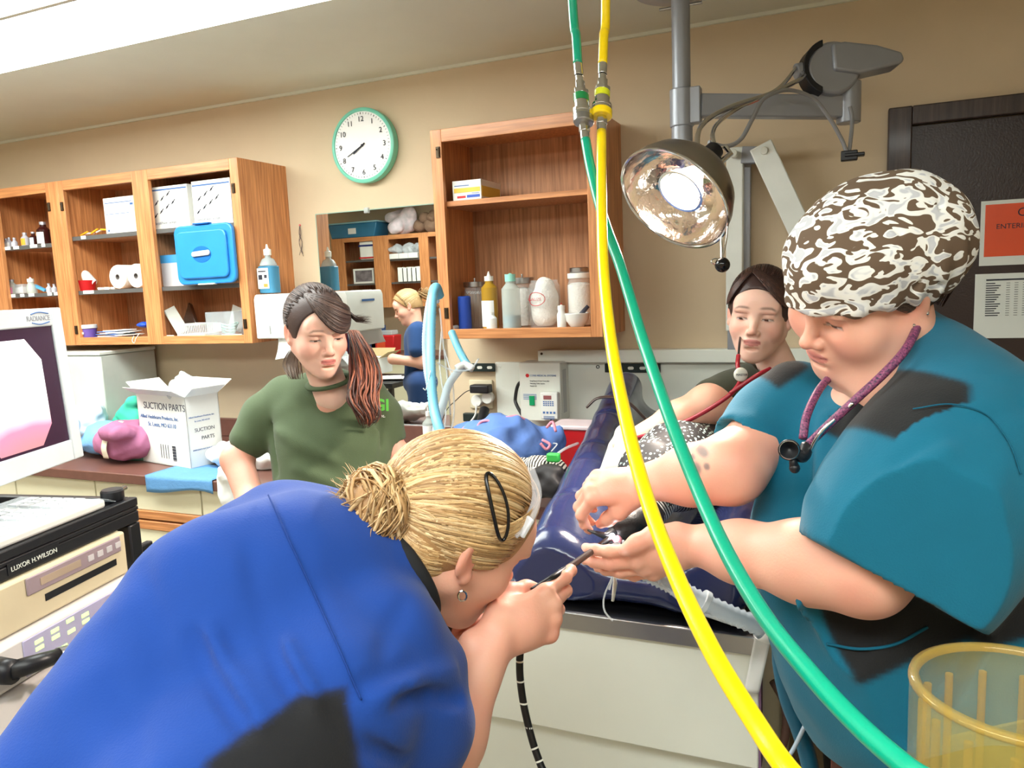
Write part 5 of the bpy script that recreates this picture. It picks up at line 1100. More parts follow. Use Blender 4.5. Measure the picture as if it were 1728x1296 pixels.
part('connector', MB().cyl(pD(1310, 1060, 1.26), pD(1352, 1075, 1.24), .013, 16), M_clear, t)
t = thing('drain_hose', 'thick dark teal hose hanging down beside the table', 'hose', pD(1330, 1200, 1.3)); part('tubing', MB().tube(spline([pD(1318, 1070, 1.30), pD(1318, 1120, 1.3), pD(1330, 1180, 1.3), pD(1352, 1240, 1.3), pD(1368, 1300, 1.3), pD(1380, 1400, 1.32)], 10), .0145, 14), mat('teal_hose', (26, 92, 120), .4), t, smooth=3)
t = thing('thin_grey_tube', 'thin pale tube slanting behind the teal hose', 'tube', pD(1340, 1250, 1.28)); part('tubing', MB().tube(spline([pD(1358, 1225, 1.27), pD(1340, 1262, 1.27), pD(1318, 1300, 1.27), pD(1300, 1360, 1.27)], 8), .0035, 8), mat('pale_tube', (170, 186, 200), .3), t, smooth=3)
t = thing('brown_tube', 'brown tube looped beside the table end', 'tube', pD(1312, 1200, 1.42)); part('tubing', MB().tube(spline([pD(1305, 1150, 1.42), pD(1325, 1190, 1.42), pD(1325, 1240, 1.42), pD(1308, 1290, 1.42), pD(1300, 1340, 1.42)], 8), .008, 10), mat('brown_rubber', (96, 70, 60), .5), t, smooth=3)
t = thing('wooden_post', 'reddish brown wooden post at the side of the treatment table', 'post', (.1, 1.62, 0)); part('post', MB().box((-.022, -.022, 0), (.022, .022, .8), c=(pZ(1425, 1280, .7)[0], pZ(1425, 1280, .7)[1], 0)), wood('red_brown_wood', (96, 56, 50), (118, 70, 60)), t, bevel=.003)
# ---------------------------------------------------------------- amber canister in the foreground
M_amber = mat('amber_plastic', (196, 178, 92), .06, alpha=.17, var=.02, ior=1.35); M_amb2 = mat('amber_plastic_rim', (200, 160, 70), .08, alpha=.30, var=.03, coat=.4)
cc = pD(1722, 1182, .60); Rc = .078; top = float(cc[2]) + .012
t = thing('amber_canister', 'translucent amber ribbed canister at the bottom right corner', 'canister', (cc[0], cc[1], top - .34))
c0 = (cc[0], cc[1], top - .34)
part('outer_wall', MB().lathe([(Rc - .004, 0), (Rc, .004), (Rc, .335), (Rc - .004, .34), (Rc - .007, .335), (Rc - .006, .02), (0.001, .02), (.001, 0), (Rc - .004, 0)], c0, 56), M_amber, t, smooth=3)
part('rim', MB().lathe([(Rc - .007, .333), (Rc + .001, .333), (Rc + .0012, .335), (Rc + .0003, .338), (Rc - .007, .338), (Rc - .007, .333)], c0, 56), M_amb2, t, smooth=3)
for k in range(14):
    a = k * 2 * PI / 14; p = V(cc[0] + (Rc - .010) * math.cos(a), cc[1] + (Rc - .010) * math.sin(a), 0); part('rib', MB().cyl(p + V(0, 0, top - .32), p + V(0, 0, top - .024), .0032, 8), M_amb2, t)
part('divider', MB().box((-Rc + .012, -.0016, -.31), (Rc - .012, .0016, -.03), np.array([[.8, -.6, 0], [.6, .8, 0], [0, 0, 1]]), (cc[0], cc[1], top)), M_amber, t)
part('inner_tube', MB().tube([(cc[0] + .03, cc[1] - .02, top - .25), (cc[0] + .03, cc[1] - .02, top + .0), (cc[0] + .05, cc[1] + .01, top + .012)], .006, 12), M_amb2, t, smooth=3)
b = MB()
for k in range(9): a = -2.5; p = V(cc[0] + (Rc + .0006) * math.cos(a), cc[1] + (Rc + .0006) * math.sin(a), top - .08 - k * .022); u = V(-math.sin(a), math.cos(a), 0); b.slab(p, u * .012, V(0, 0, .003), V(math.cos(a), math.sin(a), 0) * -.0005)
part('graduations', b, M_amb2, t)
st = thing('equipment_stand', 'grey stand below the frame that carries the amber canister', 'stand', (cc[0], cc[1], 0)); part('stand_top', MB().cyl((cc[0], cc[1], top - .365), (cc[0], cc[1], top - .341), .1, 32), M_grey, st, bevel=.002); part('column', MB().cyl((cc[0], cc[1], .03), (cc[0], cc[1], top - .366), .025), M_grey, st); part('base', MB().cyl((cc[0], cc[1], 0), (cc[0], cc[1], .03), .16, 32), M_grey, st, bevel=.004)
# ================================================================ things on the shelves of the wall cabinets
def item(name, label, cat, px, py, Y, z, group=None, rotz=0):
    q = pY(px, py, Y); return thing(name, label, cat, (q[0], Y, z), rotz, group, world=False)
def jar_prof(r, h, n=None, sh=.02): n = n or r * .8; return [(0, 0), (r * .94, 0), (r, .006), (r, h - sh), (n, h), (n, h + .008), (0, h + .008)]
M_lid = M_steel; ZS = 1.3862
def add_label(t, r, z0, z1, a0, a1, m=M_paper, nm='label'):
    return part(nm, MB().lathe([(r + .0006, z0), (r + .0006, z1)], (0, 0, 0), 16, arc=(a1 - a0)).__class__ and MB().grid(lambda u, v: V((r + .0008) * math.sin(lerp(a0, a1, u)), -(r + .0008) * math.cos(lerp(a0, a1, u)), lerp(z0, z1, v)), 10, 1, .0004), m, t)
def bottle(name, label, cat, px, py, Y, z, r, h, body, cap, lab=None, liquid=None, ch=.02, cr=None, tip=None, tipm=None, group=None, dark=None):
    t = item(name, label, cat, px, py, Y, z, group); cr = cr or r * .5
    part('bottle_body', MB().lathe(jar_prof(r, h, cr, r * .55), seg=24), body, t)
    if liquid: part('liquid', MB().lathe([(0, .002), (r * .97 - .001, .004), (r * .97 - .001, liquid[0]), (0, liquid[0])], seg=24), liquid[1], t)
    b = MB().lathe([(0, h + .008), (cr * 1.1, h + .008), (cr * 1.1, h + .008 + ch), (0, h + .008 + ch)], seg=20)
    if tip: b.lathe([(cr * .5, h + ch + .008), (.002, h + ch + tip), (0, h + ch + tip)], seg=12)
    part('cap', b, cap, t)
    if tipm: part('tip', MB().lathe([(.0034, h + ch + tip * .55), (.0012, h + ch + tip + .006), (0, h + ch + tip + .006)], seg=10), tipm, t)
    if lab: add_label(t, r, h * lab[0], h * lab[1], -1.1, .9, lab[2] if len(lab) > 2 else M_paper)
    return t
M_cotton = mat('cotton', (238, 236, 228), .95, var=.04, bump=.6, bscale=120); M_mintcap = mat('mint_cap', (150, 218, 200), .4); M_blueliq = mat('blue_liquid', (66, 150, 186), .15, coat=.3)
M_iod = mat('iodine_amber', (176, 136, 44), .2, coat=.2); M_trans = mat('translucent_plastic', (214, 224, 216), .3, alpha=.55); M_brownglass = mat('brown_glass', (58, 24, 22), .15, coat=.4)
t = item('bandage_roll', 'tiny white roll lying at the left end of the single cabinet floor', 'roll', 767, 547, 2.575, ZS); part('roll', MB().lathe([(.004, -.02), (.0085, -.02), (.0085, .02), (.004, .02), (.004, -.02)], (0, 0, .009), 20, (0, 1, 0)), M_white, t)
single('wrap_roll', MB().lathe([(0, 0), (.0235, 0), (.0245, .004), (.0245, .122), (.02, .1255), (0, .124)], (pY(785, 540, 2.60)[0], 2.60, ZS), 28), mat('royal_blue_wrap', (28, 66, 158), .55, bump=.1, bscale=200), 'royal blue cylinder roll standing in the single cabinet', 'roll')
t = item('swab_jar', 'glass jar of long wooden cotton swabs with a steel lid', 'jar', 803, 520, 2.70, ZS); part('jar', MB().lathe(jar_prof(.043, .15, .04), seg=28), M_glass, t)
b = MB(); c2 = MB()
for i in range(46): a = rng.random() * 6.28; rr = .035 * rng.random() ** .5; p = V(rr * math.cos(a), rr * math.sin(a), .003); q = p + V(rng.uniform(-.006, .006), rng.uniform(-.006, .006), .128 + .01 * rng.random()); b.tube([p, q], .0014, 5); c2.ball(q, .0032, 6)
part('swab_sticks', b, mat('birch_sticks', (178, 140, 100), .7), t)['kind'] = 'stuff'; part('cotton_tips', c2, M_cotton, t)['kind'] = 'stuff'
part('lid', MB().cyl((0, 0, .158), (0, 0, .178), .044, 28).cyl((0, 0, .178), (0, 0, .192), .004, 10), M_lid, t, bevel=.002)
bottle('spout_bottle', 'amber iodine bottle with a white spout cap and paper label', 'bottle', 828, 540, 2.625, ZS, .031, .17, M_iod, M_white, (.05, .62), tip=.026, ch=.018)
bottle('vial', 'small white labelled bottle in front of the amber bottle', 'bottle', 830, 546, 2.565, ZS, .0195, .052, M_white, M_white, ch=.004)
bottle('spout_bottle', 'clear bottle with a mint cap and a little blue liquid', 'bottle', 864, 546, 2.585, ZS, .034, .165, M_trans, M_mintcap, liquid=(.05, M_blueliq), ch=.026, tip=.012, cr=.018)
t = item('cotton_jar', 'glass jar of cotton balls with a steel lid behind the blue liquid bottle', 'jar', 883, 520, 2.735, ZS); part('jar', MB().lathe(jar_prof(.043, .155, .04), seg=28), M_glass, t); part('cotton', MB().lathe([(0, .004), (.039, .004), (.039, .135), (.03, .145), (0, .15)], seg=20), M_cotton, t); part('lid', MB().cyl((0, 0, .163), (0, 0, .186), .045, 28).cyl((0, 0, .186), (0, 0, .2), .004, 10), M_lid, t, bevel=.002)
t = item('gauze_jar', 'wide glass jar packed with gauze, marked with a red oval', 'jar', 920, 530, 2.66, ZS); part('jar', MB().lathe(jar_prof(.0585, .165, .05, .015), seg=32), M_glass, t)
s = SDF((-.07, -.07, -.01), (.07, .07, .21), .004); s.cone((0, 0, .045), (0, 0, .105), .050, .050, k=0); s.ell((.0, 0, .155), (.034, .03, .03), k=.02); s.halfspace((0, 0, .004), (0, 0, -1)); s.wrinkle(.002, 90, 3); Vv, F = s.mesh(); mb = MB(); mb.add(Vv.tolist(), F.tolist()); part('gauze', mb, M_cotton, t, smooth=3)
R_ = .0592
part('red_oval', MB().tube([V(R_ * math.sin(-.25 + .62 * math.cos(a)), -R_ * math.cos(-.25 + .62 * math.cos(a)), .105 + .024 * math.sin(a)) for a in np.linspace(0, 2 * PI, 40)], .0012, 6, cap=False), M_red, t)
text('GAUZE', (-.042, -R_ * 1.02, .099), (1, .18, 0), (0, 0, 1), .015, M_red, t)
bottle('dropper_bottle', 'small white dropper bottle with a red tip in the single cabinet', 'bottle', 948, 545, 2.575, ZS, .0165, .058, M_white, M_white, ch=.014, tip=.012, tipm=M_red, cr=.012)
t = item('sponge_jar', 'tall glass jar with white screw lid in the right corner of the single cabinet', 'jar', 979, 515, 2.70, ZS); part('jar', MB().lathe(jar_prof(.0465, .165, .04), seg=28), M_glass, t); part('sponges', MB().lathe([(0, .004), (.042, .004), (.043, .15), (.03, .158), (0, .16)], seg=20), M_cotton, t); part('lid', MB().cyl((0, 0, .173), (0, 0, .193), .044, 28), M_white, t, bevel=.002); part('steel_top', MB().cyl((0, 0, .194), (0, 0, .213), .036, 28), M_lid, t, bevel=.003)
t = item('mortar_bowl', 'white mortar bowl with a dark pestle at the right of the single cabinet', 'bowl', 974, 543, 2.59, ZS); part('bowl', MB().lathe([(0, .004), (.02, 0), (.024, .004), (.04, .026), (.044, .048), (.046, .052), (.042, .052), (.036, .028), (.015, .01), (0, .01)], seg=36), M_white, t, smooth=3); part('pestle', MB().tube([(-.008, 0, .022), (.04, .008, .075)], [.010, .007], 14), mat('slate_pestle', (58, 60, 72), .4), t, smooth=3)
t = item('medicine_box', 'white and yellow medicine carton on the upper shelf of the single cabinet', 'box', 792, 330, 2.60, 1.8605, rotz=0)
part('carton', MB().box((-.058, -.02, 0), (.058, .16, .073)), M_white, t, bevel=.001); part('yellow_band', MB().box((-.052, -.0215, .03), (.054, -.0195, .046)).box((.0572, -.015, .012), (.0592, .15, .05)), mat('yellow_print', (226, 190, 70), .5), t)
part('blue_band', MB().box((.0, -.0212, .01), (.052, -.0195, .02)), mat('blue_print', (50, 90, 190), .5), t); part('red_band', MB().box((-.04, -.0212, .01), (-.005, -.0195, .018)), M_red, t); part('printed_name', MB().box((-.05, -.021, .053), (.01, -.0195, .056)).box((.02, -.021, .024), (.05, -.0195, .026)), M_inkblue, t)

# two-bay cabinet
def z1p(x, y): return (x / 3.323, 240 + y / 3.323)
def carton(label, xa, xb, zt, Y, z, dep, dec=None, cat='box', rotz=0, m=None):
    ax = pY(xa, 380, Y)[0]; bx = pY(xb, 380, Y)[0]; w = (bx - ax) / 2; t = thing('carton', label, cat, ((ax + bx) / 2, Y, z), rotz, None, world=False)
    part('box', MB().box((-w, 0, 0), (w, dep, zt)), m or M_white, t, bevel=.0015)
    return t, w
t, w = carton('white carton on the upper shelf of the left bay of the two-bay cabinet', 178, 231, .165, 2.60, S1 + .001, .18)
part('print', MB().box((-w + .01, -.001, .14), (w - .02, .0005, .143)).box((w - .03, -.001, .125), (w - .012, .0005, .134)).box((-w + .01, -.001, .09), (w - .04, .0005, .092)).box((-w + .015, -.001, .012), (-w + .024, .0005, .022)), M_inkblue, t)
for k, (xa, xb, lb) in enumerate(((257, 321, 'left white syringe carton with diagonal print on the upper right shelf'), (329, 394, 'right white syringe carton with diagonal print on the upper right shelf'))):
    t, w = carton(lb, xa, xb, .185 if k == 0 else .19, 2.585, S1 + .001, .2)
    b = MB()
    for i in range(7):
        x = -w + .02 + (i % 4) * .036 + .01 * (i > 3); z = .05 + .055 * (i // 4) + .018 * (i % 4)
        d = V(.022, 0, .02); b.slab(V(x, -.0012, z), d, V(-.002, 0, .0024), V(0, .001, 0)); b.slab(V(x + .006, -.0012, z + .003), d * .35, V(-.004, 0, .005), V(0, .001, 0))
    part('syringe_print', b, M_ink, t); part('top_band', MB().box((-w + .004, -.001, .168), (w - .004, .0005, .174)), M_inkblue, t)
    text('VanishPoint Syringe', (-w + .012, -.0012, .022), (1, 0, 0), (0, 0, 1), .017, mat('grey_print', (150, 152, 160), .7), t)
# yellow packets
for i in range(7):
    q = pY(122 + i * 9, 393, 2.61 + .02 * (i % 2)); a = rng.uniform(-.8, .8); d = V(math.cos(a), math.sin(a) * .4, rng.uniform(-.1, .35)); single('needle_packet', MB().tube([V(q[0], q[1], S1 + .009 + .003 * i) - d * .02, V(q[0], q[1], S1 + .009 + .003 * i) + d * .035], .0045, 8), [mat('amber_needle', (240, 180, 40), .4), M_white][i % 2], ['amber-tipped needle in the loose pile on the upper left shelf', 'white syringe tip in the loose pile on the upper left shelf'][i % 2], 'needle', 'loose needles on the upper shelf')
# second shelf
t = item('tape_tub', 'red tub with a white paper cone lying over it on the middle left shelf', 'tub', 143, 482, 2.62, S2 + .001); part('tub', MB().lathe([(0, 0), (.045, 0), (.052, .05), (.05, .05), (.043, .004), (0, .004)], seg=28), M_red, t)
part('paper_cone', MB().lathe([(.018, -.06), (.05, .06), (.0485, .06), (.0165, -.06), (.018, -.06)], (0.0, -.0, .068), 28, nrm((-.45, -.2, .35))), M_paper, t, smooth=3)
for (x, y, lb) in ((198, 464, 'thick white gauze roll facing the room, left of the pair'), (229, 462, 'thick white gauze roll partly behind the cabinet divider')):
    q = pY(x, y, 2.60); t = thing('gauze_roll', lb, 'roll', (q[0], 2.6, S2 + .001), 0, 'gauze rolls on the middle shelf', world=False)
    part('roll', MB().lathe([(.013, 0), (.054, 0), (.056, .006), (.056, .12), (.013, .12), (.013, 0)], (0, 0, .0565), 32, (0, 1, 0)), M_cotton, t, bevel=.002); part('core', MB().lathe([(.0105, -.001), (.0128, -.001), (.0128, .12), (.0105, .12), (.0105, -.001)], (0, 0, .0565), 24, (0, 1, 0)), mat('card_core', (120, 112, 108), .8), t)
for i in range(3): q = pY(170 + i * 5, 482, 2.58); single('small_packet', MB().box((-.012, -.01, 0), (.012, .01, .012), np.array([[.9, -.4, 0], [.4, .9, 0], [0, 0, 1]]) if i % 2 else None, (q[0], 2.58 + .02 * i, S2 + .001 + .0)), M_paper, 'small white packet between the red tub and the gauze rolls', 'packet', 'small packets on the middle shelf', bevel=.002)
t, w = carton('small pale carton behind the blue-lidded box on the middle right shelf', 265, 300, .14, 2.60, S2 + .001, .15, m=mat('pale_board', (196, 196, 200), .7)); part('blue_top', MB().box((-w - .0005, -.001, .105), (w + .0005, .151, .1405)), mat('sky_print', (70, 150, 205), .5), t)
# blue-lidded storage box lying on its side
A = pY(289, 386, 2.50); Bq = pY(397, 482, 2.50); xm = (A[0] + Bq[0]) / 2; hw = (Bq[0] - A[0]) / 2; M_blid = mat('bright_blue_plastic', (44, 136, 212), .3, coat=.2)
t = thing('storage_box', 'translucent storage box with a bright blue lid facing the room', 'storage box', (xm, 2.583, S2 + .001), 0, None, world=False); hh = .25
def rrect(w, h, r, n=6): return [(sx * (w - r) + r * math.cos(a), sy * (h - r) + r * math.sin(a)) for (sx, sy, a0) in ((1, 1, 0), (-1, 1, PI / 2), (-1, -1, PI), (1, -1, 1.5 * PI)) for a in np.linspace(a0, a0 + PI / 2, n)]
part('bin', MB().prism(rrect(hw * .80, hh / 2 * .9, .03), (-.022, -.055, hh / 2 + .001), (1, 0, 0), (0, 0, 1), (0, .22, 0)), M_trans, t, bevel=.004)
ld = part('lid', MB().prism(rrect(hw, hh / 2, .035), (0, -.075, hh / 2 + .001), (1, 0, 0), (0, 0, 1), (0, .02, 0)), M_blid, t, bevel=.006, seg=3)
part('raised_panel', MB().prism(rrect(hw * .84, hh / 2 * .8, .028), (0, -.088, hh / 2 + .001), (1, 0, 0), (0, 0, 1), (0, .0135, 0)), M_blid, ld, bevel=.006, seg=3)
part('handle_recess', MB().prism([(.052 * math.cos(a), .034 * math.sin(a)) for a in np.linspace(0, 2 * PI, 32, endpoint=False)], (0, -.0892, hh / 2 + .001), (1, 0, 0), (0, 0, 1), (0, .0015, 0)), mat('deep_blue_plastic', (26, 104, 184), .3), ld)
part('handle', MB().prism(rrect(.05, .011, .01), (0, -.097, hh / 2 + .004), (1, 0, .05), (0, 0, 1), (0, .008, 0)), mat('grey_handle', (184, 186, 190), .35), ld, bevel=.003)
for zz_ in (-.002, hh + .001): part('latch', MB().box((-.04, -.085, zz_), (.045, -.06, zz_ + .006)), M_offwhite if zz_ < 0 else mat('deep_blue_plastic', (26, 104, 184), .3), t, bevel=.002)
# bottom of the bays
ZB = 1.3775
t = item('ointment_tub', 'white tub with a purple label on the cabinet floor', 'tub', 149, 566, 2.59, ZB); part('tub', MB().lathe([(0, 0), (.036, 0), (.039, .045), (0, .045)], seg=28), mat('purple_label', (110, 86, 170), .5), t); part('tub_lid', MB().lathe([(0, .046), (.043, .046), (.043, .064), (0, .064)], seg=28), M_white, t, bevel=.002); part('brand_line', MB().box((-.02, -.041, .02), (.02, -.0375, .03)), M_white, t)
for i in range(8):
    q = pY(190 + 8 * (i % 3), 563, 2.62); a = rng.uniform(-.35, .35); c_, s_ = math.cos(a), math.sin(a); w_ = .09 - .006 * i
    single('envelope', MB().box((-w_, -.05, 0), (w_, .06, .0035), np.array([[c_, -s_, 0], [s_, c_, 0], [0, 0, 1]]), (q[0], 2.63, ZB + .001 + .0042 * i)), M_paper if i % 3 else mat('blue_sheet', (90, 130, 200), .7), ['blue-edged envelope in the pile at the bottom left of the two-bay cabinet', 'white envelope in the pile at the bottom left of the two-bay cabinet'][1 if i % 3 else 0], 'envelope', 'pile of envelopes on the cabinet floor')
q = pY(236, 557, 2.60); s = SDF(*bb([V(q[0], 2.62, ZB + .04)], .08), .005); s.ell((q[0], 2.62, ZB + .055), (.04, .03, .016)); s.wrinkle(.003, 60, 2); Vv, F = s.mesh(); mb = MB(); mb.add(Vv.tolist(), F.tolist()); single('blue_wrapper', mb, mat('cobalt_plastic', (30, 80, 200), .35), 'crumpled cobalt blue wrapper on top of the envelopes', 'wrapper', smooth=3)
q = pY(229, 574, 2.53); single('string_loop', MB().tube(spline([V(q[0], 2.555, ZB + .02), V(q[0] + .004, 2.53, ZB + .0), V(q[0] - .008, 2.528, ZB - .022), V(q[0] - .022, 2.53, ZB - .012), V(q[0] - .02, 2.54, ZB + .01)], 6), .0015, 6), M_white, 'thin white string loop dangling over the cabinet edge', 'string')
t = item('steel_tray', 'steel instrument tray leaning on its edge in the right bay', 'tray', 305, 545, 2.66, ZB); Rt = np.array([[.93, 0, .36], [.0, 1, 0], [-.36, 0, .93]])
b = MB(); Rt = np.array([[.80, .0, -.60], [.28, .88, .37], [.53, -.47, .70]]); b.box((-.075, -.012, 0), (.075, -.008, .15), Rt, (0, .02, .01))
for lo, hi in (((-.075, -.008, 0), (-.071, .012, .15)), ((.071, -.008, 0), (.075, .012, .15)), ((-.075, -.008, 0), (.075, .012, .004)), ((-.075, -.008, .146), (.075, .012, .15))): b.box(lo, hi, Rt, (0, .02, .01))
part('tray', b, M_steel, t, bevel=.0015)
t = item('tray_lid', 'white plastic tray tilted against the cabinet divider', 'tray', 292, 565, 2.58, ZB); part('tray', MB().slab((-.045, 0, .115), (.075, .0, -.112), (0, .06, .02), (.006, 0, .005)), M_offwhite, t, bevel=.002)
t = item('basket', 'white slotted plastic basket on the cabinet floor', 'basket', 326, 567, 2.585, ZB); b = MB(); b.box((-.062, -.02, 0), (.062, .08, .003))
for z_ in (.004, .05): b.box((-.066, -.026, z_), (.066, -.023, z_ + .007)).box((-.066, .083, z_), (.066, .086, z_ + .007)).box((-.068, -.023, z_), (-.065, .083, z_ + .007)).box((.065, -.023, z_), (.068, .083, z_ + .007))
for i in range(15): x = -.065 + i * .0092; b.box((x, -.0255, .01), (x + .0035, -.0235, .052)).box((x, .0835, .01), (x + .0035, .0855, .052))
part('basket_body', b, M_white, t)
t = item('clear_bin', 'clear plastic bin with tubing inside at the bottom right of the two-bay cabinet', 'bin', 380, 566, 2.60, ZB); part('bin_body', MB().box((-.082, -.02, 0), (.075, -.017, .105)).box((-.082, .09, 0), (.075, .093, .105)).box((-.085, -.02, 0), (-.0825, .093, .105)).box((.0755, -.02, 0), (.078, .093, .105)).box((-.082, -.017, 0), (.075, .09, .003)), mat('thin_clear', (214, 224, 228), .15, alpha=.22), t)
b = MB()
for k in range(4): b.tube([V(.03 * math.cos(a) * (1 + .25 * k) - .01, .035 + .025 * math.sin(a), .012 + .012 * k + .006 * math.sin(2 * a)) for a in np.linspace(0, 2 * PI, 20)], .004, 6)
part('coiled_tubing', b, mat('seafoam_tube', (170, 210, 200), .3), t, smooth=3)
part('paper_label', MB().box((-.04, -.0215, .02), (-.0, -.0203, .055)), M_paper, t)
q = pY(386, 520, 2.66); 
for k in range(2): a = .35 + .25 * k; single('leaflet', MB().slab(V(q[0] - .05 + .02 * k, 2.70 + .012 * k, ZB + .03), V(math.cos(a), 0, -math.sin(a)) * .075, V(math.sin(a), 0, math.cos(a)) * .11, (0, .001, 0)), M_paper, 'printed leaflet sticking up behind the clear bin', 'leaflet', 'leaflets behind the clear bin')
# medicine vials in the far left cabinet
M_vial = mat('vial_glass', (206, 206, 216), .15, alpha=.75); M_foil = mat('foil_cap', (200, 200, 210), .3, .7); SA = S1 - .019
for i, (x, r, h) in enumerate(((2, .014, .03), (11, .0135, .032), (16, .013, .036), (25, .0135, .032))):
    bottle('vial', 'small clear medicine vial in the row at the left end of the upper shelf', 'vial', x, 412, 2.60, SA, r, h, M_vial, M_foil, (.1, .7), ch=.006, group='small vials on the upper shelf')
bottle('vial', 'yellow-labelled medicine vial on the far left upper shelf', 'vial', 43, 408, 2.60, SA, .019, .05, M_vial, M_foil, (.1, .75, mat('orange_label', (238, 168, 50), .5)), ch=.008)
bottle('vial', 'pale blue labelled dark vial beside the yellow one', 'vial', 57, 406, 2.60, SA, .017, .05, M_brownglass, M_foil, (.08, .75, mat('pale_blue_label', (198, 214, 232), .5)), ch=.008)
bottle('medicine_bottle', 'large brown medicine bottle with white and pink label', 'bottle', 75, 404, 2.61, SA, .031, .088, M_brownglass, M_foil, (.06, .68), ch=.014, cr=.014)
bottle('medicine_bottle', 'white bottle with a pink label at the left of the middle shelf', 'bottle', 21, 486, 2.60, S2 + .0, .019, .06, M_trans, M_foil, (.1, .6, mat('pink_label', (236, 150, 190), .5)), ch=.008)
t = item('supply_bin', 'small clear bin on the far left middle shelf', 'bin', 36, 486, 2.62, S2 + .001); part('bin_body', MB().box((-.036, -.02, 0), (.036, .06, .05)), M_clear, t, bevel=.003); part('contents', MB().box((-.03, -.015, .004), (.03, .05, .036)), M_paper, t, bevel=.004)
bottle('dropper_bottle', 'translucent dropper bottle with a red tip on the far left shelf', 'bottle', 53, 486, 2.60, S2, .021, .05, M_trans, M_white, ch=.016, tip=.016, tipm=M_red, cr=.014)
single('blue_strip', MB().box((-.04, -.01, 0), (.04, .01, .012), np.array([[.94, 0, .34], [0, 1, 0], [-.34, 0, .94]]), (pY(68, 488, 2.62)[0], 2.62, S2 + .02)), mat('sky_plastic', (90, 170, 220), .4), 'light blue plastic strip lying on the far left middle shelf', 'strip', bevel=.002)
for i, x in enumerate((83, 92)): bottle('vial', 'white capped vial at the right end of the far left middle shelf', 'vial', x, 488, 2.59, S2, .012, .032 - .004 * i, M_vial, M_foil, (.1, .8), ch=.006, group='white vials on the middle shelf')

# towel dispenser and soap bottle between the cabinet and the mirror
xa, xb = -2.245, -1.985; q = pY(430, 504, 2.52); zt = 1.552; M_disp = mat('dispenser_plastic', (232, 234, 228), .3)
t = thing('towel_dispenser', 'white paper towel dispenser on the wall beside the mirror', 'dispenser', ((xa + xb) / 2, YW, 1.365)); part('housing', MB().prism([(-.128, 0), (.13, 0), (.13, .165), (.122, .185), (-.12, .185), (-.128, .165)], ((xa + xb) / 2, 2.535, 1.365), (1, 0, 0), (0, 0, 1), (0, YW - 2.536, 0)), M_disp, t, bevel=.006)
part('side_badge', MB().box((xb + .004, 2.62, 1.50), (xb + .006, 2.72, 1.51)), M_inkblue, t); part('towel_end', MB().grid(lambda u, v: V(lerp(-2.15, -1.99, u), 2.56 - .03 * v * v, 1.364 - .075 * v * (1.15 - .3 * u)), 6, 6, .001), M_paper, t, smooth=3); part('lever', MB().box((-2.17, 2.528, 1.385), (-2.165, 2.534, 1.42)), mat('vent_grey', (188, 190, 188), .5), t)
t = thing('soap_bottle', 'pump-less clear bottle of blue soap on top of the towel dispenser', 'bottle', (-2.222, 2.62, zt), 0, None, world=False); M_soap = mat('blue_soap', (70, 140, 176), .12, alpha=.85, coat=.3)
M_bclear = mat('bottle_clear', (190, 206, 208), .12, alpha=.55)
part('bottle_body', MB().prism(rrect(.042, .03, .02), (0, 0, .002), (1, 0, 0), (0, 1, 0), (0, 0, .115)), M_soap, t, bevel=.004); part('bottle_shoulder', MB().lathe([(.036, .118), (.036, .124), (.026, .145), (.012, .152), (.012, .162)], seg=24), M_bclear, t, smooth=3); part('cap', MB().lathe([(0, .162), (.016, .162), (.016, .186), (.007, .19), (.003, .208), (0, .208)], seg=20), M_white, t)
lb_ = part('label', MB().box((-.036, -.032, .022), (.022, -.0305, .108)), M_paper, t); part('orange_mark', MB().box((-.005, -.0325, .028), (.016, -.0319, .042)), mat('orange_mark', (240, 150, 70), .5), lb_); part('print', MB().box((-.03, -.0325, .092), (.01, -.0319, .097)).box((-.03, -.0325, .06), (-.01, -.0319, .08)).box((.0, -.0325, .066), (.014, -.0319, .08)), M_ink, lb_)
# pinned threads on the wall
q = pY(506, 380, YW - .004); t = thing('thread_bundle', 'dark threads hanging from a pink pin on the wall left of the mirror', 'thread', (q[0], YW, q[2] - .13)); part('pin', MB().ball(q, .005, 10), mat('pink_pin', (230, 120, 120), .3), t)
b = MB()
for k in range(4): b.tube(spline([q + V(0, -.002, 0), q + V(.006 * math.sin(k * 2), -.004, -.04), q + V(.008 * math.cos(k * 3), -.004, -.08), q + V(.012 * math.sin(k * 2.4), -.004, -.12 - .006 * k)], 6), .0011, 5)
part('threads', b, mat('dark_thread', (96, 84, 84), .8), t)

# ================================================================ things on the worktop
q0 = pZ(323, 792, ZT + .002); ql = pZ(242, 778, ZT + .002); qr = pZ(382, 779, ZT + .002)
eL = ql - q0; eL = nrm(eL) ; eR = V(-eL[1], eL[0], 0); eR = eR if eR @ (qr - q0) > 0 else -eR
wl = float(np.linalg.norm(ql - q0)); wr_ = float((qr - q0) @ eR); dd = pr_ = ray(310, 672); 
tt = ((q0 - CAM)[:2] @ dd[:2]) / (dd[:2] @ dd[:2]); hbx = float(CAM[2] + dd[2] * tt) - ZT
M_card = mat('white_cardboard', (226, 226, 222), .75, var=.03)
t = thing('suction_parts_carton', 'open white cardboard carton marked suction parts on the worktop', 'carton', q0 + (eL * wl + eR * wr_) / 2)
b = MB(); c0_ = q0
for (o, x, y) in ((c0_, eL * wl, V(0, 0, hbx)), (c0_, eR * wr_, V(0, 0, hbx)), (c0_ + eR * wr_, eL * wl, V(0, 0, hbx)), (c0_ + eL * wl, eR * wr_, V(0, 0, hbx))):
    n = nrm(np.cross(x, y)); n = n if n @ (c0_ + (eL * wl + eR * wr_) / 2 - o) > 0 else -n; b.slab(o, x, y, n * .004)
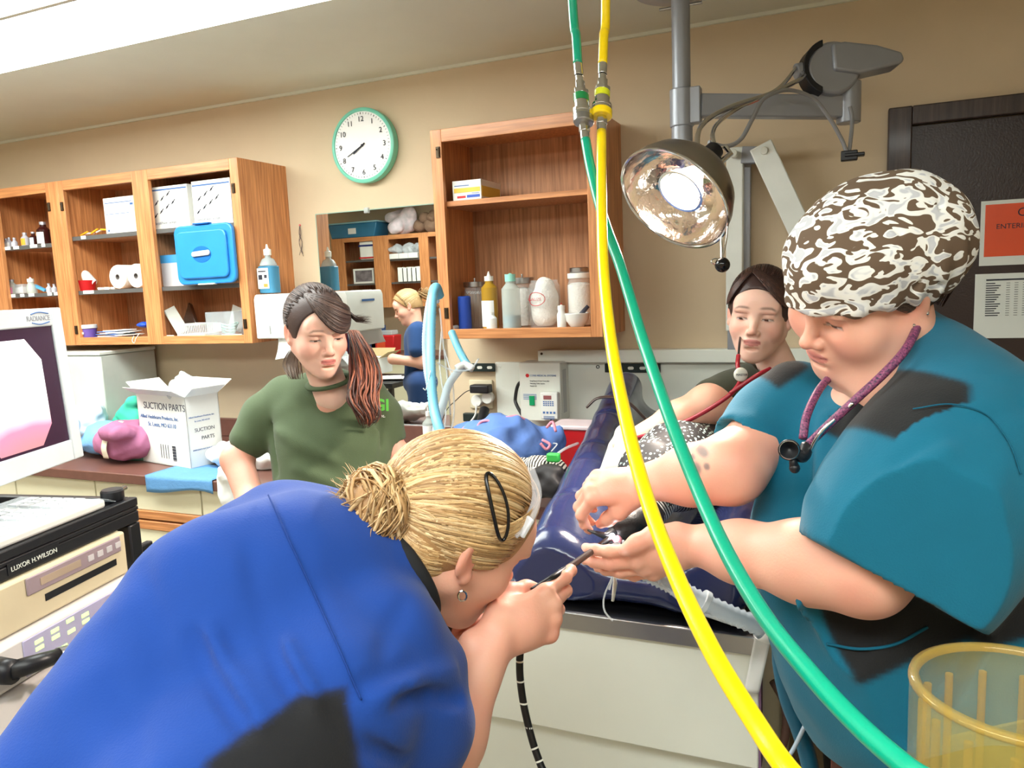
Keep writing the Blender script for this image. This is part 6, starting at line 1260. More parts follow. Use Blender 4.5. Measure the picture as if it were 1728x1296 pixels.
b.slab(c0_, eL * wl, eR * wr_, V(0, 0, .004)); part('carton_walls', b, M_card, t)
topz = V(0, 0, hbx); part('flap', MB().slab(c0_ + topz, eL * wl, -eR * .055 + V(0, 0, .032), V(0, 0, .003)), M_card, t); part('flap', MB().slab(c0_ + topz, eR * wr_, -eL * .055 + V(0, 0, .035), V(0, 0, .003)), M_card, t)
part('flap', MB().slab(c0_ + topz + eL * wl, eR * wr_, eL * .07 + V(0, 0, .045), V(0, 0, .003)), M_card, t); part('flap', MB().slab(c0_ + topz + eR * wr_, eL * wl, eR * .07 + V(0, 0, .045), V(0, 0, .003)), M_card, t)
nL = -eR * .0012; nR = -eL * .0012; oL = c0_ + eL * wl + nL; xL = -eL; oR = c0_ + nR; M_hand = mat('marker_line', (90, 90, 100), .8)
Z3 = V(0, 0, 1); k_ = hbx / .32
text('SUCTION PARTS', oL + xL * wl * .14 + Z3 * hbx * .80, xL, Z3, wl * .115, M_hand, t); text('Allied Healthcare Products, Inc.', oL + xL * wl * .05 + Z3 * hbx * .66, xL, Z3, wl * .062, M_inkblue, t); text('St. Louis, MO 63110', oL + xL * wl * .2 + Z3 * hbx * .55, xL, Z3, wl * .07, M_inkblue, t)
text('Allied Healthcare Products, Inc.', oR + eR * wr_ * .06 + Z3 * hbx * .70, eR, Z3, wr_ * .06, M_inkblue, t); text('St. Louis, MO 63110', oR + eR * wr_ * .22 + Z3 * hbx * .64, eR, Z3, wr_ * .055, M_inkblue, t); text('SUCTION', oR + eR * wr_ * .2 + Z3 * hbx * .50, eR, Z3, wr_ * .14, M_hand, t); text('PARTS', oR + eR * wr_ * .38 + Z3 * hbx * .38, eR, Z3, wr_ * .14, M_hand, t); text('EMERGENCY SUCTION EQUIPMENT', oR + eR * wr_ * .1 + Z3 * hbx * .24, eR, Z3, wr_ * .05, M_inkblue, t)
b = MB()
for i in range(16): b.slab(oL + xL * wl * .66 + Z3 * hbx * (.08 + .014 * i), xL * wl * .07, Z3 * (.0012 + .0018 * ((i * 7) % 3)), nL * .3)
for i in range(4): b.slab(oL + xL * wl * (.42 + .05 * i) + Z3 * hbx * .1, xL * wl * .008, Z3 * hbx * .2, nL * .3)
part('printed_barcode', b, M_ink, t)
def crumple(name, label, cat, c, r, m, seed, amp=.008, freq=55, flatz=None, res=.005, parts=None, parent=None, k=.03):
    s = SDF(*bb([np.array(c)], max(r) + .05), res); s.ell(c, r, k=0); rr_ = np.random.default_rng(seed)
    for i in range(5): o = rr_.normal(size=3) * .45; s.ell(np.array(c) + o * np.array(r), np.array(r) * (.45 + .2 * rr_.random()), k=k)
    s.wrinkle(amp, freq, seed); s.wrinkle(amp * .4, freq * 2.3, seed + 50)
    if flatz is not None: s.halfspace((0, 0, flatz), (0, 0, -1))
    Vv, F = s.mesh(); mb = MB(); mb.add(Vv.tolist(), F.tolist())
    if parent is not None: return part(name, mb, m, parent, smooth=3)
    return single(name, mb, m, label, cat, smooth=3)
crumple('bag', '', '', c0_ + topz + eL * wl * .25 + eR * .05 + V(0, 0, .03), (.05, .04, .05), M_clear, 5, .009, 80, parent=t)
zt_ = ZT + .001
M_blued = mat('light_blue_drape', (120, 170, 220), .75, var=.06, bump=.2, bscale=60); M_mauve = mat('mauve_cloth', (172, 106, 140), .85, var=.06, bump=.15, bscale=90); M_tealc = mat('sea_green_cloth', (70, 196, 160), .85, var=.06)
q = pZ(205, 752, .94); t = thing('wrapped_bundle', 'mauve cloth bundle with a strip of tape on the worktop', 'bundle', (q[0], q[1] + .05, zt_)); crumple('cloth', '', '', (q[0], q[1] + .02, .955), (.15, .10, .08), M_mauve, 11, .005, 45, zt_, parent=t)
part('tape_strip', MB().tube(spline([V(q[0] + .015, q[1] + .0, 1.045), V(q[0] + .012, q[1] - .06, 1.015), V(q[0] + .01, q[1] - .092, .955), V(q[0] + .008, q[1] - .085, .905)], 6), .016, 8, flat=.12, up=(0, -1, .3)), mat('cream_tape', (232, 220, 196), .6), t, smooth=3)
q = pZ(165, 742, .95); crumple('folded_drape', 'pale blue drape bundle left of the mauve one', 'drape', (q[0], q[1] + .03, .95), (.09, .09, .075), M_blued, 12, .005, 45, zt_)
q = pZ(140, 712, 1.0); crumple('towel_pile', 'heap of white and pale blue towels behind the bundles', 'towels', (q[0] - .02, q[1] - .02, .97), (.15, .11, .10), mat('pale_towel', (206, 222, 234), .85, var=.08), 13, .009, 50, zt_)
q = pZ(212, 702, 1.02); crumple('green_cloth', 'sea green cloth poking out behind the mauve bundle', 'cloth', (q[0], q[1] + .03, 1.0), (.09, .06, .07), M_tealc, 14, .008, 55, zt_)
qa = pY(244, 783, 2.098); qb = pY(357, 797, 2.098); w_ = float(qb[0] - qa[0]); M_bp = mat('blue_pad', (94, 146, 196), .7, bump=.2, bscale=80)
single('blue_pad', MB().grid(lambda u, v: V(lerp(qa[0], qb[0], u), 2.30 - .205 * min(1, v / .8) + .004 * math.sin(9 * u), ZT + .0035 - max(0, v - .8) / .2 * (.055 + .012 * math.sin(5 * u + 1))), 16, 20, .0015), M_bp, 'light blue absorbent pad hanging over the worktop edge under the carton', 'pad', smooth=3)
q = pY(372, 815, 2.05); crumple('white_wrap', 'crumpled white paper wrap hanging off the worktop beside the carton', 'paper', (q[0], 2.085, .85), (.035, .02, .07), M_paper, 15, .005, 70)
q = pZ(420, 770, .92); crumple('white_wrap', 'large crumpled white wrap behind the elbow of the woman in green', 'paper', (q[0], q[1] + .06, .92), (.17, .12, .05), M_paper, 16, .008, 50, zt_)
q = pZ(445, 745, .9); crumple('blue_wrap', 'blue crumpled wrap on the worktop left of the woman in green', 'paper', (q[0], q[1] + .1, .9), (.1, .05, .03), M_blued, 17, .006, 60, zt_)
# grey equipment box behind the monitor
A = pY(205, 592, 2.62); t = thing('equipment_case', 'large pale grey metal equipment case on the worktop under the cabinets', 'equipment case', (A[0] - .3, 2.7, ZT + .001)); xr = float(A[0]); part('case_body', MB().box((xr - .62, 2.50, ZT + .001), (xr, YW - .025, 1.30)), mat('pale_grey_metal', (196, 200, 192), .45), t, bevel=.008); part('case_top', MB().box((xr - .625, 2.495, 1.301), (xr + .004, YW - .024, 1.318)), M_offwhite, t, bevel=.004)
part('power_lead', MB().tube(spline([(xr, 2.72, 1.06), (xr + .05, 2.74, 1.055), (xr + .12, 2.75, 1.02), (xr + .2, 2.78, .93)], 6), .005, 8), M_black, t)
# right of the woman in green
q = pZ(726, 752, ZT); t = thing('spray_bottle', 'clear plastic bottle with a white pump standing in front of the mirror', 'bottle', (q[0], q[1], zt_), 0, None, world=False); part('bottle_body', MB().lathe(jar_prof(.028, .12, .012, .02), seg=24), M_trans, t); part('pump', MB().lathe([(0, .13), (.013, .13), (.013, .15), (.005, .152), (.005, .175), (.012, .176), (.012, .184), (0, .184)], seg=16).box((-.03, -.004, .174), (.0, .004, .182)), M_white, t); add_label(t, .028, .03, .09, -1, 1)
q = pZ(722, 748, ZT); t = thing('instrument_tray', 'white bowl and papers on a green mat beside the clear pump bottle', 'tray', (q[0] - .06, q[1] + .1, zt_)); part('mat', MB().box((q[0] - .17, q[1] + .02, zt_), (q[0] + .03, q[1] + .17, zt_ + .004)), mat('dark_green_mat', (56, 110, 84), .6), t); part('bowl', MB().lathe([(0, 0), (.04, 0), (.08, .05), (.077, .05), (.038, .004), (0, .004)], (q[0] - .07, q[1] + .1, zt_ + .0045), 28), M_paper, t, smooth=3)
q = pZ(660, 738, .9); single('orange_pouch', MB().box((-.05, -.03, 0), (.05, .03, .05), np.array([[.9, -.4, 0], [.4, .9, 0], [0, 0, 1]]), (q[0], q[1] + .02, zt_)), mat('orange_pouch', (232, 96, 50), .5), 'orange red pouch behind the elbow of the woman in green', 'pouch', bevel=.012)
q = pZ(700, 790, ZT); t = thing('white_tub', 'white plastic tub on the worktop in front of the mirror', 'tub', (q[0], q[1] + .04, zt_)); part('tub', MB().box((-.09, -.05, 0), (.09, .06, .05), None, (q[0], q[1] + .05, zt_)), M_white, t, bevel=.008)
# drape, sharps bin and cords near the table
M_drape = mat('surgical_blue_drape', (98, 134, 204), .8, var=.07, bump=.2, bscale=60)
t = thing('surgical_drape', 'crumpled blue surgical drape with pink edging on the worktop corner', 'drape', (*pZ(855, 760, ZT)[:2], zt_))
c = pD(860, 748, 2.28); s = SDF(*bb([pD(770, 740, 2.3), pD(945, 740, 2.3), V(c[0], c[1], zt_)], .09), .0055)
for (x, y, d, r) in ((800, 745, 2.32, 36), (850, 738, 2.3, 42), (890, 750, 2.28, 40), (925, 740, 2.3, 24), (780, 728, 2.38, 20), (838, 770, 2.2, 40)): s.ell(pD(x, y, d), (r * d / FOC,) * 3, k=.03)
s.wrinkle(.011, 42, 41); s.wrinkle(.004, 100, 42); Vv, F = s.mesh(); Vv[:, 2] = np.maximum(Vv[:, 2], zt_); mb = MB(); mb.add(Vv.tolist(), F.tolist()); part('cloth', mb, M_drape, t, smooth=3)
M_pink = mat('pink_piping', (236, 150, 170), .7)
for pts in (((775, 730, 2.33), (790, 718, 2.32), (800, 728, 2.28), (812, 712, 2.27), (828, 712, 2.26), (826, 732, 2.24)), ((922, 722, 2.24), (932, 712, 2.24), (938, 728, 2.22)), ((915, 742, 2.2), (928, 750, 2.19), (922, 758, 2.19), (912, 748, 2.19)), ((850, 706, 2.26), (870, 702, 2.26), (885, 708, 2.27))): part('piping', MB().tube(spline([pD(*p) for p in pts], 6), .0042, 8), M_pink, t, smooth=3)
q = pD(975, 738, 2.44); t = thing('sharps_container', 'red sharps container with a pale lid beside the navy pad', 'sharps container', (q[0], q[1], zt_), 0, None, world=False); hS = float(pD(975, 714, 2.44)[2]) - zt_; part('tub', MB().prism(rrect(.07, .055, .02), (0, 0, 0), (1, 0, 0), (0, 1, 0), (0, 0, hS - .012)), M_red, t, bevel=.004); part('lid', MB().prism(rrect(.075, .06, .02), (0, 0, hS - .011), (1, 0, 0), (0, 1, 0), (0, 0, .014)), mat('pale_pink_lid', (226, 206, 208), .4), t, bevel=.004)
zc_ = mat('striped_sleeve', (30, 28, 30), .6); 
t = thing('striped_scarf', 'black and white striped cloth tied with a green clip beside the pad', 'cloth', (*pZ(925, 790, ZT)[:2], zt_))
ms = MATS.get('zebra') or bpy.data.materials.new('zebra_cloth'); ms.use_nodes = True; nt = ms.node_tree; N = nt.nodes; L = nt.links; bq = N['Principled BSDF']; tc = N.new('ShaderNodeTexCoord'); wv = N.new('ShaderNodeTexWave'); wv.inputs['Scale'].default_value = 42; wv.inputs['Distortion'].default_value = 3; L.new(tc.outputs['Object'], wv.inputs[0]); cr = N.new('ShaderNodeValToRGB'); cr.color_ramp.elements[0].position = .45; cr.color_ramp.elements[0].color = lin((34, 30, 30)); cr.color_ramp.elements[1].position = .55; cr.color_ramp.elements[1].color = lin((222, 218, 204)); L.new(wv.outputs[0], cr.inputs[0]); L.new(cr.outputs[0], bq.inputs['Base Color']); bq.inputs['Roughness'].default_value = .8
crumple('cloth', '', '', pD(912, 792, 2.1), (.07, .05, .035), ms, 23, .006, 60, parent=t); crumple('cloth', '', '', pD(925, 815, 2.02), (.05, .04, .04), zc_, 24, .006, 60, parent=t)
part('green_clip', MB().box((-.018, -.01, -.012), (.018, .01, .012), None, pD(934, 772, 2.02)), mat('green_clip', (60, 180, 80), .4), t, bevel=.005); part('clear_tubes', MB().tube(spline([pD(936, 770, 2.02), pD(952, 758, 2.05), pD(975, 748, 2.1)], 6), .004, 8).tube(spline([pD(930, 762, 2.04), pD(940, 750, 2.06), pD(934, 748, 2.07)], 6), .002, 6), M_clear, t, smooth=3)
q = pD(905, 835, 1.95); single('white_tray_corner', MB().box((-.06, -.05, -.01), (.06, .06, .015), None, (q[0], q[1], ZT + .012)), M_paper, 'corner of a white tray beside the navy pad', 'tray', bevel=.004)
# hanging anaesthesia hoses beside the mirror
def corrug(name, label, pts, r, n, m, par=None):
    sp = spline(pts, n); rr = [r * (1.07 if i % 2 else .93) for i in range(len(sp))]
    if par is not None: return part(name, MB().tube(sp, rr, 16), m, par, smooth=3)
    return single(name, MB().tube(sp, rr, 16), m, label, 'hose', smooth=3)
M_bh = mat('pale_blue_corrugated', (130, 208, 236), .35, var=.05); M_ch = mat('clear_corrugated', (208, 226, 236), .3, alpha=.6)
t = thing('anaesthesia_hoses', 'pale blue and clear corrugated hoses looping beside the single wall cabinet', 'hose', pD(735, 600, 2.4))
corrug('blue_hose', '', [pD(742, 500, 2.62), pD(736, 485, 2.58), pD(730, 500, 2.54), pD(727, 560, 2.5), pD(727, 620, 2.45), pD(731, 680, 2.4), pD(740, 720, 2.35), pD(752, 750, 2.32)], .0155, 22, M_bh, t)
corrug('clear_hose', '', [pD(738, 510, 2.66), pD(730, 492, 2.63), pD(722, 520, 2.6), pD(717, 570, 2.58), pD(719, 620, 2.56), pD(726, 660, 2.52)], .010, 22, M_ch, t)
corrug('blue_hose', '', [pD(762, 560, 2.72), pD(772, 585, 2.68), pD(782, 605, 2.64), pD(790, 618, 2.62)], .013, 18, M_bh, t)
corrug('white_hose', '', [pD(788, 612, 2.62), pD(772, 628, 2.6), pD(757, 650, 2.56), pD(748, 680, 2.5), pD(738, 712, 2.44), pD(735, 738, 2.4)], .013, 18, M_ch, t)
part('wye_connector', MB().tube(spline([pD(770, 622, 2.6), pD(784, 616, 2.61), pD(798, 622, 2.6)], 6), [.013] * 13, 14), M_disp, t, smooth=3)
for k, pts in enumerate((((738, 612, 2.5), (755, 622, 2.5), (775, 626, 2.5), (795, 622, 2.5), (808, 605, 2.5)), ((742, 520, 2.62), (748, 580, 2.6), (755, 640, 2.58), (760, 700, 2.5)), ((745, 560, 2.66), (742, 620, 2.62), (752, 690, 2.55), (748, 735, 2.45)), ((750, 590, 2.66), (763, 640, 2.6), (766, 700, 2.5), (756, 742, 2.4)))): part('clear_line', MB().tube(spline([pD(*p) for p in pts], 6), .003, 8), M_clear, t, smooth=3)
part('hook', MB().tube(spline([pD(727, 625, 2.42), pD(721, 650, 2.42), pD(718, 658, 2.42), pD(714, 655, 2.42)], 6), .0018, 6), M_white, t, smooth=3)

# ================================================================ video cart with monitor
dY = V(-math.sin(math.radians(10.6)), math.cos(math.radians(10.6)), 0); dX = V(-dY[1], dY[0], 0)     # dX points into the cart
Rc_ = np.array([-dX, dY, V(0, 0, 1)]).T      # local x = out of the cart front, y = along the front
cz = 1.108; pc_ = pZ(232, 838, cz); orig = V(pc_[0], pc_[1], 0)
def cb(b, xa, xb, ya, yb, za, zb): return b.box((xa, ya, za), (xb, yb, zb), Rc_, orig)
M_cart = mat('cart_black', (26, 26, 30), .35, var=.06)
t = thing('video_cart', 'black equipment cart with post frame and shelves at the far left', 'cart', orig + dX * .3)
Lc, Dc = 1.0, .56
part('top_shelf', cb(cb(cb(cb(cb(MB(), -Dc, 0, -Lc, 0, cz - .03, cz - .02), -.022, 0, -Lc, 0, cz - .0199, cz), -Dc, -Dc + .02, -Lc, 0, cz - .0199, cz), -Dc + .0201, -.0221, -.022, 0, cz - .0199, cz), -Dc + .0201, -.0221, -Lc, -Lc + .02, cz - .0199, cz), M_cart, t, bevel=.003)
part('front_apron', cb(MB(), -.02, .0, -Lc, -.001, cz - .056, cz - .0302), M_cart, t, bevel=.003)
for (xa, ya) in ((-.034, -.036), (-Dc, -.036), (-.034, -Lc), (-Dc, -Lc)): part('leg', cb(MB(), xa, xa + .034, ya, ya + .036, .06, cz - .0305 if xa < -.1 else cz - .057), M_cart, t, bevel=.004)
for z_ in (.72, .2): part('shelf', cb(MB(), -Dc + .035, -.0345, -Lc + .037, -.037, z_, z_ + .02), M_cart, t, bevel=.002)
part('side_handle', cb(cb(cb(MB(), -.03, -.012, -.0005, .05, .97, .988), -.03, -.012, -.0005, .05, .91, .928), -.03, -.012, .04, .058, .928, .97), M_cart, t, bevel=.004)
for (xa, ya) in ((-.02, -.02), (-Dc + .02, -.02), (-.02, -Lc + .02), (-Dc + .02, -Lc + .02)): c_ = orig + Rc_ @ V(xa, ya, .031); part('caster', MB().cyl(c_ - dX * .01, c_ + dX * .01, .03, 18), M_black, t, bevel=.003)
def onf(y, z, x=.0012): return orig + Rc_ @ V(x, y, z)
bd = part('badge', cb(MB(), .0003, .0015, -.352, -.232, cz - .048, cz - .026), M_black, t); pq = pY(30, 920, 1); 
text('LUXOR H.WILSON', onf(-.346, cz - .043, .002), dY, (0, 0, 1), .0128, M_offwhite, t)
part('asset_label', cb(MB(), .0003, .0012, -.47, -.40, cz - .054, cz - .012), M_offwhite, t)
# keyboard
def slabk(b, xa, xb, ya, yb, za, zb): return cb(b, xa, xb, ya, yb, za, zb)
t = thing('keyboard', 'white computer keyboard under a clear cover on top of the black cart', 'keyboard', orig + Rc_ @ V(-.12, -.4, cz)); part('keyboard_body', cb(MB(), -.19, -.01, -.59, -.085, cz - .0, cz + .02), M_white, t, bevel=.006)
kb = MB()
for r_ in range(5):
    for k in range(22):
        if k in (14, 18): continue
        y = -.575 + k * .0215; cb(kb, -.18 + r_ * .029, -.158 + r_ * .029, y, y + .0175, cz + .0202, cz + .026)
o_ = part('keys', kb, mat('pale_keys', (206, 210, 214), .5), t); o_['kind'] = 'stuff'
part('clear_cover', MB().grid(lambda u, v: orig + Rc_ @ V(lerp(-.205, -.004, u), lerp(-.61, -.062, v), cz + .027 + .006 * math.sin(6 * v) * math.sin(3 * u) - .02 * max(0, v - .93) * 14), 10, 24, .0008), mat('cover_film', (236, 244, 248), .2, alpha=.3), t, smooth=3)
c_ = orig + Rc_ @ V(-.035, -.035, cz + .0005); t = thing('puck_speaker', 'round black puck device on the corner of the cart', 'device', c_); part('puck', MB().lathe([(0, 0), (.021, 0), (.024, .005), (.024, .022), (.021, .026), (0, .027)], c_, 28), M_black, t); part('chrome_knob', MB().cyl(c_ + dY * .022 + V(0, 0, .016), c_ + dY * .042 + V(0, 0, .018), .007), M_chrome, t, bevel=.002)
# printer, processor, light source
M_beige = mat('beige_plastic', (206, 192, 160), .45); M_pale = mat('pale_instrument', (216, 210, 206), .4)
orig0 = orig; orig = orig0 + V(0, 0, .0655) - Rc_ @ V(.018, 0, 0)
t = thing('video_printer', 'beige video printer on the shelf directly under the cart top', 'printer', orig + Rc_ @ V(-.25, -.4, .82)); part('printer_body', cb(MB(), -.5, .03, -.72, -.065, .89, .985), M_beige, t, bevel=.006)
part('control_strip', cb(MB(), .0295, .034, -.33, -.085, .946, .980), mat('mauve_panel', (150, 132, 138), .4), t, bevel=.003); part('display', cb(MB(), .0335, .0352, -.30, -.20, .956, .970), mat('dull_lcd', (170, 150, 130), .3), t)
b = MB(); [cb(b, .0335, .0358, -.18 + k * .026, -.165 + k * .026, .957, .969) for k in range(4)]; part('buttons', b, mat('button_grey', (196, 190, 192), .5), t); part('paper_slot', cb(MB(), .029, .0312, -.29, -.10, .920, .934), M_black, t)
orig = orig0 + V(0, 0, .155) - Rc_ @ V(.02, 0, 0)
t = thing('video_processor', 'pale endoscopy processor with lilac button panel and green lights, below the printer', 'processor', orig + Rc_ @ V(-.25, -.4, .64)); part('processor_body', cb(MB(), -.5, .05, -.95, -.045, .712, .7985), M_pale, t, bevel=.01)
part('lilac_panel', cb(MB(), .0495, .0525, -.37, -.06, .720, .788), mat('lilac_panel', (172, 166, 196), .4), t, bevel=.004); M_gled = mat('green_led', (190, 255, 120), .4, emit=1.6)
gl = []
for k in range(8): y = -.345 + (k % 4) * .038; z_ = .770 - .016 * (k // 4) + .003 * (k % 3); gl.append((y, .018, z_))
for y, z_ in ((-.335, .728), (-.29, .732), (-.25, .734), (-.17, .736), (-.12, .736)): gl.append((y, .016, z_))
for (y, w_, z_) in gl: part('green_light', cb(MB(), .052, .0535, y, y + w_, z_, z_ + .007), M_gled, t)
part('slot', cb(MB(), .052, .0535, -.16, -.075, .768, .773), M_black, t)
text('OLYMPUS', onf(-.62, .765, .051), dY, (0, 0, 1), .02, mat('grey_print', (150, 152, 160), .7), t); text('CV-140', onf(-.62, .750, .051), dY, (0, 0, 1), .010, mat('grey_print', (150, 152, 160), .7), t)
pl_ = pD(62, 1088, 1.02)
part('video_plug', MB().tube([onf(-.43, .765, .052), onf(-.43, .765, .09)], [.024, .021], 18).tube([onf(-.43, .765, .08), onf(-.38, .76, .10), onf(-.35, .755, .105)], [.017, .015, .013], 14), M_black, t, smooth=3); part('plug_collar', MB().cyl(onf(-.35, .755, .105), onf(-.325, .75, .11), .015, 20), M_steel, t); part('plug_cable', MB().tube(spline([onf(-.325, .75, .11), onf(-.305, .74, .115), onf(-.28, .67, .11), onf(-.30, .60, .08)], 6), .006, 8), M_black, t)
orig = orig0 + V(0, 0, .20) - Rc_ @ V(.02, 0, 0)
t = thing('light_source', 'pale endoscopy light source on the shelf below the processor', 'light source', orig + Rc_ @ V(-.25, -.4, .54)); part('source_body', cb(MB(), -.5, .04, -.95, -.045, .541, .658), M_pale, t, bevel=.01)
text('OLYMPUS', onf(-.62, .612, .042), dY, (0, 0, 1), .02, mat('grey_print', (150, 152, 160), .7), t); text('EVIS EXERA', onf(-.62, .597, .042), dY, (0, 0, 1), .009, mat('grey_print', (150, 152, 160), .7), t); part('round_port', MB().cyl(onf(-.62, .565, .04), onf(-.62, .565, .046), .014, 20), mat('vent_grey', (188, 190, 188), .5), t); part('grab_hose', MB().tube(spline([onf(-.85, .56, .03), onf(-.7, .55, .09), onf(-.6, .552, .1), onf(-.52, .57, .06)], 6), .007, 10), mat('mauve_hose', (120, 96, 104), .4), t, smooth=3)
orig = orig0
# monitor
TR = pD(106, 531, 1.80); BR = pD(137, 770, 1.75); mz = 1.36; my = V(-math.sin(math.radians(19)), math.cos(math.radians(19)), 0)
mn0 = V(my[1], -my[0], 0); up_ = nrm(V(0, 0, 1) - mn0 * .045); mn = np.cross(my, up_); Hm = float(np.linalg.norm(TR - BR)); Wm = Hm * 1.25; M_bez = mat('pale_blue_bezel', (206, 214, 218), .35)
Rm_ = np.array([mn, my, up_]).T; c0m = BR - my * Wm
def mbx(b, xa, xb, ya, yb, za, zb): return b.box((xa, ya, za), (xb, yb, zb), Rm_, c0m)
t = thing('monitor', 'white flat monitor showing a pink endoscopic picture, on the cart', 'monitor', c0m + my * Wm / 2 - mn * .05); bz = .034
part('back_shell', mbx(mbx(MB(), -.055, -.0005, 0, Wm, 0, Hm), -.09, -.0552, Wm * .2, Wm * .8, Hm * .2, Hm * .8), M_bez, t, bevel=.008)
part('bezel', mbx(mbx(mbx(mbx(MB(), 0, .008, 0, bz, 0, Hm), 0, .008, Wm - bz, Wm, 0, Hm), 0, .008, bz, Wm - bz, 0, bz * 1.35), 0, .008, bz, Wm - bz, Hm - bz * 1.15, Hm), M_bez, t, bevel=.003)
part('screen', mbx(MB(), 0, .002, bz, Wm - bz, bz * 1.35, Hm - bz * 1.15), mat('dark_screen', (50, 26, 46), .25, var=.1, emit=.35), t)
# octagonal endoscope picture
mo = bpy.data.materials.new('endoscope_picture'); mo.use_nodes = True; nt = mo.node_tree; N = nt.nodes; L = nt.links; bq = N['Principled BSDF']; tc = N.new('ShaderNodeTexCoord'); sx = N.new('ShaderNodeSeparateXYZ'); L.new(tc.outputs['Generated'], sx.inputs[0]); nz = N.new('ShaderNodeTexNoise'); nz.inputs['Scale'].default_value = 5; L.new(tc.outputs['Object'], nz.inputs[0]); ma = N.new('ShaderNodeMath'); ma.operation = 'MULTIPLY_ADD'; L.new(nz.outputs[0], ma.inputs[0]); ma.inputs[1].default_value = .25; L.new(sx.outputs[2], ma.inputs[2])
cr = N.new('ShaderNodeValToRGB'); E_ = cr.color_ramp.elements; E_[0].position = .12; E_[0].color = lin((178, 120, 128)); E_[1].position = .52; E_[1].color = lin((252, 246, 250)); e = E_.new(.3); e.color = lin((222, 120, 150)); e = E_.new(.4); e.color = lin((244, 196, 214)); L.new(ma.outputs[0], cr.inputs[0]); L.new(cr.outputs[0], bq.inputs['Base Color']); L.new(cr.outputs[0], bq.inputs['Emission Color']); bq.inputs['Emission Strength'].default_value = .55; bq.inputs['Roughness'].default_value = .3
oc = [(-.11, -.05), (-.11, .05), (-.07, .105), (.045, .105), (.085, .06), (.085, -.075), (.05, -.115), (-.07, -.115)]; k_ = Hm / .33
part('picture', MB().prism([(a * k_, b_ * k_) for a, b_ in oc], c0m + my * Wm * .60 + up_ * Hm * .5 + mn * .0022, my, up_, mn * .0006), mo, t)
text('RADIANCE', c0m + my * (Wm - .115) + up_ * (Hm - .026) + mn * .0083, my, up_, .015, mat('grey_print', (150, 152, 160), .7), t); part('logo_swoosh', MB().tube(spline([c0m + my * (Wm - .1) + up_ * (Hm - .030) + mn * .0085, c0m + my * (Wm - .075) + up_ * (Hm - .034) + mn * .0085, c0m + my * (Wm - .045) + up_ * (Hm - .030) + mn * .0085], 6), .0012, 6).tube(spline([c0m + my * (Wm - .1) + up_ * (Hm - .012) + mn * .0085, c0m + my * (Wm - .075) + up_ * (Hm - .008) + mn * .0085, c0m + my * (Wm - .045) + up_ * (Hm - .012) + mn * .0085], 6), .0012, 6), M_inkblue, t)
part('stand', MB().tube([c0m + my * Wm / 2 - mn * .08 + up_ * Hm * .4, c0m + my * Wm / 2 - mn * .11 + V(0, 0, .0)], .02, 14).cyl(V(*(c0m + my * Wm / 2 - mn * .11)[:2], cz - .0295), V(*(c0m + my * Wm / 2 - mn * .11)[:2], float(c0m[2]) + .02), .022, 16), M_bez, t)
# ================================================================ far side of the room, seen in the mirror
YM = YW - .008
def mr(px, py, Yv): q = pY(px, py, Yv); return V(q[0], 2 * YM - q[1], q[2])
FY = 2 * YM - 7.0      # front plane of the far cabinets
def fx(px): return float(mr(px, 460, 7.0)[0])
x = [fx(562), fx(583), fx(632), fx(652), fx(658), fx(709), fx(725), fx(770), fx(776)]
cabinet('oak wall cabinet with photo frames on the far wall, seen in the mirror', x[0], x[3], [(x[1], x[2])], 1.356, 2.112, FY, YB, [(0, 1.87), (0, 1.62)], [], M_shelfgrey)
cabinet('double oak wall cabinet with baskets on the far wall, seen in the mirror', x[3] + .002, x[8], [(x[4], x[5]), (x[6], x[7])], 1.356, 2.112, FY, YB, [(0, 1.86), (1, 1.86), (0, 1.62), (1, 1.62)], [], M_shelfgrey)
FI = FY - .06
def far(name, label, cat, px, z, Y=None, group=None, rotz=0): return thing(name, label, cat, (fx(px), FI if Y is None else Y, z), rotz, group, world=False)
M_bluebin = mat('smoky_blue_plastic', (60, 130, 170), .2, alpha=.75)
t = far('storage_bin', 'translucent blue storage bin on top of the far cabinets', 'storage bin', 598, 2.1125, FY - .15); part('bin', MB().prism([(-.27, 0), (.27, 0), (.31, .15), (-.31, .15)], (0, -.14, 0), (1, 0, 0), (0, 0, 1), (0, .28, 0)), M_bluebin, t, bevel=.01); part('rim', MB().box((-.32, -.15, .151), (.32, .15, .165)), mat('pale_blue_rim', (150, 200, 215), .3), t, bevel=.004); part('label', MB().box((-.05, .1415, .04), (.05, .143, .1)), M_paper, t)
def crm(nm, lb, cat, px, z, r, m, seed, Y=None, group=None, **k): tag(crumple(nm, lb, cat, (fx(px), FY - .14 if Y is None else Y, z), r, m, seed, res=.009, **k), group=group)
crm('fabric_bag', 'white bag with dark red spots on top of the far cabinets', 'bag', 675, 2.24, (.15, .1, .12), mat('spotted_bag', (216, 212, 216), .8, var=.25, vscale=16, rgb2=(220, 200, 206)), 61, amp=.01, freq=25, flatz=2.113)
for i, (px, z, r) in enumerate(((702, 2.19, .075), (712, 2.27, .07), (722, 2.19, .085), (728, 2.28, .07))): crm('plush_slipper', 'fuzzy brown slipper on top of the far cabinets', 'slipper', px, z, (r, r * .9, r * .85), mat('brown_plush', (140, 112, 92), .95, var=.2, bump=.6, bscale=60), 70 + i, amp=.004, freq=40, group='brown slippers on the far cabinets')
t = far('food_bag', 'white and navy bag on the top shelf of the far cabinet', 'bag', 621, 1.871); part('bag', MB().box((-.11, -.05, 0), (.08, .04, .2)), M_white, t, bevel=.02); part('red_band', MB().box((-.112, -.052, .015), (.082, .042, .03)), M_red, t); part('navy_band', MB().box((-.112, -.052, .14), (.082, .042, .16)), mat('navy_print', (40, 50, 110), .5), t)
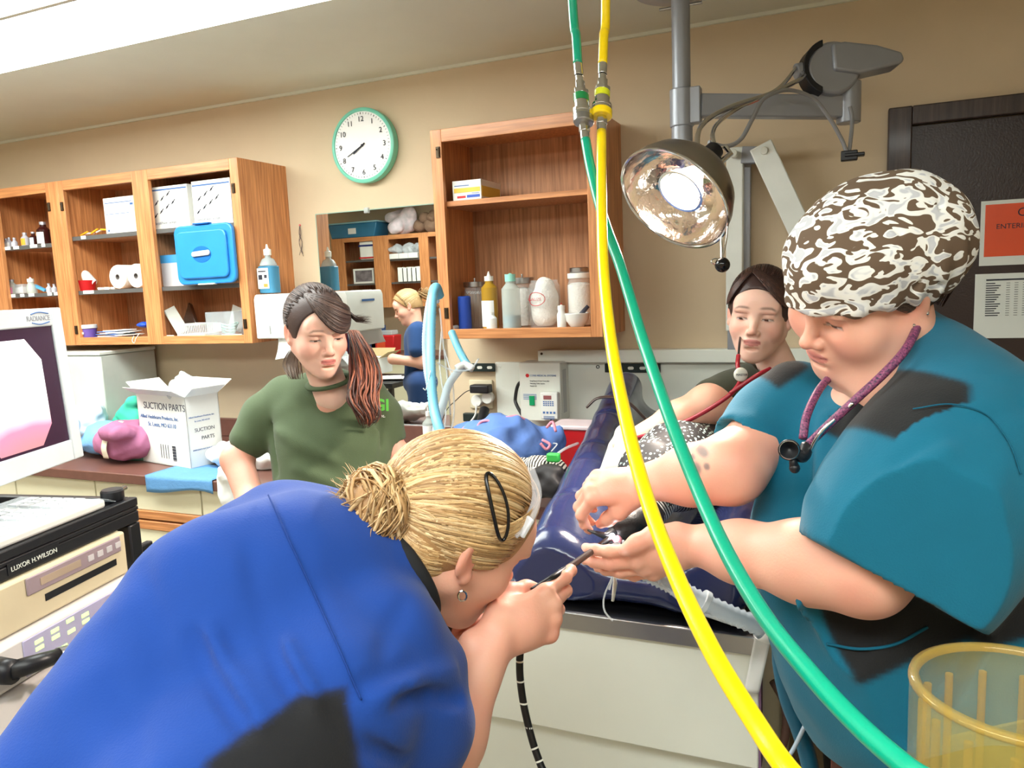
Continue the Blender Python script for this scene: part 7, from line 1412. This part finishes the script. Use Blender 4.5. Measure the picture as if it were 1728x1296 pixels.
for px, z, lb in ((609, 1.621, 'white framed picture on the middle shelf of the far cabinet'), (603, 1.395, 'white framed picture at the bottom of the far cabinet')):
    t = far('picture_frame', lb, 'picture frame', px, z); b = MB()
    for lo, hi in (((-.13, 0, 0), (.13, .015, .02)), ((-.13, 0, .14), (.13, .015, .16)), ((-.13, 0, .0201), (-.11, .015, .1399)), ((.11, 0, .0201), (.13, .015, .1399))): b.box(lo, hi)
    part('frame', b, M_white, t, bevel=.002); part('picture', MB().box((-.11, .002, .02), (.11, .008, .14)), mat('grey_photo', (120, 112, 116), .4, var=.5, vscale=14), t)
for i in range(3): t = far('basket', 'white slotted basket on the far cabinet shelf', 'basket', 666 + i * 16, 1.861, group='white baskets in the far cabinet'); part('basket_body', MB().box((-.055, -.05, 0), (.055, .06, .055)), M_white, t, bevel=.004); crm('plastic_wrap', 'clear plastic wrap heaped above the far baskets', 'plastic', 668 + i * 16, 1.96, (.07, .05, .045), M_clear, 80 + i, Y=FI, amp=.01, freq=50, group='plastic wraps above the far baskets')
for i in range(5): single('supply_carton', MB().box((-.034, -.05, 0), (.034, .05, .15 - .01 * (i % 2)), None, (fx(675 + i * 7.5), FI, 1.621)), M_white, 'white supply carton standing in the row on the far middle shelf', 'carton', 'row of cartons in the far cabinet', bevel=.002)
# far counter with books and a red container
ZF = .87; b = MB(); b.box((XL + .02, YB + .002, ZF - .04), (-3.0, YB + .6, ZF)); single('worktop', b, M_ctop, 'dark worktop along the far wall, seen in the mirror', 'worktop', bevel=.003)
single('base_cabinet', MB().box((XL + .02, YB + .002, 0), (-3.0, YB + .57, ZF - .041)), M_cream, 'run of cream base cabinets along the far wall', 'base cabinet', bevel=.003)
bx = fx(588); bc_ = [(120, 40, 50), (40, 60, 110), (200, 200, 196), (60, 60, 66), (150, 60, 60), (44, 90, 130), (210, 204, 190), (80, 50, 60), (36, 46, 90), (180, 170, 160)]
for i in range(10): w_ = .022 + .008 * (i % 3); single('book', MB().box((bx + i * .032, YB + .3, ZF + .001), (bx + i * .032 + w_, YB + .47, ZF + .24 - .012 * (i % 4))), mat('book_%d' % i, bc_[i], .6), 'book standing in the row on the far worktop', 'book', 'books on the far worktop', bevel=.002)
single('binder', MB().box((bx + .33, YB + .28, ZF + .001), (bx + .40, YB + .5, ZF + .30)), mat('blue_binder', (40, 70, 120), .5), 'tall blue binder at the end of the far row of books', 'binder', bevel=.002)
q = fx(648); t = thing('sharps_container', 'red sharps container with an orange label on the far worktop', 'sharps container', (q + .03, YB + .42, ZF + .001), 0, None, world=False); part('tub', MB().prism([(-.13, 0), (.13, 0), (.15, .2), (-.15, .2)], (0, -.08, 0), (1, 0, 0), (0, 0, 1), (0, .16, 0)), M_red, t, bevel=.01); part('label', MB().box((-.06, .081, .07), (.04, .083, .13)), M_orange, t); part('clear_hood', MB().box((-.12, -.07, .201), (.12, .07, .25)), M_clear, t, bevel=.01)
# work table with an open carton, between the far worktop and the woman in navy
wt = mr(650, 640, 5.2); t = thing('work_table', 'black work table covered with papers, seen in the mirror', 'table', (wt[0] - .1, wt[1], 0)); part('table_top', MB().box((-.75, -.3, .80), (.25, .3, .84), None, (wt[0], wt[1], 0)), M_black, t, bevel=.003)
for sx_ in (-.72, .2):
    for sy in (-.27, .25): part('leg', MB().box((sx_, sy, 0), (sx_ + .035, sy + .035, .799), None, (wt[0], wt[1], 0)), M_black, t)
for i in range(6): a = rng.uniform(-.6, .6); c_, s_ = math.cos(a), math.sin(a); single('paper_sheet', MB().box((-.11, -.08, 0), (.11, .08, .002), np.array([[c_, -s_, 0], [s_, c_, 0], [0, 0, 1]]), (wt[0] - .45 + .12 * i, wt[1] + rng.uniform(-.1, .1), .842 + .0025 * i)), M_paper, 'loose paper sheet on the work table in the mirror', 'paper', 'papers on the work table')
q = mr(625, 610, 5.4); t = thing('open_carton', 'open cardboard carton on the work table in the mirror', 'carton', (q[0], q[1], .86), 0, None, world=False); M_kraft = mat('kraft_board', (204, 176, 130), .8)
part('carton_walls', MB().box((-.15, -.1, 0), (.15, .1, .13)), M_card, t, bevel=.002); part('flap', MB().slab((.15, -.1, .13), (.09, 0, .05), (0, .2, 0), (0, 0, .003)), M_kraft, t); part('flap', MB().slab((-.15, .1, .131), (.3, 0, 0), (0, .07, .035), (0, 0, .003)), M_kraft, t); part('flap', MB().slab((-.15, -.1, .131), (.3, 0, 0), (0, -.07, .06), (0, 0, .003)), M_kraft, t)
# woman in navy scrubs
def person_navy():
    md = lambda x_, y_, d: (lambda p: V(p[0], 2 * YM - p[1], p[2]))(pD(x_, y_, d)); mv = lambda v: V(v[0], -v[1], v[2])
    hip = md(712, 690, 5.3); t = thing('person', 'blonde woman in navy scrubs with ponytail, seen in the mirror', 'person', (hip[0], hip[1], 0))
    Bv = basis((-.86, -.42, .1), (-.38, .9, .05)); B = np.array([mv(Bv[:, i]) for i in range(3)]).T; O = md(688, 517, 5.3); T = headT(O, B, .95); nb = md(700, 545, 5.3); inv = B.T @ (nb - O) / .95
    body = Multi(); Vv, F = head_sdf(tuple(inv), nr=.05); body.sculpt((Vv, F[:, ::-1]), SK, T, head_paint())
    el, wr = md(712, 612, 5.2), md(672, 607, 5.2); s = limb(*bb([md(703, 575, 5.2), el, wr, md(655, 605, 5.2)], .08), res=.006); s.chain([md(703, 575, 5.2), el, wr, md(663, 606, 5.2)], [.05, .043, .03, .038], k=.02); body.sculpt(s.mesh(), SK); part('body', body, M_skin, t, cols=body.cols(), smooth=3)
    s = SDF(*bb([md(700, 540, 5.3), hip, md(740, 700, 5.4)], .2), .01)
    for x_, y_, r in ((706, 575, 25), (708, 610, 26), (708, 645, 28), (712, 690, 30)): s.ell(md(x_, y_, 5.32), (r * 5.3 / FOC * .85, .12, .13), k=.06)
    s.chain([md(706, 562, 5.22), md(704, 590, 5.18)], [.075, .062], k=.03); s.halfspace(hip - V(0, 0, .02), (0, 0, -1)); s.wrinkle(.005, 22, 5)
    m = Multi().sculpt(s.mesh(), (28, 62, 112)); part('scrub_top', m, M_cloth, t, cols=m.cols(), smooth=3); legs(t, V(hip[0], hip[1], .9), (.04, .08, 0), (26, 56, 104), (-1, 0, 0), .078)
    S_ = Strands(); cols = [(196, 160, 112), (170, 132, 86), (212, 178, 130)]; v_, f_ = hair_shell(); Hs = Multi().sculpt((v_, f_[:, ::-1]), (176, 138, 92), T); S_.mb.add(Hs.v, Hs.f); S_.c.append(Hs.cols())
    for i in range(260): a_ = rng.uniform(-1, 1) * 2.3; root = V(math.sin(a_), .3 + .4 * max(0, math.cos(a_)), math.cos(a_)); sweep(T, S_, root, V(0, -1, .1), 7, 1.0, 1.0, .003, cols, V(root[0], -.3, root[2] * .8 + .2))
    for i in range(70): o = rng.normal(size=3) * .018; S_.add([T([V(0, -.11, .04)])[0] + o * .4, T([V(0, -.17, .03)])[0] + o * 1.3, T([V(0, -.22, -.03)])[0] + o * 1.6, T([V(0, -.24, -.1)])[0] + o], .004, cols[rng.integers(3)])
    part('hair', S_.mb, M_hair, t, cols=S_.cols(), smooth=3)
person_navy()
